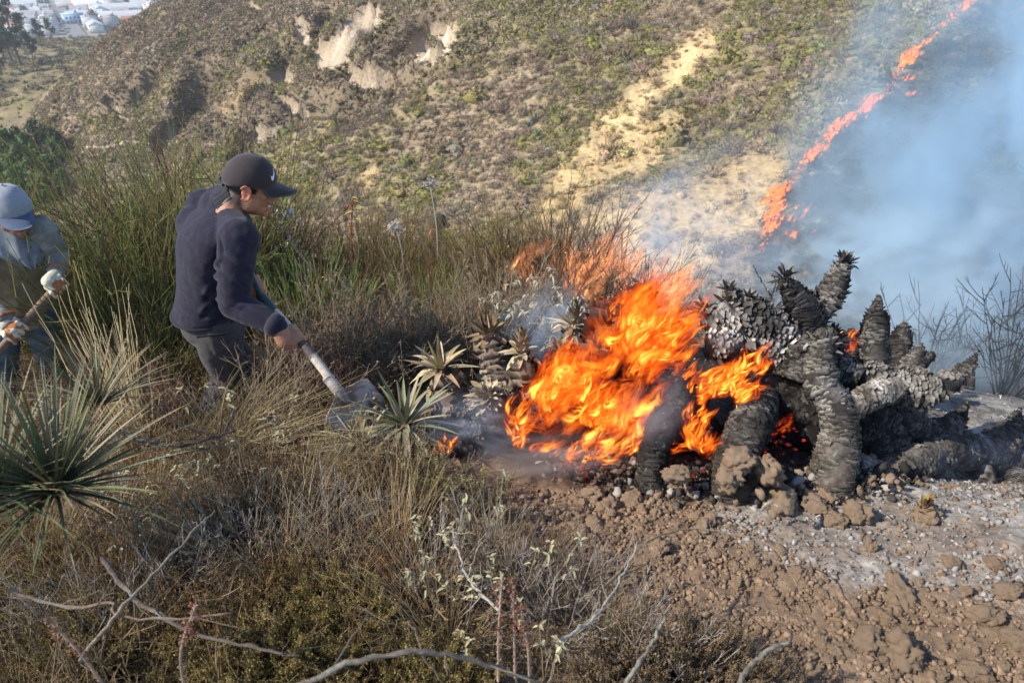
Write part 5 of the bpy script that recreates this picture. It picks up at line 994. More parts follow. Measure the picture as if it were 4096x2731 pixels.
# heath clumps
YH = (.235, .185, .06)
hA = plant('heath_clump', 'x', 'shrub', [('foliage', heath_mesh(81, 120, .27, YH, .2), M_fol)], 'yellow olive heath clumps')
hB = plant('heath_clump', 'x', 'shrub', [('foliage', heath_mesh(82, 100, .24, (.20, .13, .05), .35), M_fol)], 'yellow olive heath clumps')
pos = [(290, 560), (318, 575), (345, 590), (275, 590), (310, 615), (350, 625), (250, 625), (285, 640), (330, 655), (370, 660), (395, 620), (60, 555), (105, 585), (20, 600), (70, 620), (40, 650), (110, 640), (215, 660), (380, 595), (415, 655), (270, 672), (200, 610), (450, 680), (325, 690), (240, 690)]
rw = np.random.default_rng(6); ra, rb = [], []
for k, (px, py) in enumerate(pos):
    q = gpix(px, min(py+38, 715)); (ra if k % 3 else rb).append((q[0], q[1], rw.uniform(0, 6), rw.uniform(.6, .95), 'yellow olive heath clump in the dry brush at the bottom left'))
ra[0] = ra[0][:4]+('largest yellow heath clump beside the pale bleached grass',); put_all(hA, ra); put_all(hB, rb)
hC = plant('upright_heath_sprig', 'x', 'shrub', [('foliage', heath_mesh(83, 16, .24, (.25, .22, .10), .1), M_fol)], 'pale upright sprigs on the soil')
put_all(hC, [(*gpix(px, py)[:2], k*1.1, s, lb) for k, (px, py, s, lb) in enumerate([(438, 500, 1.15, 'pale upright sprig left of the middle one on the soil bank'), (465, 506, 1.2, 'tallest pale upright sprig on the soil bank'), (483, 512, .95, 'pale upright sprig at the right on the soil bank'), (418, 505, .8, 'yellowish short sprig near the green lichen twig'), (395, 372, .9, 'pale sprig above the living rosette')])])

# pale leaved sprigs
def sprig_mesh(sd, n, h, leafc, leaf=.027, stemc=(.24, .19, .14)):
    r = np.random.default_rng(sd); sm, lm = MB(), MB(); P, L = fan_stems(r, n, h, .8, 7, .1, .03, .6); stems(sm, P, np.linspace(.0026, .0014, 7), 4, jit(stemc, n, .2, r)); b, d = [], []
    for k in range(n):
        for q in range(3):
            i = [6, 6, 5][q]; m = [3, 2, 2][q]
            for _ in range(m): b.append(P[k, i]+.004*r.standard_normal(3)); t = norm(P[k, 6]-P[k, 5]); dd = t*.3+r.standard_normal(3)*.7; dd[2] -= .25; d.append(norm(dd))
    b, d = np.array(b), np.array(d); blades(lm, b, d, leaf*r.uniform(.6, 1.15, len(b)), leaf*.36*r.uniform(.7, 1.1, len(b)), .35, 5, jit(leafc, len(b), .15, r), fold=.55, prof=([0, .12, .45, .8, 1], [.15, .75, 1, .6, .03])); return [('stem', sm, M_stem), ('leaf', lm, M_fol)]
PALE = (.38, .36, .22)
pA = plant('pale_leaved_sprig', 'x', 'sprig', sprig_mesh(91, 9, .40, PALE), 'pale leaved sprigs'); pB = plant('pale_leaved_sprig', 'x', 'sprig', sprig_mesh(92, 5, .42, PALE, .033), 'pale leaved sprigs')
put_all(pA, [(*gpix(px, py)[:2], k*1.9, s, lb) for k, (px, py, s, lb) in enumerate([(130, 552, 1.0, 'pale leaved sprig in front of the spiky green rosette'), (262, 492, .95, 'pale leaved sprig with lichen, below the straw tuft'), (150, 540, .8, 'pale leaved sprig right of the spiky rosette, lower'), (480, 590, .9, 'pale leaved sprig at the edge of the bare soil'), (510, 630, .9, 'curled leaf sprig right of the long branch'), (455, 640, .8, 'curled leaf sprig in the brush left of the soil')])])
put_all(pB, [(*gpix(px, py)[:2], k*1.9+.4, s, lb) for k, (px, py, s, lb) in enumerate([(232, 470, 1.25, 'big pale leaves in front of the trousers of the man in navy'), (300, 480, .8, 'pale leaves on thin stalks under the shovel blade'), (205, 515, .85, 'pale leaves in the shade below the straw tuft'), (540, 700, .8, 'large pale leaf cluster at the bottom edge'), (460, 590, .8, 'curled pale leaves above the long branch'), (430, 560, .65, 'small curled leaves at the left rim of the soil')])])
# cream leaved shrub before the flames
r_ = np.random.default_rng(95); sm, lm = MB(), MB(); P, L = fan_stems(r_, 34, .62, .62, 6, .1, .05, .6); stems(sm, P, np.linspace(.003, .0015, 6), 3, jit((.22, .18, .13), 34, .2, r_)); Q, _ = side_twigs(r_, P, 4, .4, .6); stems(sm, Q, np.linspace(.002, .001, 4), 3, jit((.25, .2, .14), len(Q), .2, r_))
b = np.repeat(np.concatenate([Q[::2, -1], P[:, -1]]), 5, 0); d = norm(rdirs(len(b), -.9, .5, r_)); blades(lm, b+.01*r_.standard_normal(b.shape), d, .050*r_.uniform(.6, 1.2, len(b)), .016, .5, 4, jit((.44, .41, .29), len(b), .2, r_), fold=.5)
cs_ = plant('cream_leaved_shrub', 'x', 'shrub', [('stem', sm, M_stem), ('leaf', lm, M_fol)], 'cream leaved shrubs'); q1 = at(528, 320, 3.75); q2 = at(560, 325, 3.65); q3 = at(500, 305, 3.8)
put_all(cs_, [(q1[0], q1[1], 0, .78, 'cream leaved shrub in front of the pink flames'), (q2[0], q2[1], 2, .66, 'cream leaved shrub nearest the big fire'), (q3[0], q3[1], 4, .5, 'cream leaved shrub at the left, away from the flames')])

# spiky rosettes (puya)
def spiky(sd, n, L, wd, name, label, cols, droop=.36, dead=5):
    r = np.random.default_rng(sd); t = thing(name, label, 'rosette plant'); z = r.uniform(.36 if n > 60 else .12, .98, n); a = np.arange(n)*2.39996+r.uniform(-.3, .3, n); q = np.sqrt(1-z*z); d = np.stack([q*np.cos(a), q*np.sin(a), z], -1)
    for k in range(n):
        mb = MB(); l = L*r.uniform(.7, 1.08); c = jit(cols[r.integers(len(cols))], 1, .18, r)[0]; w = wd*r.uniform(.8, 1.2); dr = droop*r.uniform(.5, 1.6)*(1.1-z[k])
        blades(mb, np.array([[0, 0, .02]])+d[k]*.03, d[k:k+1], [l], [w], [dr], 8, c, np.array(c)*1.0+np.array([.05, .04, .02]), fold=.5, prof=([0, .1, .5, .85, 1], [.9, 1, .7, .3, .02]))
        u = np.linspace(.06, .85, 20); s_ = unit(np.cross(d[k], (0, 0, 1))+1e-4); P = np.array([0, 0, .02])+d[k]*.03+d[k]*(l*u)[:, None]; P[:, 2] -= dr*l*u**2; hw = w*np.interp(u, [0, .1, .5, .85, 1], [.9, 1, .7, .3, .02])*.5
        for sg in (1, -1):
            e = P+s_*(sg*hw)[:, None]; e[:, 2] += hw*.5; tp = e+s_*sg*.0065+d[k]*.003; v = np.stack([e-d[k]*.0022, e+d[k]*.0022, tp], 1).reshape(-1, 3); mb.add(v, np.arange(len(v)).reshape(-1, 3), (.30, .16, .07))
        mb.build('leaf', M_blade, t)
    if n > 70: return t
    mb = MB(); da = rdirs(dead, -.1, .35, r); blades(mb, np.zeros((dead, 3)), da, L*r.uniform(.6, 1, dead), wd*.8, .3, 6, jit((.33, .25, .16), dead, .25, r), fold=.3); o = mb.build('withered_leaf', M_dead, t); o['kind'] = 'stuff'; return t
GC = [(.085, .12, .05), (.10, .13, .06), (.12, .15, .09), (.07, .095, .04), (.17, .15, .09)]
def rootat(t, px, py, sc=1.0, rz=0, tilt=(0, 0), d=None):
    p = gpix(px, py) if d is None else at(px, py, d); place(t, p, rz, sc, tilt); return t
rootat(spiky(101, 150, .62, .0155, 'spiky_rosette', 'large spiky green rosette at the left edge before the worker', GC), 58, 494, .74, 0, (.1, .2), 2.12)
rootat(spiky(102, 120, .58, .0155, 'spiky_rosette', 'spiky green rosette half outside the left edge', GC), -2, 498, .74, 1, (.1, .1), 2.08)
rootat(spiky(103, 80, .46, .015, 'spiky_rosette', 'smaller spiky rosette behind the large one, by the worker\'s legs', GC), 100, 410, .7, 2, (0, .1), 2.6)
rootat(spiky(104, 26, .26, .015, 'spiky_rosette', 'small blue green rosette just behind the shovel blade', [(.14, .18, .15)], .25, 4), 384, 392, .62, 2, (0, .1))

# red flowered stalk, white dried flower head and other singles
t = thing('red_flower_stalk', 'red stalk with yellow leaves standing above the crest bushes', 'flower stalk', at(352, 235, 4.7)); m = MB(); S = smooth_path([(-.02, 0, -.45), (-.01, 0, -.1), (.01, 0, .10), (.04, 0, .27)], 10); tube(m, S, np.linspace(.006, .003, 10), 6, (.30, .06, .05)); m.build('stem', M_stem, t)
for k, (zz, dx) in enumerate([(.27, .5), (.25, .9), (.20, .8), (.17, -.9), (.12, .5), (.07, -.3), (.22, -.4)]):
    m = MB(); blades(m, np.array([[.03, 0, zz]]), norm(np.array([[dx, -.3, .25]])), [.065], [.022], [.5], 5, (.50, .40, .05) if k < 5 else (.42, .07, .05), fold=.3); m.build('leaf', M_fol, t)
def dried_head(px, py, d, h, label):
    t = thing('dried_flower_head', label, 'flower stalk', at(px, py, d)-np.array([0, 0, h])); m = MB(); r = np.random.default_rng(px); S = smooth_path([(0, 0, -.2), (.015, 0, h*.4), (-.01, 0, h)], 12); tube(m, S, np.linspace(.006, .004, 12), 5, (.42, .39, .34)); m.build('stem', M_stem, t); hm = MB(); d_ = rdirs(26, -.2, 1, r); P = np.array([-.01, 0, h])+d_[:, None]*np.linspace(0, .10, 4)[None, :, None]*r.uniform(.3, .6, (26, 1, 1)); stems(hm, P, .0026, 3, jit((.5, .47, .42), 26, .2, r)); chips(hm, np.repeat(P[:, -1], 9, 0)+.006*r.standard_normal((26*9, 3)), .014, jit((.46, .43, .38), 26*9, .2, r), r); hm.build('flower_head', M_fol, t)
dried_head(432, 186, 4.6, .5, 'tall grey stalk with a white dried flower head above the crest')
dried_head(398, 228, 4.5, .35, 'shorter nodding white dried flower head left of the tall one')
def weed_spike(px, py, d, h, label, c, lean):
    t = thing('flower_spike', label, 'flower stalk', at(px, py, d)); r = np.random.default_rng(int(px)); m = MB(); S = smooth_path([(0, 0, -.03), (lean[0]*.3, lean[1]*.3, h*.5), (lean[0], lean[1], h)], 14); tube(m, S, np.linspace(.0032, .0018, 14), 5, (.33, .24, .18)); pts = S[r.integers(2, 14, 150)]+.003*r.standard_normal((150, 3)); chips(m, pts, .0055, jit((.26, .19, .15), 150, .25, r), r); m.build('stem', M_stem, t); hm = MB()
    for k in range(7): b = S[13-k]+.006*r.standard_normal(3); chips(hm, b+.0035*r.standard_normal((26, 3)), .006, jit(np.array(c)*.8, 26, .3, r), r)
    hm.build('flower_head', M_fol, t)
weed_spike(108, 690, 1.35, .20, 'furry stalk with a pinkish brown bud head, left one of two at the bottom', (.34, .17, .11), (-.06, .02)); weed_spike(183, 692, 1.35, .23, 'furry stalk with two rusty bud heads at the bottom left', (.33, .15, .10), (.07, .03))
for k, (px, py) in enumerate([(498, 672), (515, 668), (530, 678)]): weed_spike(px, py, 1.45, .27-.03*k, ['tallest reddish flower spike right of the long branch', 'middle reddish flower spike right of the long branch', 'lowest reddish flower spike right of the long branch'][k], (.26, .12, .08), (.01-.015*k, .02))

# bare branches lying and leaning in the brush
M_branch = mat('grey_branch', None, .95, .5, 55, .0022, 150, .03)
def branch(label, pts, r0, r1, c=(.125, .105, .085), twigs=5, sd=0, name='bare_branch'):
    W3 = np.array([at(*p) for p in pts]); r = np.random.default_rng(500+sd); n = 26; P = smooth_path(W3, n); P[1:-1] += .0022*r.standard_normal((n-2, 3)); t = thing(name, label, 'branch', P[0]); m = MB(); lich = sstep(.55, .65, fbm(P*14, 3, 510+sd))[:, None]; cc = np.array(c)+(np.array([.27, .27, .23])-np.array(c))*lich*.4; tube(m, P-P[0], np.linspace(r0, r1, n)*(1+.12*r.standard_normal(n)), 7, cc); m.build('limb', M_branch, t, True)
    for k in range(twigs):
        i = r.integers(4, n-2); T = unit(P[i+1]-P[i]); d = unit(T+.7*r.standard_normal(3)); L = np.linalg.norm(P[-1]-P[0])*r.uniform(.10, .28); Q = P[i]+d*(L*np.linspace(0, 1, 7))[:, None]; Q[1:] += np.cumsum(.003*r.standard_normal((6, 3)), 0); m = MB(); tube(m, Q-P[0], np.linspace(r1*.6, r1*.25, 7), 5, np.array(c)*r.uniform(.8, 1.2)); m.build('twig', M_branch, t, True)
    return t
branch('thick grey branch curving down across the dark lower left brush', [(102, 556, 1.82), (118, 580, 1.78), (150, 608, 1.70), (195, 632, 1.64), (250, 645, 1.60), (300, 655, 1.58)], .0075, .0035, c=(.105, .085, .07), twigs=5, sd=1)
branch('long blurred grey branch arching along the bottom edge', [(285, 690, 1.12), (345, 664, 1.14), (410, 651, 1.17), (455, 655, 1.2), (500, 668, 1.24), (545, 684, 1.28)], .0056, .0036, (.15, .13, .105), 6, 2)
branch('thin brown branch lying level across the lower left brush', [(10, 588, 1.6), (60, 606, 1.6), (110, 602, 1.58), (118, 615, 1.55), (180, 617, 1.55), (232, 612, 1.55)], .0045, .0025, (.17, .125, .095), 4, 3)
branch('pale branch slanting up to the right in the lower left brush', [(80, 660, 1.5), (120, 610, 1.55), (175, 550, 1.7), (215, 510, 1.9)], .005, .002, (.22, .18, .13), 4, 4)
branch('dark bent branch under the tall straw stalks', [(118, 430, 2.2), (150, 442, 2.2), (190, 444, 2.2), (235, 430, 2.25)], .007, .004, (.07, .06, .055), 4, 5)
branch('second dark branch just below the bent one', [(140, 462, 2.2), (180, 452, 2.2), (225, 445, 2.25)], .005, .003, (.08, .07, .06), 3, 6)
branch('grey branch leaning right at the bottom centre', [(735, 690, 1.25), (760, 655, 1.3), (790, 640, 1.33)], .0055, .0035, (.17, .15, .12), 1, 8)
branch('grey branch leaning in the dry scrub at the bottom', [(880, 700, 1.3), (905, 655, 1.35), (915, 625, 1.4)] if False else [(870-250, 690, 1.28), (905-255, 645, 1.34), (920-255, 615, 1.38)], .0045, .003, (.17, .15, .12), 2, 9)
branch('forked grey branch rising in the middle of the soil edge', [(500, 610, 1.75), (470, 580, 1.85), (455, 540, 2.0), (452, 525, 2.05)], .005, .0025, (.30, .27, .23), 7, 10)
branch('grey branch with upright twigs over the soil, right of the curled leaves', [(560, 640, 1.5), (600, 612, 1.6), (625, 570, 1.75), (640, 540, 1.85)], .0045, .002, (.32, .29, .25), 9, 11)
branch('thin branch reaching from the brush over the soil to the ash', [(600, 590, 1.7), (650, 540, 1.9), (700, 528, 2.0), (770, 545, 1.95), (800, 590, 1.8)], .0035, .0015, (.22, .16, .11), 6, 12)
dA = plant('grey_twig_clump', 'x', 'dead shrub', [('stem', twiggy_mesh(64, 26, .34, .8, (.20, .175, .15), (.34, .30, .255), .0021, 4, .6, 60), M_stem)], 'dead grey twig clumps in the brush')
put_all(dA, [(*gpix(px, py)[:2], k*1.7, s, lb) for k, (px, py, s, lb) in enumerate([(180, 600, 1.0, 'dead grey twig clump beside the thick curved branch'), (110, 545, 1.0, 'dead grey twig clump in front of the spiky rosette'), (250, 570, .9, 'dead grey twig clump left of the yellow heath'), (560, 640, .9, 'dead grey twigs rooted at the soil edge, centre'), (610, 660, .9, 'dead grey twigs right of the reddish flower spikes'), (480, 560, .8, 'dead grey twigs above the reddish flower spikes'), (510, 600, .8, 'dead grey twigs left of the bare soil'), (30, 640, 1.0, 'dead grey twig clump in the bottom left corner'), (430, 600, .9, 'dead grey twigs behind the long branch'), (90, 660, 1.0, 'dead grey twig clump near the furry stalks'), (380, 540, .7, 'dead twigs on the soil bank below the living rosette'), (650, 690, .9, 'dead grey twigs at the bottom edge, centre'), (330, 540, .8, 'dead twigs behind the bleached grass'), (590, 585, .6, 'dead twigs on the soil slope')])])
hD = plant('brown_heath_clump', 'x', 'shrub', [('foliage', heath_mesh(85, 90, .24, (.20, .145, .085), .35), M_fol)], 'brown heath clumps at the bottom')
put_all(hD, [(*gpix(px, py)[:2], k*1.7, s, ['brown heath clump right of the reddish flower spikes', 'brown heath clump at the bottom edge under the leaning grey branch', 'brown heath clump at the bottom edge, foremost on the soil', 'brown heath clump nearest the bare soil, highest of its row', 'last brown heath clump to the right along the bottom edge', 'brown heath clump at the foot of the reddish flower spikes'][k]) for k, (px, py, s) in enumerate([(640, 700, 1.0), (680, 705, 1.1), (720, 712, 1.0), (700, 690, .8), (750, 715, .8), (610, 715, 1.0)])])
# ================================================================== BURNT AND BURNING PLANTS
M_char = mat('charred_bark', None, .92, .45, 22, .003, 110, .15, col2=(.30, .29, .27), thr=(.60, .80)); M_scale = mat('charred_scale', None, .9, .35, 30, 0, 1, .15)
M_dusty = mat('dusty_trunk', None, .95, .3, 16, .004, 90, .05); M_tan = mat('tan_leaf', None, .8, .22, 22, .0006, 160, .2)
M_ember = None
def emissive(name, c, s):
    m, nt, N, L, B = new_mat(name); e = N.new('ShaderNodeEmission'); tc = N.new('ShaderNodeTexCoord'); no = N.new('ShaderNodeTexNoise'); no.inputs['Scale'].default_value = 38; no.inputs['Detail'].default_value = 4; L.new(tc.outputs['Object'], no.inputs['Vector'])
    mr = N.new('ShaderNodeMapRange'); mr.inputs['From Min'].default_value = .5; mr.inputs['From Max'].default_value = .72; mr.inputs['To Max'].default_value = s; L.new(no.outputs[0], mr.inputs['Value']); e.inputs['Color'].default_value = (*c, 1); L.new(mr.outputs[0], e.inputs['Strength'])
    B.inputs['Base Color'].default_value = (.02, .018, .018, 1); B.inputs['Roughness'].default_value = .95; ad = N.new('ShaderNodeAddShader'); L.new(B.outputs[0], ad.inputs[0]); L.new(e.outputs[0], ad.inputs[1]); L.new(ad.outputs[0], N['Material Output'].inputs['Surface']); m.cycles.emission_sampling = 'NONE'; return m
M_ember = emissive('glowing_ember', (1.0, .035, .005), .34)
def frames(P):
    T = norm(np.gradient(P, axis=0)); ref = unit(np.cross(T.mean(0), (0.3, .9, .2))); A = norm(np.cross(T, np.cross(np.broadcast_to(ref, T.shape), T))); B = np.cross(T, A); return T, A, B
def charred(parent, pts, rpx, sd, scale=.0125, ring=.0082, lift=.0048, dust=0.0, dark=(.024, .022, .021), edge=(.115, .107, .096), ash=.35, mats=None, name='branch', wob=.17, tip=True, dens=1.0):
    """one burnt limb: noisy tube closely covered by overlapping leaf-base scales that point to its tip"""
    W3 = np.array([at(*p) for p in pts]); d = np.array([p[2] for p in pts]); n = 30; P = smooth_path(W3, n); t = np.linspace(0, 1, len(pts)); R = np.interp(np.linspace(0, 1, n), t, np.array(rpx)*d/FPX)*(1+.42*(fbm(P*8, 3, 760+sd)-.5)); r = np.random.default_rng(700+sd); ms = 20
    T, A, B = frames(P); th = np.arange(ms)*2*PI/ms; off = P[:, None]+R[:, None, None]*(np.cos(th)[None, :, None]*A[:, None]+np.sin(th)[None, :, None]*B[:, None]); nzv = fbm(off*11, 3, 710+sd)-.5+.45*(fbm(off*38, 2, 711+sd)-.5)
    v = P[:, None]+(off-P[:, None])*(1+2*wob*nzv[..., None]); i = np.arange(n*ms).reshape(n, ms); j = np.roll(i, -1, 1); f = np.stack([i[:-1], j[:-1], j[1:], i[1:]], -1).reshape(-1, 4)
    nrm = norm(off-P[:, None]); up = np.clip(nrm[..., 2]*.8+nrm[..., 0]*-.1, 0, 1); am = (sstep(.25, .9, up)*sstep(.4, .62, fbm(off*20, 3, 720+sd))*ash)[..., None]; c = np.array(dark)*(.6+.9*fbm(off*30, 2, 730+sd))[..., None]; c = c+(np.array([.34, .32, .29])-c)*am; du = (dust*sstep(.62, .05, np.linspace(0, 1, n))[:, None]*sstep(.3, .6, fbm(off*12, 3, 770+sd)))[..., None]; c = c+(np.array([.22, .175, .135])-c)*du
    mb = MB(); vv = np.concatenate([v.reshape(-1, 3), P[[0, -1]]-0]); mb.add(vv, f, np.concatenate([c.reshape(-1, 3), np.array([dark, dark])])); b = 0; mb.f3.append(np.stack([np.full(ms, n*ms), j[0], i[0]], -1)); mb.f3.append(np.stack([np.full(ms, n*ms+1), i[-1], j[-1]], -1)); mb.mi3 += [np.zeros(ms, int)]*2
    m0, m1 = mats or (M_char, M_scale); o = mb.build(name, m0, parent, True)
    # scales
    s = np.concatenate([[0], np.cumsum(np.linalg.norm(np.diff(P, axis=0), axis=1))]); nr = max(3, int(s[-1]/ring)); su = np.linspace(.0, s[-1], nr); sb = MB(); V_, C_ = [], []
    for q, x in enumerate(su):
        k = np.searchsorted(s, x)-1; k = min(max(k, 0), n-2); w = (x-s[k])/(s[k+1]-s[k]); pc = P[k]*(1-w)+P[k+1]*w; tc = unit(T[k]*(1-w)+T[k+1]*w); a = unit(A[k]*(1-w)+A[k+1]*w); bb = np.cross(tc, a); rr = R[k]*(1-w)+R[k+1]*w
        m = max(4, int(2*PI*rr/(scale*1.25)*dens)); ph = (np.arange(m)+.5*(q % 2)+r.uniform(-.2, .2, m))*2*PI/m; nd = np.cos(ph)[:, None]*a+np.sin(ph)[:, None]*bb; tg = np.cross(tc, nd); jx = ring*r.uniform(-.9, .9, (m, 1)); base = pc+tc*jx+nd*(rr*(1+2*wob*(fbm((pc+nd*rr)*11, 3, 710+sd)-.5)))[:, None]-nd*.002
        sc = scale*r.uniform(.45, 1.5, m)[:, None]*(.55+.45*min(1, rr/.05)); pl = (r.random((m, 1)) < (.04+.14*(fbm(base*11, 2, 750+sd)[:, None] > .58))); lf = lift*(r.uniform(.2, 1.5, m)[:, None]+pl*r.uniform(.4, 1.8, (m, 1)))*(.5+.5*min(1, rr/.05)); sc = sc*(1+pl*r.uniform(0, .5, (m, 1))); tp = base+tc*sc*.8+nd*lf+tg*sc*.55*r.standard_normal((m, 1))
        keep = fbm(base*17, 2, 790+sd) > .36; base, sc, lf, tp, tg, nd, m_ = base[keep], sc[keep], lf[keep], tp[keep], tg[keep], nd[keep], m; m = len(base); pl = pl[keep]
        if m == 0: continue
        V_.append(np.stack([base-tg*sc*1.05, base+tg*sc*1.05, tp+tg*sc*.6, tp-tg*sc*.6, base-tc*sc*.1+nd*lf*.5], 1)); upw = np.clip(nd[:, 2]*.8+.1, 0, 1)[:, None]; az = sstep(.42, .66, fbm(base*16, 3, 740+sd))[:, None]
        cb = np.array(dark)*r.uniform(.5, 1.5, (m, 1)); ct = np.array(edge)*r.uniform(.35, 1.3, (m, 1)); ct = ct+(np.array([.38, .36, .335])-ct)*upw*az*ash; ct = ct*(.35+1.3*sstep(.3, .7, fbm(base*7, 2, 780+sd)))[:, None]; dd_ = dust*sstep(.62, .05, x/s[-1])*sstep(.3, .6, fbm(base*12, 3, 770+sd))[:, None]; cb = cb+(np.array([.13, .105, .085])-cb)*dd_; ct = ct+(np.array([.25, .205, .16])-ct)*dd_; C_.append(np.stack([cb, cb, ct, ct, ct*.6], 1))
    V_ = np.concatenate(V_); C_ = np.concatenate(C_); k = np.arange(len(V_))[:, None]*5; sb.add(V_.reshape(-1, 3), np.concatenate([k+np.array([0, 1, 4]), k+np.array([1, 2, 4]), k+np.array([2, 3, 4]), k+np.array([3, 0, 4])]), C_.reshape(-1, 3))
    so = sb.build('scales', m1, o); so['kind'] = 'stuff'; return o
def rosette(parent, c, ax, n, L, w, cols, open0, open1, droop, sd, kind='leaf', m=None, start=.0, rad=.02, tipc=None, step=.0, fold=.4, prof=None):
    """leaves spiralling round an axis: inner ones upright (open0), outer ones spread (open1), each its own part"""
    r = np.random.default_rng(800+sd); ax = unit(ax); a = unit(np.cross(ax, (.3, .8, .1))); b = np.cross(ax, a)
    for k in range(n):
        u = (k+.5)/n; ph = k*2.39996+r.uniform(-.25, .25); op = open0+(open1-open0)*u+r.uniform(-.12, .12); rd = np.cos(ph)*a+np.sin(ph)*b; d = ax*math.cos(op)+rd*math.sin(op); base = np.array(c)+rd*rad*(.3+.7*u)+ax*step*(1-u); l = L*(.65+.45*math.sin(PI*min(1, .25+u*.6)))*r.uniform(.8, 1.15); col = jit(cols[r.integers(len(cols))], 1, .2, r)[0]
        mb = MB(); blades(mb, base[None], d[None], [l], [w*r.uniform(.8, 1.2)], [droop*r.uniform(.3, 1.6)*(.3+u)], 6, col, (np.array(tipc) if tipc is not None else col), fold=fold, prof=prof or ([0, .1, .5, .85, 1], [.9, 1, .72, .32, .03])); mb.build(kind, m or M_blade, parent)
SHORT = ([0, .2, .6, .85, 1], [.9, 1, .85, .5, .08])
def moved(t, loc):
    off = np.array(loc); t.location = V(off); bpy.context.view_layer.update()
    for c in t.children: c.matrix_parent_inverse = Matrix.Translation(-V(off))
    return t
t = thing('burnt_plant', 'big burnt branching plant with scaly charred trunks right of the fire', 'burnt plant')
charred(t, [(826, 512, 2.66), (830, 482, 2.62), (838, 446, 2.62), (837, 410, 2.66), (822, 382, 2.70), (820, 346, 2.74)], [24, 22, 19, 18.5, 15.5, 13], 1, dust=.85, ash=.5, edge=(.155, .145, .125))
charred(t, [(838, 412, 2.66), (858, 402, 2.68), (880, 392, 2.72), (896, 388, 2.76)], [16, 14, 13, 12], 2, dust=.5, ash=.7, edge=(.13, .122, .11))
charred(t, [(858, 372, 2.84), (890, 386, 2.80), (915, 389, 2.78), (940, 387, 2.78), (957, 377, 2.80), (970, 364, 2.82), (977, 353, 2.83)], [18, 17, 17, 14, 9, 4.5, 1], 3, ash=.25, lift=.009)
charred(t, [(872, 372, 2.88), (874, 352, 2.88), (875, 330, 2.88), (876, 316, 2.88), (877, 308, 2.88), (878, 302, 2.88), (879, 295, 2.88)], [17, 14, 13.5, 12.5, 6, 4.5, 1.5], 4, ash=.4, edge=(.15, .14, .12))
charred(t, [(816, 352, 2.84), (810, 328, 2.82), (804, 308, 2.80), (794, 294, 2.80), (786, 282, 2.80), (783, 277, 2.80)], [15, 14, 15, 13, 8, 6], 5, ash=.4, lift=.008)
charred(t, [(806, 322, 2.84), (818, 307, 2.83), (830, 294, 2.82), (838, 278, 2.82), (843, 266, 2.82), (845, 262, 2.82)], [14, 13.5, 13, 11, 7, 5], 6, ash=.5, lift=.008)
charred(t, [(792, 380, 2.80), (800, 362, 2.80), (812, 346, 2.82), (820, 334, 2.84)], [20, 21, 19, 15], 7, ash=.45, lift=.010, edge=(.13, .122, .105))
charred(t, [(704, 316, 2.84), (720, 318, 2.84), (745, 322, 2.84), (768, 326, 2.84), (792, 336, 2.84)], [9, 17, 20, 18, 14], 8, ash=.9, lift=.016, scale=.017, ring=.0105, edge=(.14, .135, .125), wob=.22)
charred(t, [(708, 346, 2.80), (724, 345, 2.80), (748, 344, 2.82), (775, 352, 2.83)], [12, 18, 15, 14], 9, ash=1.3, lift=.014, edge=(.30, .285, .26), wob=.2)
charred(t, [(727, 300, 2.83), (728, 293, 2.83), (729, 287, 2.83)], [6, 5, 1.5], 10, edge=(.22, .17, .10), lift=.014); charred(t, [(748, 306, 2.83), (750, 299, 2.83), (751, 294, 2.83)], [5, 3.5, 1.2], 11, edge=(.2, .17, .12)); charred(t, [(760, 310, 2.83), (761, 303, 2.83), (762, 298, 2.83)], [4, 3, 1.2], 12)
charred(t, [(728, 505, 2.62), (734, 476, 2.58), (738, 452, 2.60), (750, 425, 2.66), (762, 408, 2.78), (768, 396, 2.88)], [24, 23, 21, 19, 15, 9], 13, dust=.3, ash=.15, dark=(.015, .0135, .0125), edge=(.055, .051, .046))  # limb lying in shade: that shade is put into its darker colours
charred(t, [(858, 378, 2.80), (846, 372, 2.82), (836, 364, 2.84)], [13, 14, 12], 14, ash=.2)
charred(t, [(880, 398, 2.86), (900, 414, 2.92), (925, 431, 3.0), (945, 430, 3.04), (958, 418, 3.06), (965, 407, 3.06), (968, 400, 3.06)], [15, 16, 15, 12, 7.5, 3, 1], 15, ash=.5)
charred(t, [(735, 445, 3.02), (775, 420, 3.0), (820, 410, 3.0), (860, 425, 3.0), (885, 450, 3.0)], [34, 44, 48, 44, 30], 16, dark=(.018, .016, .015), edge=(.06, .056, .05), ash=.15); charred(t, [(770, 400, 2.98), (800, 375, 2.98), (830, 372, 2.98)], [26, 30, 24], 17, dark=(.02, .018, .017), edge=(.07, .065, .06), ash=.3)
def ragged(parent, c, ax, n, L, rad, sd, col=((.05, .046, .042), (.13, .125, .115), (.03, .028, .026))):
    rosette(parent, at(*c), ax, n, L, L*.42, col, .1, 1.5, .1, 200+sd, 'leaf_base', M_scale, 0, rad, None, .0, .3, SHORT)
t['label'] = 'big burnt branching plant with scaly charred trunks right of the fire'
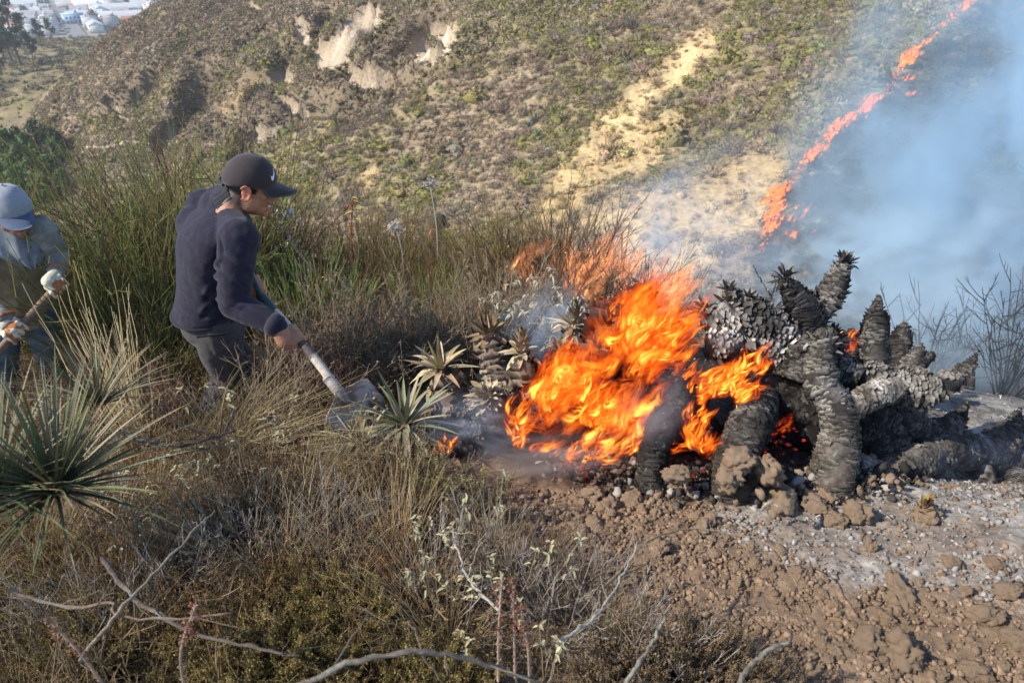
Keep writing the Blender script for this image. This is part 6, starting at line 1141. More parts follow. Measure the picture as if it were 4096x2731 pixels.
for c_, ax_, n_, L_, rd_, sd_ in [((784, 277, 2.80), (-.6, -.2, .8), 26, .045, .03, 1), ((845, 262, 2.82), (.45, -.1, .9), 22, .05, .022, 2), ((820, 345, 2.74), (-.1, -.2, 1), 30, .055, .05, 3), ((703, 312, 2.84), (-1, -.1, .3), 26, .05, .035, 4), ((728, 290, 2.83), (0, 0, 1), 16, .045, .02, 5), ((749, 297, 2.83), (.1, 0, 1), 14, .035, .016, 6), ((790, 312, 2.83), (.7, -.2, .5), 26, .05, .05, 7), ((770, 318, 2.80), (0, -.4, .9), 26, .05, .07, 8), ((735, 312, 2.80), (-.2, -.4, .9), 30, .05, .08, 9), ((835, 340, 2.84), (.6, -.3, .6), 26, .045, .05, 10)]: ragged(t, c_, ax_, n_, L_, rd_, sd_)
rs_ = np.random.default_rng(77)
for k_ in range(9):     # pale shreds of ash-white bark hanging on the broken top and the white mass
    b_ = at(*[(818, 346, 2.71), (824, 350, 2.71), (830, 347, 2.73), (812, 343, 2.74), (800, 338, 2.76), (745, 350, 2.76), (722, 348, 2.76), (760, 340, 2.77), (805, 330, 2.78)][k_]); mb_ = MB(); blades(mb_, b_[None], norm(np.array([[rs_.normal(-.3, .6), -.4, rs_.normal(-.2, .5)]])), [.07], [.016], [.5], 6, (.42, .41, .39), fold=.7, prof=SHORT); mb_.build('bark_shred', M_scale, t)
t2 = thing('burnt_plant', 'low charred trunk sprawling along the ground at the right edge', 'burnt plant')
charred(t2, [(852, 464, 2.72), (884, 474, 2.76), (915, 461, 2.88), (945, 450, 3.02), (980, 452, 3.14), (1012, 458, 3.2), (1045, 470, 3.2)], [13, 15, 18, 20, 19, 18, 18], 21, dust=.4, ash=.7, edge=(.10, .095, .085))
charred(t2, [(984, 452, 3.14), (1002, 440, 3.15), (1012, 427, 3.16), (1017, 416, 3.16), (1020, 408, 3.16)], [18, 15, 10, 5, 1], 22, ash=.35); charred(t2, [(930, 462, 2.95), (945, 488, 2.98), (955, 505, 2.96)], [13, 13, 12], 23, ash=.4); charred(t2, [(980, 466, 3.1), (982, 488, 3.06), (978, 510, 2.95)], [12, 15, 13], 24, ash=.8); charred(t2, [(1022, 480, 3.1), (1028, 500, 3.0), (1026, 520, 2.9)], [14, 15, 14], 25, ash=.6)
t3 = thing('burnt_plant', 'smouldering dark trunk leaning in the gap between the two fires', 'burnt plant')
charred(t3, [(648, 508, 2.70), (650, 482, 2.66), (652, 460, 2.66), (662, 425, 2.68), (678, 400, 2.70), (686, 384, 2.72)], [20, 18, 16, 15, 13, 9], 31, dust=.15, ash=.1, edge=(.055, .053, .052))
charred(t3, [(700, 440, 2.78), (690, 410, 2.80), (664, 360, 2.86), (660, 335, 2.9)], [20, 20, 16, 13], 32, ash=.1)
t4 = thing('burnt_plant', 'charred trunk wrapped in the big flames', 'burnt plant')
charred(t4, [(520, 440, 2.86), (560, 420, 2.90), (610, 410, 2.92), (660, 410, 2.90), (700, 420, 2.86)], [26, 34, 36, 32, 26], 33, ash=.05, dark=(.02, .018, .017), edge=(.06, .055, .05)); charred(t4, [(600, 400, 2.92), (620, 350, 2.94), (634, 315, 2.95), (640, 292, 2.96), (641, 287, 2.96)], [30, 26, 20, 8, 2], 34, ash=.1, dark=(.03, .02, .016), edge=(.13, .07, .04), lift=.03, scale=.035, ring=.02); charred(t4, [(598, 380, 2.95), (605, 330, 2.96), (612, 302, 2.96)], [20, 16, 6], 35, ash=.1, lift=.03, scale=.03, ring=.02)
# smoky stumps behind
for k, (label, pts, rp) in enumerate([('small burnt stump glowing red behind the upright scaly column', [(848, 372, 3.5), (848, 352, 3.5), (850, 335, 3.5), (851, 328, 3.5)], [16, 14, 9, 2]), ('smoky spiked stump right of the upright scaly column', [(898, 372, 3.9), (900, 348, 3.9), (903, 330, 3.9), (905, 322, 3.9)], [14, 11, 7, 1.5]), ('smoky stump with two points above the thick horizontal trunk', [(905, 384, 3.8), (912, 364, 3.8), (919, 350, 3.8), (921, 344, 3.8)], [14, 11, 6, 1.5]), ('farthest smoky burnt stump near the bare burnt bushes', [(966, 388, 4.6), (969, 375, 4.6), (971, 364, 4.6)], [7, 5, 1.5])]):
    b = thing('burnt_stump', label, 'burnt stump', at(*pts[0])); o = charred(b, pts, rp, 40+k, ash=.4, dens=.8); o.matrix_parent_inverse = Matrix.Translation(-b.location)
    if k == 2: o = charred(b, [(912, 368, 3.8), (926, 358, 3.8), (934, 352, 3.8)], [10, 6, 1.5], 50, ash=.4, dens=.8); o.matrix_parent_inverse = Matrix.Translation(-b.location)
moved(t, at(829, 482, 2.62)); moved(t2, at(852, 464, 2.7)); moved(t3, at(650, 482, 2.66)); moved(t4, at(610, 440, 2.9))

# glowing embers in the hollows
def ember(label, pts, s):
    o = None; t = thing('embers', label, 'embers', at(*pts[0])); m = MB(); r = np.random.default_rng(int(pts[0][0]))
    for (px, py, d) in pts:
        for _ in range(7):
            v, f = ico(2); c = at(px+r.normal(0, s), py+r.normal(0, s*.7), d+r.normal(0, .02)); m.add((c+v*(1+.25*r.standard_normal((len(v), 1)))*r.uniform(.004, .010)*np.array([1.3, 1, .8]))-np.array(t.location), f, (1, 1, 1))
    o = m.build('coals', M_ember, t); o['kind'] = 'stuff'
ember('red embers at the foot of the second fire', [(700, 474, 2.60), (712, 468, 2.62), (690, 468, 2.62), (700, 450, 2.66), (703, 430, 2.68)], 7); ember('dull red embers in the hollow under the front burnt trunk', [(775, 432, 2.78), (785, 440, 2.76), (770, 445, 2.76), (795, 425, 2.8), (765, 425, 2.8)], 9); ember('embers low in the smoke under the big fire', [(560, 462, 2.66), (575, 468, 2.64), (590, 462, 2.66)], 6); ember('embers glowing behind the upright scaly column', [(852, 372, 2.95), (843, 384, 2.88), (856, 350, 3.3), (846, 345, 3.35)], 6); ember('embers under the ash white mass', [(765, 352, 2.80), (770, 340, 2.83), (740, 372, 2.84), (750, 385, 2.84)], 6)

# ---- half burnt and living rosettes at the left of the fire
LIVE = [(.22, .24, .14), (.27, .28, .19), (.17, .19, .09), (.33, .30, .20)]; TAN = [(.42, .33, .21), (.36, .27, .17), (.30, .23, .13), (.46, .39, .27)]; BROWN = [(.24, .165, .10), (.30, .21, .13), (.18, .12, .08)]
SHORT = ([0, .2, .6, .85, 1], [.9, 1, .85, .5, .08])
c = at(404, 424, 2.72); q = thing('living_rosette', 'living grey green rosette plant beside the shovel blade, outermost leaves withered', 'rosette plant', c)
rosette(q, (0, 0, 0), (-.05, -.45, .9), 44, .255, .024, LIVE, .1, 1.75, .25, 1); rosette(q, (0, 0, -.02), (-.05, -.45, .9), 22, .22, .030, BROWN, 1.5, 2.2, .4, 2, 'withered_leaf', M_dead)
c = at(360, 446, 2.66); q = thing('living_rosette', 'small grey green rosette at the lower left of the larger living one', 'rosette plant', c); rosette(q, (0, 0, 0), (-.35, -.4, .85), 26, .19, .017, LIVE, .15, 1.5, .3, 3); rosette(q, (0, 0, -.01), (-.2, -.6, .6), 14, .15, .026, BROWN+TAN, 1.2, 2.2, .4, 4, 'withered_leaf', M_dead)
MD = (M_dusty, M_scale)
def tanhead(label, c, ax, trunk, rp, sd, **k):
    t = thing('half_burnt_rosette', label, 'rosette plant', at(*trunk[0])); o = charred(t, trunk, rp, 60+sd, dark=(.15, .115, .085), edge=(.27, .22, .165), mats=MD, name='trunk', lift=.014, scale=.026, ring=.016, ash=.2); o.matrix_parent_inverse = Matrix.Translation(-t.location)
    for a in k['layers']: rosette(t, np.array(at(*c))-np.array(t.location), ax, *a)
tanhead('cut back rosette with tan dry leaves above the living one', (440, 368, 2.92), (-.1, -.35, .9), [(462, 425, 2.94), (452, 405, 2.93), (445, 385, 2.92), (440, 372, 2.92)], [20, 18, 15, 9], 1, layers=[(22, .13, .030, TAN, .5, 1.9, .25, 11, 'leaf', M_tan, 0, .03), (4, .19, .022, [(.26, .21, .10), (.3, .25, .12)], .05, .3, .02, 12, 'leaf', M_tan, 0, .012), (16, .10, .036, TAN, 1.4, 2.3, .3, 13, 'leaf', M_tan, 0, .04, None, .0, .4, SHORT)])
tanhead('scorched leafy tip on a scaly grey trunk left of the cone shaped bud', (488, 334, 3.02), (-.15, -.1, 1), [(502, 388, 3.02), (500, 366, 3.02), (494, 350, 3.02), (488, 338, 3.02)], [22, 21, 18, 9], 2, layers=[(16, .085, .030, BROWN+[(.30, .22, .08)], .1, 1.0, .05, 14, 'leaf', M_tan, 0, .018, (.10, .06, .03), .02, .4, SHORT), (2, .13, .012, TAN, .02, .12, 0, 15, 'leaf', M_tan), (12, .07, .03, BROWN, 1.0, 1.9, .1, 16, 'leaf', M_tan, 0, .05, (.06, .04, .03), 0, .4, SHORT)])
tanhead('cone shaped tan bud standing at the left edge of the big fire', (521, 352, 2.92), (.0, -.15, 1), [(522, 382, 2.92), (522, 368, 2.92), (521, 356, 2.92)], [15, 13, 9], 3, layers=[(20, .062, .026, TAN+[(.30, .27, .10)], .06, .7, 0, 17, 'leaf', M_tan, 0, .016, (.12, .07, .04), .085, .4, SHORT), (16, .07, .028, TAN, 1.0, 2.2, .2, 18, 'leaf', M_tan, 0, .035, None, 0, .4, SHORT)])
tanhead('open cone of thick tan scales in front of the dusty mound', (486, 398, 2.80), (-.1, -.7, .65), [(498, 422, 2.86), (494, 410, 2.84), (488, 400, 2.81)], [16, 15, 11], 4, layers=[(46, .062, .028, TAN+[(.40, .37, .24)], .15, 1.6, .0, 19, 'leaf', M_tan, 0, .022, (.50, .43, .30), .02, .5, SHORT), (10, .08, .03, TAN, 1.6, 2.3, .3, 20, 'leaf', M_tan, 0, .04, None, 0, .4, SHORT)])
tanhead('pale scorched bud column in the smoke behind the big fire', (574, 325, 3.10), (.02, 0, 1), [(574, 368, 3.1), (574, 350, 3.1), (574, 336, 3.1)], [18, 16, 10], 5, layers=[(22, .065, .026, [(.36, .33, .24), (.28, .24, .17)], .06, .8, 0, 21, 'leaf', M_tan, 0, .016, (.08, .05, .04), .08, .4, SHORT), (22, .09, .03, TAN+[(.5, .45, .36)], 1.0, 2.1, .1, 22, 'leaf', M_tan, 0, .04, None, 0, .4, SHORT)])
tanhead('rolled scorched rosette just above the flames', (560, 352, 2.98), (-.1, -.6, .8), [(568, 375, 3.02), (564, 362, 3.0), (561, 355, 2.98)], [16, 14, 11], 6, layers=[(26, .05, .024, [(.30, .27, .18), (.24, .19, .12)], .2, 1.5, 0, 23, 'leaf', M_tan, 0, .024, None, .01, .5, SHORT)])
tm = thing('fallen_trunk', 'dusty fallen trunk mound running back from the living rosette into the fire', 'trunk'); charred(tm, [(420, 446, 2.86), (455, 424, 2.92), (500, 402, 3.0), (545, 388, 3.04), (590, 384, 3.06)], [18, 25, 30, 30, 28], 71, dark=(.16, .12, .09), edge=(.24, .19, .14), mats=MD, name='trunk', lift=.010, ash=.3, wob=.14); charred(tm, [(408, 452, 2.78), (440, 446, 2.80), (480, 436, 2.82)], [16, 18, 18], 72, dark=(.05, .04, .033), edge=(.15, .12, .09), mats=MD, name='trunk', lift=.014, ash=.2, wob=.14); moved(tm, at(420, 446, 2.86))

# burnt bare bushes in the smoke, and the thin burnt twig
bb = plant('burnt_bush', 'x', 'bush', [('stem', twiggy_mesh(66, 22, 1.0, .6, (.03, .027, .025), (.045, .04, .037), .005, 4, .75), M_stem)], 'burnt bare bushes in the smoke')
put_all(bb, [(*xy(1005, 395, 4.0), 0, 1.0, 'burnt bare bush at the right edge above the ash slope'), (*xy(925, 380, 4.8), 1.2, 1.05, 'burnt bare bush bending left behind the thick horizontal trunk'), (*xy(965, 380, 5.2), 2.0, 1.05, 'burnt bare bush farthest back in the smoke'), (*xy(1040, 390, 4.5), 3.1, 1.15, 'burnt bare bush cut by the right edge'), (*xy(985, 385, 4.6), 4.4, .9, 'burnt bare bush between the other burnt bushes in the smoke')])
branch('thin forked burnt twig standing left of the forked scaly head', [(774, 308, 3.1), (772, 295, 3.1), (776, 283, 3.1), (773, 273, 3.1)], .0045, .002, (.03, .028, .026), 4, 31, 'burnt_twig'); branch('thin burnt twig leaning left of the forked scaly head', [(772, 297, 3.1), (764, 285, 3.1), (757, 272, 3.1), (753, 264, 3.1)], .004, .0015, (.03, .028, .026), 4, 32, 'burnt_twig')
branch('charred stub standing in the ash before the burnt plants', [(792, 515, 2.3), (794, 500, 2.32), (796, 492, 2.33)], .009, .006, (.06, .055, .05), 0, 33, 'burnt_stub'); branch('pale curved root lying in front of the burnt trunk', [(760, 510, 2.3), (768, 502, 2.32), (778, 506, 2.31)], .005, .003, (.36, .33, .29), 0, 34, 'burnt_twig')
t = thing('burnt_sprout', 'small scorched sprout standing in the ash at the right', 'sprout', gpix(918, 517)); o_ = np.array(t.location); m = MB(); rosette(t, (0, 0, .03), (.15, 0, 1), 12, .035, .015, [(.12, .05, .03), (.30, .20, .05), (.06, .04, .03)], .1, .9, 0, 30, 'leaf', M_tan, 0, .012, None, .05, .4, SHORT)

# ================================================================== SOIL CLODS, STONES, ASH
M_clod = mat('soil_clod', None, .95, .3, 40, .004, 120, .05)
def clod_mesh(sd, sub=4):
    v, f = ico(sub); r = np.random.default_rng(sd); d = .35+1.05*fbm(v*1.3+sd*3.1, 3, 900+sd, .6)+.60*(fbm(v*3.4+sd, 3, 910+sd)-.5)+.50*(fbm(v*9+sd, 3, 920+sd, .7)-.5); return v*d[:, None]*r.uniform(.75, 1.25, 3)*np.array([1, 1, .8]), f
BIG = [(678, 476, 15, 'clod of soil beside the red embers, at the foot of the leaning scaly trunk'), (740, 462, 18, 'round clod leaning on the charred trunk, upper of two'), (728, 480, 17, 'round clod below another against the charred trunk'), (766, 474, 20, 'lumpy clod right of the round pair by the charred trunk'), (784, 482, 8, 'small clod between the lumpy clod and the front burnt trunk'), (836, 472, 12, 'smooth rounded stone at the foot of the front burnt trunk'), (870, 478, 9, 'brown clod right of the front burnt trunk'), (886, 478, 9, 'brown clod under the sprawling trunk'), (780, 496, 21, 'big clod in the ash below the round pair'), (826, 495, 13, 'clod in the ash right of the big one'), (815, 505, 12, 'clod touching the lower left of its neighbour in the ash'), (856, 512, 17, 'flat slab of baked earth standing in the ash'), (835, 519, 13, 'slab of baked earth left of the standing slab'), (927, 513, 13, 'pale clod just right of the scorched sprout'), (872, 547, 6, 'lone small clod on the pale ash'), (893, 575, 9, 'upper lump of the tallest clod heap at the right'), (902, 592, 15, 'tallest lumpy clod in the soil at the right'), (952, 560, 11, 'clod at the right rim of the ash'), (995, 562, 12, 'round clod near the right edge below the ash'), (1008, 590, 12, 'clod near the right edge of the frame'), (964, 590, 9, 'clod between the tallest lump and the right edge'), (888, 618, 10, 'clod below the tallest lump'), (868, 640, 14, 'pale upright clod at the lower right'), (902, 648, 19, 'large crumbly clod with roots at the lower right'), (985, 612, 16, 'broad clod near the right edge, lower'), (1018, 640, 14, 'clod cut by the right edge'), (975, 668, 12, 'clod near the bottom right corner'), (660, 545, 12, 'clod at the top of the bare soil, left'), (632, 500, 11, 'clod on the soil bank below the big fire'), (610, 512, 8, 'small clod on the soil bank below the big fire'), (1000, 690, 14, 'clod at the bottom edge, right'), (770, 660, 9, 'clod in the dark soil near the bottom'), (790, 690, 12, 'rounded clod at the bottom edge'), (500, 480, 9, 'clod on the soil bank right of the living rosette'), (475, 492, 7, 'small clod right of the upright sprigs'), (590, 492, 10, 'clod at the edge of the charred ground')]
meshes = [MB().add(*clod_mesh(s), (.33, .245, .168)).mesh('clod', M_clod, False) for s in range(9)]; rc = np.random.default_rng(31)
def clod(px, py, rpx, label, group, k):
    p = gpix(px, py+rpx*.3)
    if not np.isfinite(p).all(): return
    if k < 4 and group == 'big soil clods': p = at(px, py, (2.52, 2.49, 2.47, 2.50)[k])
    d = proj(p)[2]; s = rpx*d/FPX*.98; o = link('soil_clod', meshes[k % 9], None, p+np.array([0, 0, s*.25])); o.scale = (s*rc.uniform(.85, 1.2), s*rc.uniform(.85, 1.2), s*rc.uniform(.8, 1.1)); o.rotation_euler = (rc.uniform(-.4, .4), rc.uniform(-.4, .4), rc.uniform(0, 6.28)); tag(o, label, 'clod', group)
for k, (px, py, rp, l) in enumerate(BIG): clod(px, py, rp, l, 'big soil clods', k)
SOIL = [(455, 500), (560, 488), (640, 498), (700, 510), (760, 522), (800, 560), (850, 588), (900, 600), (960, 590), (1024, 560), (1030, 690), (740, 690), (715, 640), (640, 600), (560, 545), (500, 525)]
n = 0; cand = rc.uniform((440, 480), (1035, 690), (5000, 2)); cand = cand[inpoly(cand[:, 0], cand[:, 1], SOIL)]; cl = fbm(np.c_[cand*.02, cand[:, :1]*0], 3, 950); cand = cand[rc.random(len(cand)) < sstep(.38, .6, cl)][:264]
for k, (px, py) in enumerate(cand): clod(px, py, min(10, rc.lognormal(1.3, .42)), 'small brown clod lying loose on the bare dug soil', 'small soil clods', k)
# charred lumps, leaf bases and baked soil heaped round the feet of the burnt plants
dp = [MB().add(*clod_mesh(80+s, 2), (1, 1, 1)) for s in range(4)]+[MB().add(np.array([(-1, -.4, 0), (1, -.3, .1), (.9, .4, .25), (-.9, .3, .1), (0, 0, -.2)])*.9, [(0, 1, 2), (0, 2, 3), (0, 4, 1), (1, 4, 2), (2, 4, 3), (3, 4, 0)], (1, 1, 1)) for s in range(2)]
n = 2600; u_ = rc.random(n); lx = np.interp(u_, [0, .25, .5, .75, 1], [560, 650, 735, 830, 905]); ly = np.interp(u_, [0, .25, .5, .75, 1], [462, 484, 490, 490, 476]); P_ = gpixs(np.c_[lx+rc.normal(0, 14, n), ly+np.abs(rc.normal(0, 9, n))-rc.uniform(0, 22, n)]); hgt = np.abs(rc.normal(0, .022, n))*(rc.random(n) < .6); k_ = rc.random(n); cc_ = jit((.05, .045, .04), n, .5, rc); cc_[k_ < .38] = jit((.21, .16, .115), (k_ < .38).sum(), .25, rc); cc_[k_ > .84] = np.array([.30, .285, .26])*rc.uniform(.6, 1.2, ((k_ > .84).sum(), 1)); s_ = np.minimum(rc.lognormal(-4.5, .5, n), .032)
gn_scatter('charred_debris', dp, M_clod if False else inst_mat('charred_debris', .95, .25, 3, .05), P_+np.c_[np.zeros(n), np.zeros(n), hgt], rc.uniform(0, 6.28, (n, 3)), s_, cc_, 'charred lumps, baked soil and leaf scraps heaped round the feet of the burnt plants', None, rc)
# crumbs too small and many to count
pr = []
for s in range(5): v, f = clod_mesh(60+s, 1); v = v*(1+.18*np.random.default_rng(s).standard_normal((len(v), 1))); pr.append(MB().add(v, f, (1, 1, 1)))
M_crumb = inst_mat('soil_crumb', .95, .2, 3, .05)
n = 110000; x = rc.uniform(-.9, 3.6, n); y = rc.uniform(.7, 3.4, n); p = ground(x, y); px, py, d = proj(p); w = (fbm2(x*4, y*4, 3, 951)-.5)*50; dens = softpoly(px+w, py+w*.5, SOIL, 14)*.95+.35*softpoly(px, py, [(560, 460), (1030, 460), (1030, 700), (760, 700)], 10)+.5*softpoly(px, py, [(330, 440), (470, 470), (470, 520), (350, 480)], 10); k = (rc.random(n) < dens*sstep(.3, .55, fbm2(x*5, y*5, 3, 952)+.12)) & (px > 300) & (px < 1060) & (py < 720)
p = p[k]; px, py = px[k], py[k]; n = len(p); _, _, ash, char = near_masks(p[:, 0], p[:, 1]); s = np.minimum(rc.lognormal(-5.3, .6, n), .016); c = np.array([.215, .155, .106])*rc.uniform(.65, 1.3, (n, 1)); g = (rc.random(n) < ash*.6); c[g] = np.array([.28, .265, .245])*rc.uniform(.5, 1.3, (g.sum(), 1)); g2 = rc.random(n) < char*.8; c[g2] = np.array([.06, .055, .05])*rc.uniform(.4, 1.6, (g2.sum(), 1))
gn_scatter('soil_crumbs', pr, M_crumb, p+np.array([0, 0, .001]), rc.uniform(0, 6.28, (n, 3)), s, c, 'crumbs of dry soil strewn over the bare ground', None, rc); print('crumbs', n)
fl = []
for s in range(4):
    r = np.random.default_rng(970+s); mb = MB(); blades(mb, np.zeros((1, 3)), np.array([[1., .1, .1]]), [1.0], [.16+.1*s], [.25*r.uniform(-1, 1)], 4, (1, 1, 1), fold=.8, prof=([0, .3, .7, 1], [.5, 1, .8, .1])); fl.append(mb)
n = 6500; x = rc.uniform(.0, 3.6, n); y = rc.uniform(1.1, 3.8, n); p = ground(x, y); px, py, d = proj(p); _, _, ash, char = near_masks(x, y); k = rc.random(n) < np.clip(ash+.5*char, 0, 1)*.8; p = p[k]; n = len(p); _, _, ash, char = near_masks(p[:, 0], p[:, 1]); c = np.array([.38, .365, .34])*rc.uniform(.5, 1.3, (n, 1)); dk = rc.random(n) < .35+.4*char*(ash < .5); c[dk] = jit((.05, .05, .05), dk.sum(), .5, rc)
gn_scatter('ash_flakes', fl, inst_mat('ash_flake', .9, .15, 3, .1), p+np.array([0, 0, .006]), np.stack([rc.normal(0, .5, n), rc.normal(0, .4, n), rc.uniform(0, 6.28, n)], -1), np.minimum(rc.lognormal(-4.7, .6, n), .045), c, 'pale ash flakes and charred leaf scraps on the burnt ground', None, rc)
# ================================================================== FIRE
def flame_mat(name, gain, opac, ramp):
    """thin burning gas: glows along its own folds, clear towards its edges and tip"""
    m = bpy.data.materials.new(name); m.use_nodes = True; nt = m.node_tree; N, L = nt.nodes, nt.links; N.clear(); out = N.new('ShaderNodeOutputMaterial')
    def math_(op, a, b=None, c=None):
        n = N.new('ShaderNodeMath'); n.operation = op; n.use_clamp = False
        for i, x in enumerate((a, b, c)):
            if x is None: continue
            if isinstance(x, (int, float)): n.inputs[i].default_value = x
            else: L.new(x, n.inputs[i])
        return n.outputs[0]
    fl = N.new('ShaderNodeAttribute'); fl.attribute_name = 'flow'; sp = N.new('ShaderNodeSeparateXYZ'); L.new(fl.outputs['Vector'], sp.inputs[0]); u, v = sp.outputs[0], sp.outputs[1]
    ti = N.new('ShaderNodeAttribute'); ti.attribute_name = 'tint'; ts = N.new('ShaderNodeSeparateColor'); L.new(ti.outputs['Color'], ts.inputs[0]); heat, rnd, ln = ts.outputs[0], ts.outputs[1], ts.outputs[2]
    cb = N.new('ShaderNodeCombineXYZ'); L.new(math_('MULTIPLY', u, math_('MULTIPLY', ln, 5.0)), cb.inputs[0]); L.new(math_('MULTIPLY', v, 1.9), cb.inputs[1]); L.new(math_('MULTIPLY', rnd, 57.0), cb.inputs[2])
    n1 = N.new('ShaderNodeTexNoise'); n1.inputs['Scale'].default_value = 1.0; n1.inputs['Detail'].default_value = 2.5; n1.inputs['Distortion'].default_value = .9; L.new(cb.outputs[0], n1.inputs['Vector'])
    mr = N.new('ShaderNodeMapRange'); mr.interpolation_type = 'SMOOTHSTEP'; mr.inputs['From Min'].default_value = .34; mr.inputs['From Max'].default_value = .74; mr.inputs['To Min'].default_value = .03; mr.inputs['To Max'].default_value = 1.4; L.new(n1.outputs[0], mr.inputs['Value'])
    edge = math_('POWER', math_('SUBTRACT', 1.0, math_('MULTIPLY', v, v)), 1.4); tip = math_('SUBTRACT', 1.0, math_('POWER', u, 2.2)); bs = N.new('ShaderNodeMapRange'); bs.interpolation_type = 'SMOOTHSTEP'; bs.inputs['From Max'].default_value = .22; L.new(u, bs.inputs['Value'])
    I = math_('MULTIPLY', math_('MULTIPLY', math_('MULTIPLY', edge, tip), bs.outputs[0]), math_('MULTIPLY', mr.outputs[0], heat))
    cr = N.new('ShaderNodeValToRGB'); e = cr.color_ramp.elements; e[0].position = 0; e[0].color = (*ramp[0], 1); e[1].position = 1; e[1].color = (*ramp[-1], 1)
    for k, c in enumerate(ramp[1:-1]): q = e.new((k+1)/(len(ramp)-1)); q.color = (*c, 1)
    L.new(I, cr.inputs[0]); em = N.new('ShaderNodeEmission'); L.new(cr.outputs[0], em.inputs['Color']); em.inputs['Strength'].default_value = gain
    op = N.new('ShaderNodeMath'); op.operation = 'MULTIPLY'; op.use_clamp = True; L.new(I, op.inputs[0]); op.inputs[1].default_value = opac; tr = N.new('ShaderNodeBsdfTransparent'); mx = N.new('ShaderNodeMixShader'); L.new(op.outputs[0], mx.inputs[0]); L.new(tr.outputs[0], mx.inputs[1]); L.new(em.outputs[0], mx.inputs[2]); L.new(mx.outputs[0], out.inputs['Surface']); m.cycles.emission_sampling = 'NONE'; return m
HOT = [(.20, .008, .001), (.50, .055, .004), (.68, .14, .010), (.80, .27, .022), (.95, .50, .075)]
M_flame = flame_mat('flame', 1.25, .72, HOT); M_farflame = flame_mat('far_flame', 1.5, 1.6, [(.50, .05, .008), (.78, .15, .014), (.95, .28, .025), (1.0, .45, .07)]); M_palef = flame_mat('pale_flame', 1.0, .55, [(.62, .18, .085), (.74, .26, .11), (.88, .38, .15), (.97, .54, .20)])  # pale flame ramp: the veil of smoke before the back flames, put into their colour
def tongues(mb, P0, D0, L, wd, heat, r, wind=(.35, -.05, .75), curl=.5, n=14, m=7):
    """lens-shaped closed tongues that start at P0 along D0 and are bent by wind and eddies"""
    for p, d, l, w, h in zip(P0, D0, L, wd, heat):
        u = np.linspace(0, 1, n); ph = r.uniform(0, 6.28, 3); fr = r.uniform(3, 7, 3); d = unit(d); path = [np.array(p, float)]; st = l/(n-1); wv = np.array(wind)
        for k in range(1, n): q = unit(d*(1-u[k]*.75)+wv*(.25+u[k]*.75)+curl*np.sin(ph+fr*u[k])*np.array([1, .6, .5])); path.append(path[-1]+q*st)
        P = np.array(path); T = norm(np.gradient(P, axis=0)); view = norm(CP-P+.6*r.standard_normal(3)); S = norm(np.cross(T, view)); Nn = np.cross(S, T); pr = w*np.interp(u, [0, .12, .3, .65, 1], [.35, .8, 1, .62, .04]); vv = np.linspace(-1, 1, m)
        wob = .35*np.sin(u*r.uniform(5, 11)+ph[0])*w; sheets = []
        for sgn in (1, -1): sheets.append(P[:, None]+S[:, None]*(pr[:, None]*vv[None]+wob[:, None]*.5)[..., None]+Nn[:, None]*(sgn*.28*pr[:, None]*(1-vv**2)[None]+.25*pr[:, None]*np.sin(vv*2+ph[1])[None])[..., None])
        V2 = np.stack(sheets).reshape(-1, 3); i = np.arange(n*m).reshape(n, m); q = np.stack([i[:-1, :-1], i[1:, :-1], i[1:, 1:], i[:-1, 1:]], -1).reshape(-1, 4); UV = np.stack(np.meshgrid(u, vv, indexing='ij'), -1).reshape(-1, 2); mb.add(V2, np.concatenate([q, q[:, ::-1]+n*m]), (h, r.random(), min(1, l/.35)), np.concatenate([UV, UV]))
def fire(name, label, poly, npt, d, L, wd, heat, sd, ang=(20, 110), wind=(.35, -.05, .75), curl=.5, material=None, world=None):
    r = np.random.default_rng(sd); mb = MB(); po = np.array(poly, float); lo, hi = po.min(0), po.max(0); pts = []
    while len(pts) < npt:
        q = r.uniform(lo, hi)
        if inpoly(q[:1], q[1:], poly)[0] and (npt < 100 or fbm(np.array([[q[0]*.03, q[1]*.03, sd]]), 2, 991)[0] > .43+.14*r.random()): pts.append(q)
    pts = np.array(pts); D = r.uniform(*d, npt); P0 = at(pts[:, 0], pts[:, 1], D); a = np.radians(r.uniform(*ang, npt)); D0 = np.cos(a)[:, None]*CX+np.sin(a)[:, None]*np.array([0, .1, 1])+.35*np.array([0, 1, 0])*r.standard_normal((npt, 1))
    l = r.uniform(*L, npt)*r.uniform(.6, 1, npt); tongues(mb, P0, D0, l, l*r.uniform(*wd, npt), r.uniform(*heat, npt), r, wind, curl); o = mb.build(name, material or M_flame, None, True); tag(o, label, None, None, 'stuff'); return o
MAIN = [(508, 415), (520, 412), (533, 380), (536, 356), (550, 362), (575, 352), (592, 345), (605, 328), (622, 322), (638, 320), (652, 332), (664, 345), (664, 360), (652, 390), (640, 420), (640, 440), (615, 452), (580, 458), (545, 448), (515, 438)]
fire('main_fire', 'big orange flames wrapping the burning trunks in the middle', MAIN, 150, (2.62, 2.9), (.16, .42), (.15, .34), (.4, 1.25), 1, (25, 110), (.5, -.05, .65))
fire('main_fire', 'small licking flames along the left and lower rim of the big fire', [(506, 416), (516, 405), (525, 440), (560, 452), (610, 452), (640, 440), (640, 450), (600, 464), (560, 462), (512, 448)], 60, (2.60, 2.75), (.06, .17), (.12, .22), (.7, 1.1), 2, (-10, 120))
fire('main_fire', 'flame tips rising over the top and right side of the big fire', [(600, 325), (622, 300), (640, 298), (660, 330), (684, 330), (690, 345), (664, 360), (620, 350)], 60, (2.75, 2.95), (.10, .26), (.12, .24), (.5, .95), 3, (30, 100), (.5, -.05, .6))
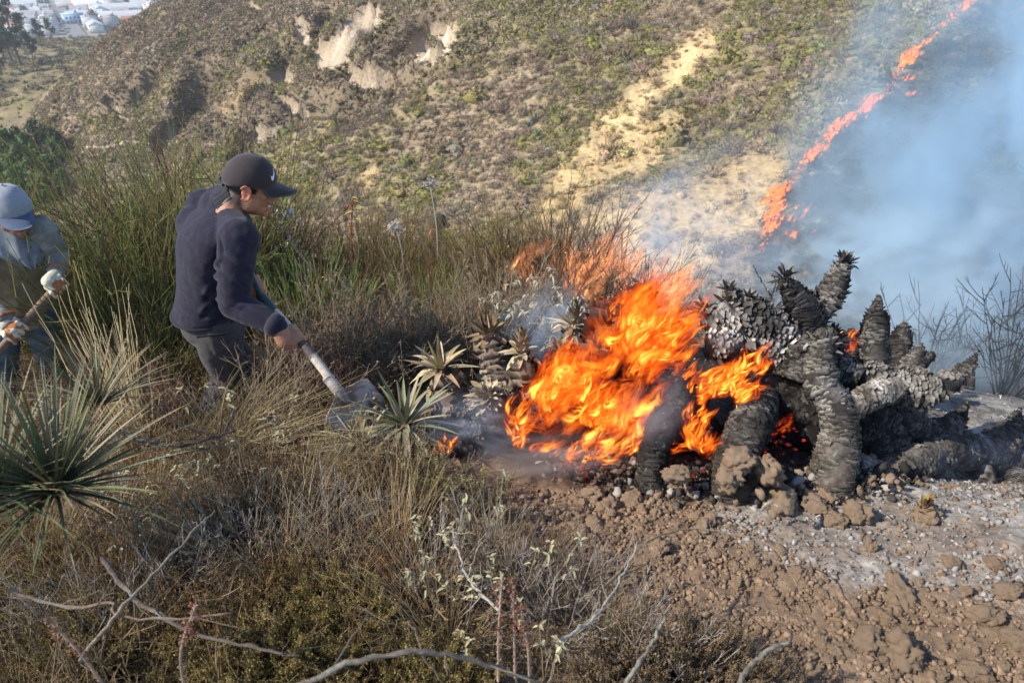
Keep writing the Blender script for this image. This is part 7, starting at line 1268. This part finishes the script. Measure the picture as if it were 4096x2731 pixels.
fire('second_fire', 'yellow flames between the leaning scaly trunk and the ash white mass', [(692, 398), (700, 378), (722, 372), (745, 368), (765, 362), (766, 372), (745, 380), (742, 408), (735, 412), (726, 395), (705, 398)], 60, (2.60, 2.74), (.07, .19), (.15, .3), (.8, 1.35), 4, (10, 100), (.45, -.05, .6))
fire('second_fire', 'thin orange flames running down the gap left of the leaning scaly trunk', [(692, 405), (700, 400), (704, 430), (712, 450), (708, 462), (688, 450), (684, 430)], 46, (2.56, 2.68), (.06, .16), (.14, .28), (.6, 1.1), 5, (40, 130))
fire('second_fire', 'orange wisps joining the two fires over the dark leaning trunk', [(672, 358), (685, 372), (695, 385), (690, 395), (676, 380), (668, 362)], 14, (2.62, 2.72), (.06, .14), (.13, .22), (.6, 1.0), 6)
fire('second_fire', 'low flame streak along the ground between the two fires', [(640, 440), (685, 446), (684, 456), (640, 450)], 10, (2.62, 2.7), (.08, .16), (.10, .16), (.4, .7), 7, (-10, 25), (.7, 0, .2))
fire('hollow_fire', 'dull red flames in the hollow under the front burnt trunk', [(762, 420), (790, 418), (803, 440), (775, 450), (760, 440)], 18, (2.80, 2.9), (.05, .12), (.16, .26), (.25, .45), 8)
fire('hollow_fire', 'red flames glowing behind the upright scaly column', [(842, 340), (858, 338), (858, 352), (846, 356)], 10, (3.3, 3.4), (.06, .12), (.16, .26), (.4, .7), 9); fire('hollow_fire', 'small red flames at the crook of the two scaly trunks', [(838, 372), (850, 368), (854, 392), (842, 394)], 10, (2.92, 2.98), (.05, .10), (.16, .26), (.3, .6), 19)
fire('small_fire', 'small separate flame under the right leaves of the living rosette', [(436, 446), (448, 436), (454, 446), (446, 457), (438, 455)], 12, (2.66, 2.74), (.06, .12), (.16, .26), (.7, 1.1), 10, (50, 130))
fire('back_fire', 'pink flames in the smoke behind the bushes above the big fire', [(505, 280), (540, 268), (590, 268), (640, 275), (690, 290), (690, 320), (650, 322), (600, 310), (545, 300), (510, 290)], 60, (4.5, 5.2), (.25, .55), (.13, .24), (.4, .95), 11, (20, 110), (.5, .1, .75), .5, M_palef)
fire('back_fire', 'pale pink flame tongues blown right above the top of the big fire', [(635, 305), (655, 285), (680, 285), (690, 295), (672, 320), (645, 330)], 22, (3.4, 3.9), (.2, .4), (.12, .22), (.5, .9), 12, (30, 80), (.75, .1, .45), .5, M_palef)
# the fire line creeping down the far slope
LINE = [(985, -14), (975, 0), (964, 8), (953, 16), (946, 24), (935, 34), (927, 43), (918, 49), (907, 59), (900, 69), (895, 81), (884, 94), (870, 102), (865, 110), (854, 118), (841, 126), (825, 140), (821, 148), (809, 161), (801, 172), (790, 182), (778, 194), (771, 201), (776, 212), (768, 222), (766, 238), (762, 252)]
lw = fpixs(LINE); lw = lw[np.isfinite(lw).all(1)]; LT = np.linspace(0, len(lw)-1, 1300); lw = np.stack([np.interp(LT, np.arange(len(lw)), lw[:, k]) for k in range(3)], -1)
GAP = fbm(np.c_[LT*.9, LT*0, LT*0], 3, 990)
def fireline(a, b, label, sd):
    r = np.random.default_rng(sd); mb = MB(); k = np.where((LT >= a) & (LT < b))[0]; k = k[r.random(len(k)) < np.clip((GAP[k]-.36)*2.8, .42, .85)]; p = lw[k]+r.normal(0, .17, (len(k), 3))*np.array([1, 1, 0]); p[:, 2] = far_z(p[:, 0], p[:, 1])+.05; n = len(p); l = r.uniform(.3, .8, n)*np.clip(.26+2.2*(GAP[k]-.42), .26, .8); d = np.stack([r.normal(.3, .4, n), r.normal(0, .3, n), np.ones(n)], -1); tongues(mb, p, d, l, l*r.uniform(.18, .36, n), r.uniform(.6, 1.1, n), r, (.5, .0, .7), .5, 9, 5); o = mb.build('fire_line', M_farflame, None, True); tag(o, label, None, None, 'stuff')
for a, b, l, sd in [(0, 6.5, 'bright flames of the fire line at the top right corner of the hill', 1), (6.5, 11.5, 'flames of the fire line on the upper burnt slope', 2), (11.5, 16.5, 'thin stretch of the fire line halfway down the slope', 3), (16.5, 22.5, 'broad flames of the fire line on the lower slope', 4), (22.5, 27, 'broken low end of the fire line above the burnt twig', 5)]: fireline(a, b, l, sd)
fire_side = MB(); r = np.random.default_rng(44); q = fpixs([(905, 81), (890, 80), (868, 120), (877, 100), (785, 222), (800, 240), (912, 96), (795, 215)]); q = q[np.isfinite(q).all(1)]; q = np.repeat(q, 4, 0)+r.normal(0, .25, (len(q)*4, 3))*np.array([1, 1, .1]); tongues(fire_side, q, np.tile([.4, 0, 1.], (len(q), 1)), r.uniform(.3, .7, len(q)), r.uniform(.08, .16, len(q)), r.uniform(.5, .9, len(q)), r, (.5, 0, .7), .5, 9, 5); tag(fire_side.build('fire_line', M_farflame, None, True), 'stray flames just behind the fire line on the burnt slope', None, None, 'stuff')

# sparks and burning scraps carried up
sp_ = MB(); rs = np.random.default_rng(61)
for k in range(110):
    c = at(rs.normal(640, 60), rs.uniform(230, 440), rs.uniform(2.5, 3.3)); v, f = ico(1); a = norm(rdirs(1, rng=rs))[0]; L_ = rs.uniform(.0012, .0032); sp_.add(c+v*L_*.6+np.outer(v@a, a)*L_*rs.uniform(.5, 2.5), f, (1, .5, .3), np.tile([.4, 0.], (len(v), 1)))
tag(sp_.build('sparks', M_flame), 'tiny sparks drifting over the fires', None, None, 'stuff')

# ================================================================== SMOKE
def smoke(name, label, c, ax, dens, sd, scale=1.0, col=(.74, .84, .95), rot=0.0, thr=(.42, .72), det=3.0, fall=1.0, step=None, stretch=(1, 1, 1), base=.0):
    """an ellipsoid of uneven smoke that thins to nothing at its rim"""
    m = bpy.data.materials.new(name); m.use_nodes = True; nt = m.node_tree; N, L = nt.nodes, nt.links; N.clear(); out = N.new('ShaderNodeOutputMaterial'); pv = N.new('ShaderNodeVolumePrincipled'); pv.inputs['Color'].default_value = (*col, 1); pv.inputs['Anisotropy'].default_value = .15
    tc = N.new('ShaderNodeTexCoord'); ln = N.new('ShaderNodeVectorMath'); ln.operation = 'LENGTH'; L.new(tc.outputs['Object'], ln.inputs[0]); fo = N.new('ShaderNodeMapRange'); fo.interpolation_type = 'SMOOTHSTEP'; fo.inputs['From Min'].default_value = 1.0; fo.inputs['From Max'].default_value = 1.0-fall; L.new(ln.outputs['Value'], fo.inputs['Value'])
    mp = N.new('ShaderNodeMapping'); mp.inputs['Scale'].default_value = tuple(scale*np.array(stretch)); mp.inputs['Location'].default_value = (sd*3.7, sd*1.9, sd*5.3); L.new(tc.outputs['Object'], mp.inputs['Vector']); no = N.new('ShaderNodeTexNoise'); no.inputs['Scale'].default_value = 1.6; no.inputs['Detail'].default_value = det; no.inputs['Distortion'].default_value = .7; L.new(mp.outputs[0], no.inputs['Vector'])
    mr = N.new('ShaderNodeMapRange'); mr.interpolation_type = 'SMOOTHSTEP'; mr.inputs['From Min'].default_value, mr.inputs['From Max'].default_value = thr; mr.inputs['To Min'].default_value = base; L.new(no.outputs[0], mr.inputs['Value']); a = N.new('ShaderNodeMath'); a.operation = 'MULTIPLY'; L.new(fo.outputs[0], a.inputs[0]); L.new(mr.outputs[0], a.inputs[1]); b = N.new('ShaderNodeMath'); b.operation = 'MULTIPLY'; L.new(a.outputs[0], b.inputs[0]); b.inputs[1].default_value = dens; L.new(b.outputs[0], pv.inputs['Density']); L.new(pv.outputs[0], out.inputs['Volume'])
    v, f = ico(3); o = MB().add(v, f).build(name, m); o.location = V(c); o.scale = ax; o.rotation_euler = (0, rot, 0); tag(o, label, None, None, 'stuff'); return o
smoke('smoke', 'wide veil of blue grey smoke over the burnt slope at the right', at(990, 165, 20), (7.4, 5.5, 8.0), .85, 1, 2.3, (.62, .83, 1.0), math.radians(-25), (.44, .62), base=.06, det=5, stretch=(1, 1, .6))
smoke('smoke', 'thick pale smoke rolling up behind the burnt plants', at(880, 275, 13), (3.6, 2.6, 2.3), 1.5, 2, 2.0, (.70, .88, 1.0), math.radians(-15), (.45, .63), det=5)
smoke('smoke', 'thin bluish smoke drifting across the tan slope above the big fire', at(675, 245, 12), (3.1, 2.4, 1.9), .72, 3, 1.7, (.76, .86, 1.0), math.radians(-35), (.36, .72))
smoke('smoke', 'smoke hanging over the ash slope among the burnt bushes', at(985, 345, 5.2), (1.7, 1.55, .9), 1.1, 4, 1.9, (.72, .88, 1.0), 0, (.40, .68), base=.06, det=4)
smoke('smoke_wisp', 'blue smoke wisp rising left of the big fire, behind the cone shaped bud', at(545, 325, 3.25), (.24, .22, .34), 5.0, 5, 1.0, (.66, .80, .98), .35, (.40, .70), stretch=(1.5, 1, .8))
smoke('smoke_wisp', 'blue smoke curling between the living rosette and the big fire', at(474, 425, 2.66), (.26, .12, .17), 11.0, 6, 1.1, (.66, .78, .95), .3, (.42, .68), stretch=(1, 1, 1.3))
smoke('smoke_wisp', 'grey smoke streaming along the ground under the big fire', at(555, 455, 2.58), (.40, .12, .12), 11.0, 7, 1.0, (.66, .66, .68), -.12, (.40, .68), stretch=(.7, 1, 1.6))
smoke('smoke_wisp', 'faint grey smoke in front of the dark leaning trunk', at(655, 410, 2.54), (.18, .08, .27), 8.0, 8, 1.0, (.6, .68, .78), .3, (.42, .70), stretch=(1.2, 1, .8))
smoke('smoke_wisp', 'small puff of white smoke under the living rosette', at(420, 462, 2.66), (.07, .05, .045), 14.0, 9, 1.0, (.75, .82, .86), 0, (.40, .68))
smoke('smoke_wisp', 'thin smoke before the low charred trunks at the right edge', at(985, 455, 2.7), (.36, .14, .22), .7, 10, 1.0, (.62, .74, .95), 0, (.36, .70))
smoke('dust', 'brown dust of the thrown soil in the air below the shovel blade', at(338, 448, 2.85), (.10, .08, .13), 5.0, 11, 1.0, (.55, .42, .30), 0, (.36, .7))

# ================================================================== AIR
hz = bpy.data.materials.new('haze_air'); hz.use_nodes = True; N = hz.node_tree.nodes; N.clear(); pv = N.new('ShaderNodeVolumePrincipled'); pv.inputs['Color'].default_value = (.80, .89, 1.0, 1); pv.inputs['Density'].default_value = .0003; pv.inputs['Anisotropy'].default_value = .2
ou = N.new('ShaderNodeOutputMaterial'); hz.node_tree.links.new(pv.outputs[0], ou.inputs['Volume'])
hb = MB(); v = np.array([(x, y, z) for z in (-82, 40) for y in (-60, 2600) for x in (-1900, 1400)], float); hb.add(v, np.array([(0, 2, 3, 1), (4, 5, 7, 6), (0, 1, 5, 4), (2, 6, 7, 3), (0, 4, 6, 2), (1, 3, 7, 5)]), (1, 1, 1)); tag(hb.build('haze', hz), 'thin pale air haze over the valley', None, None, 'stuff')
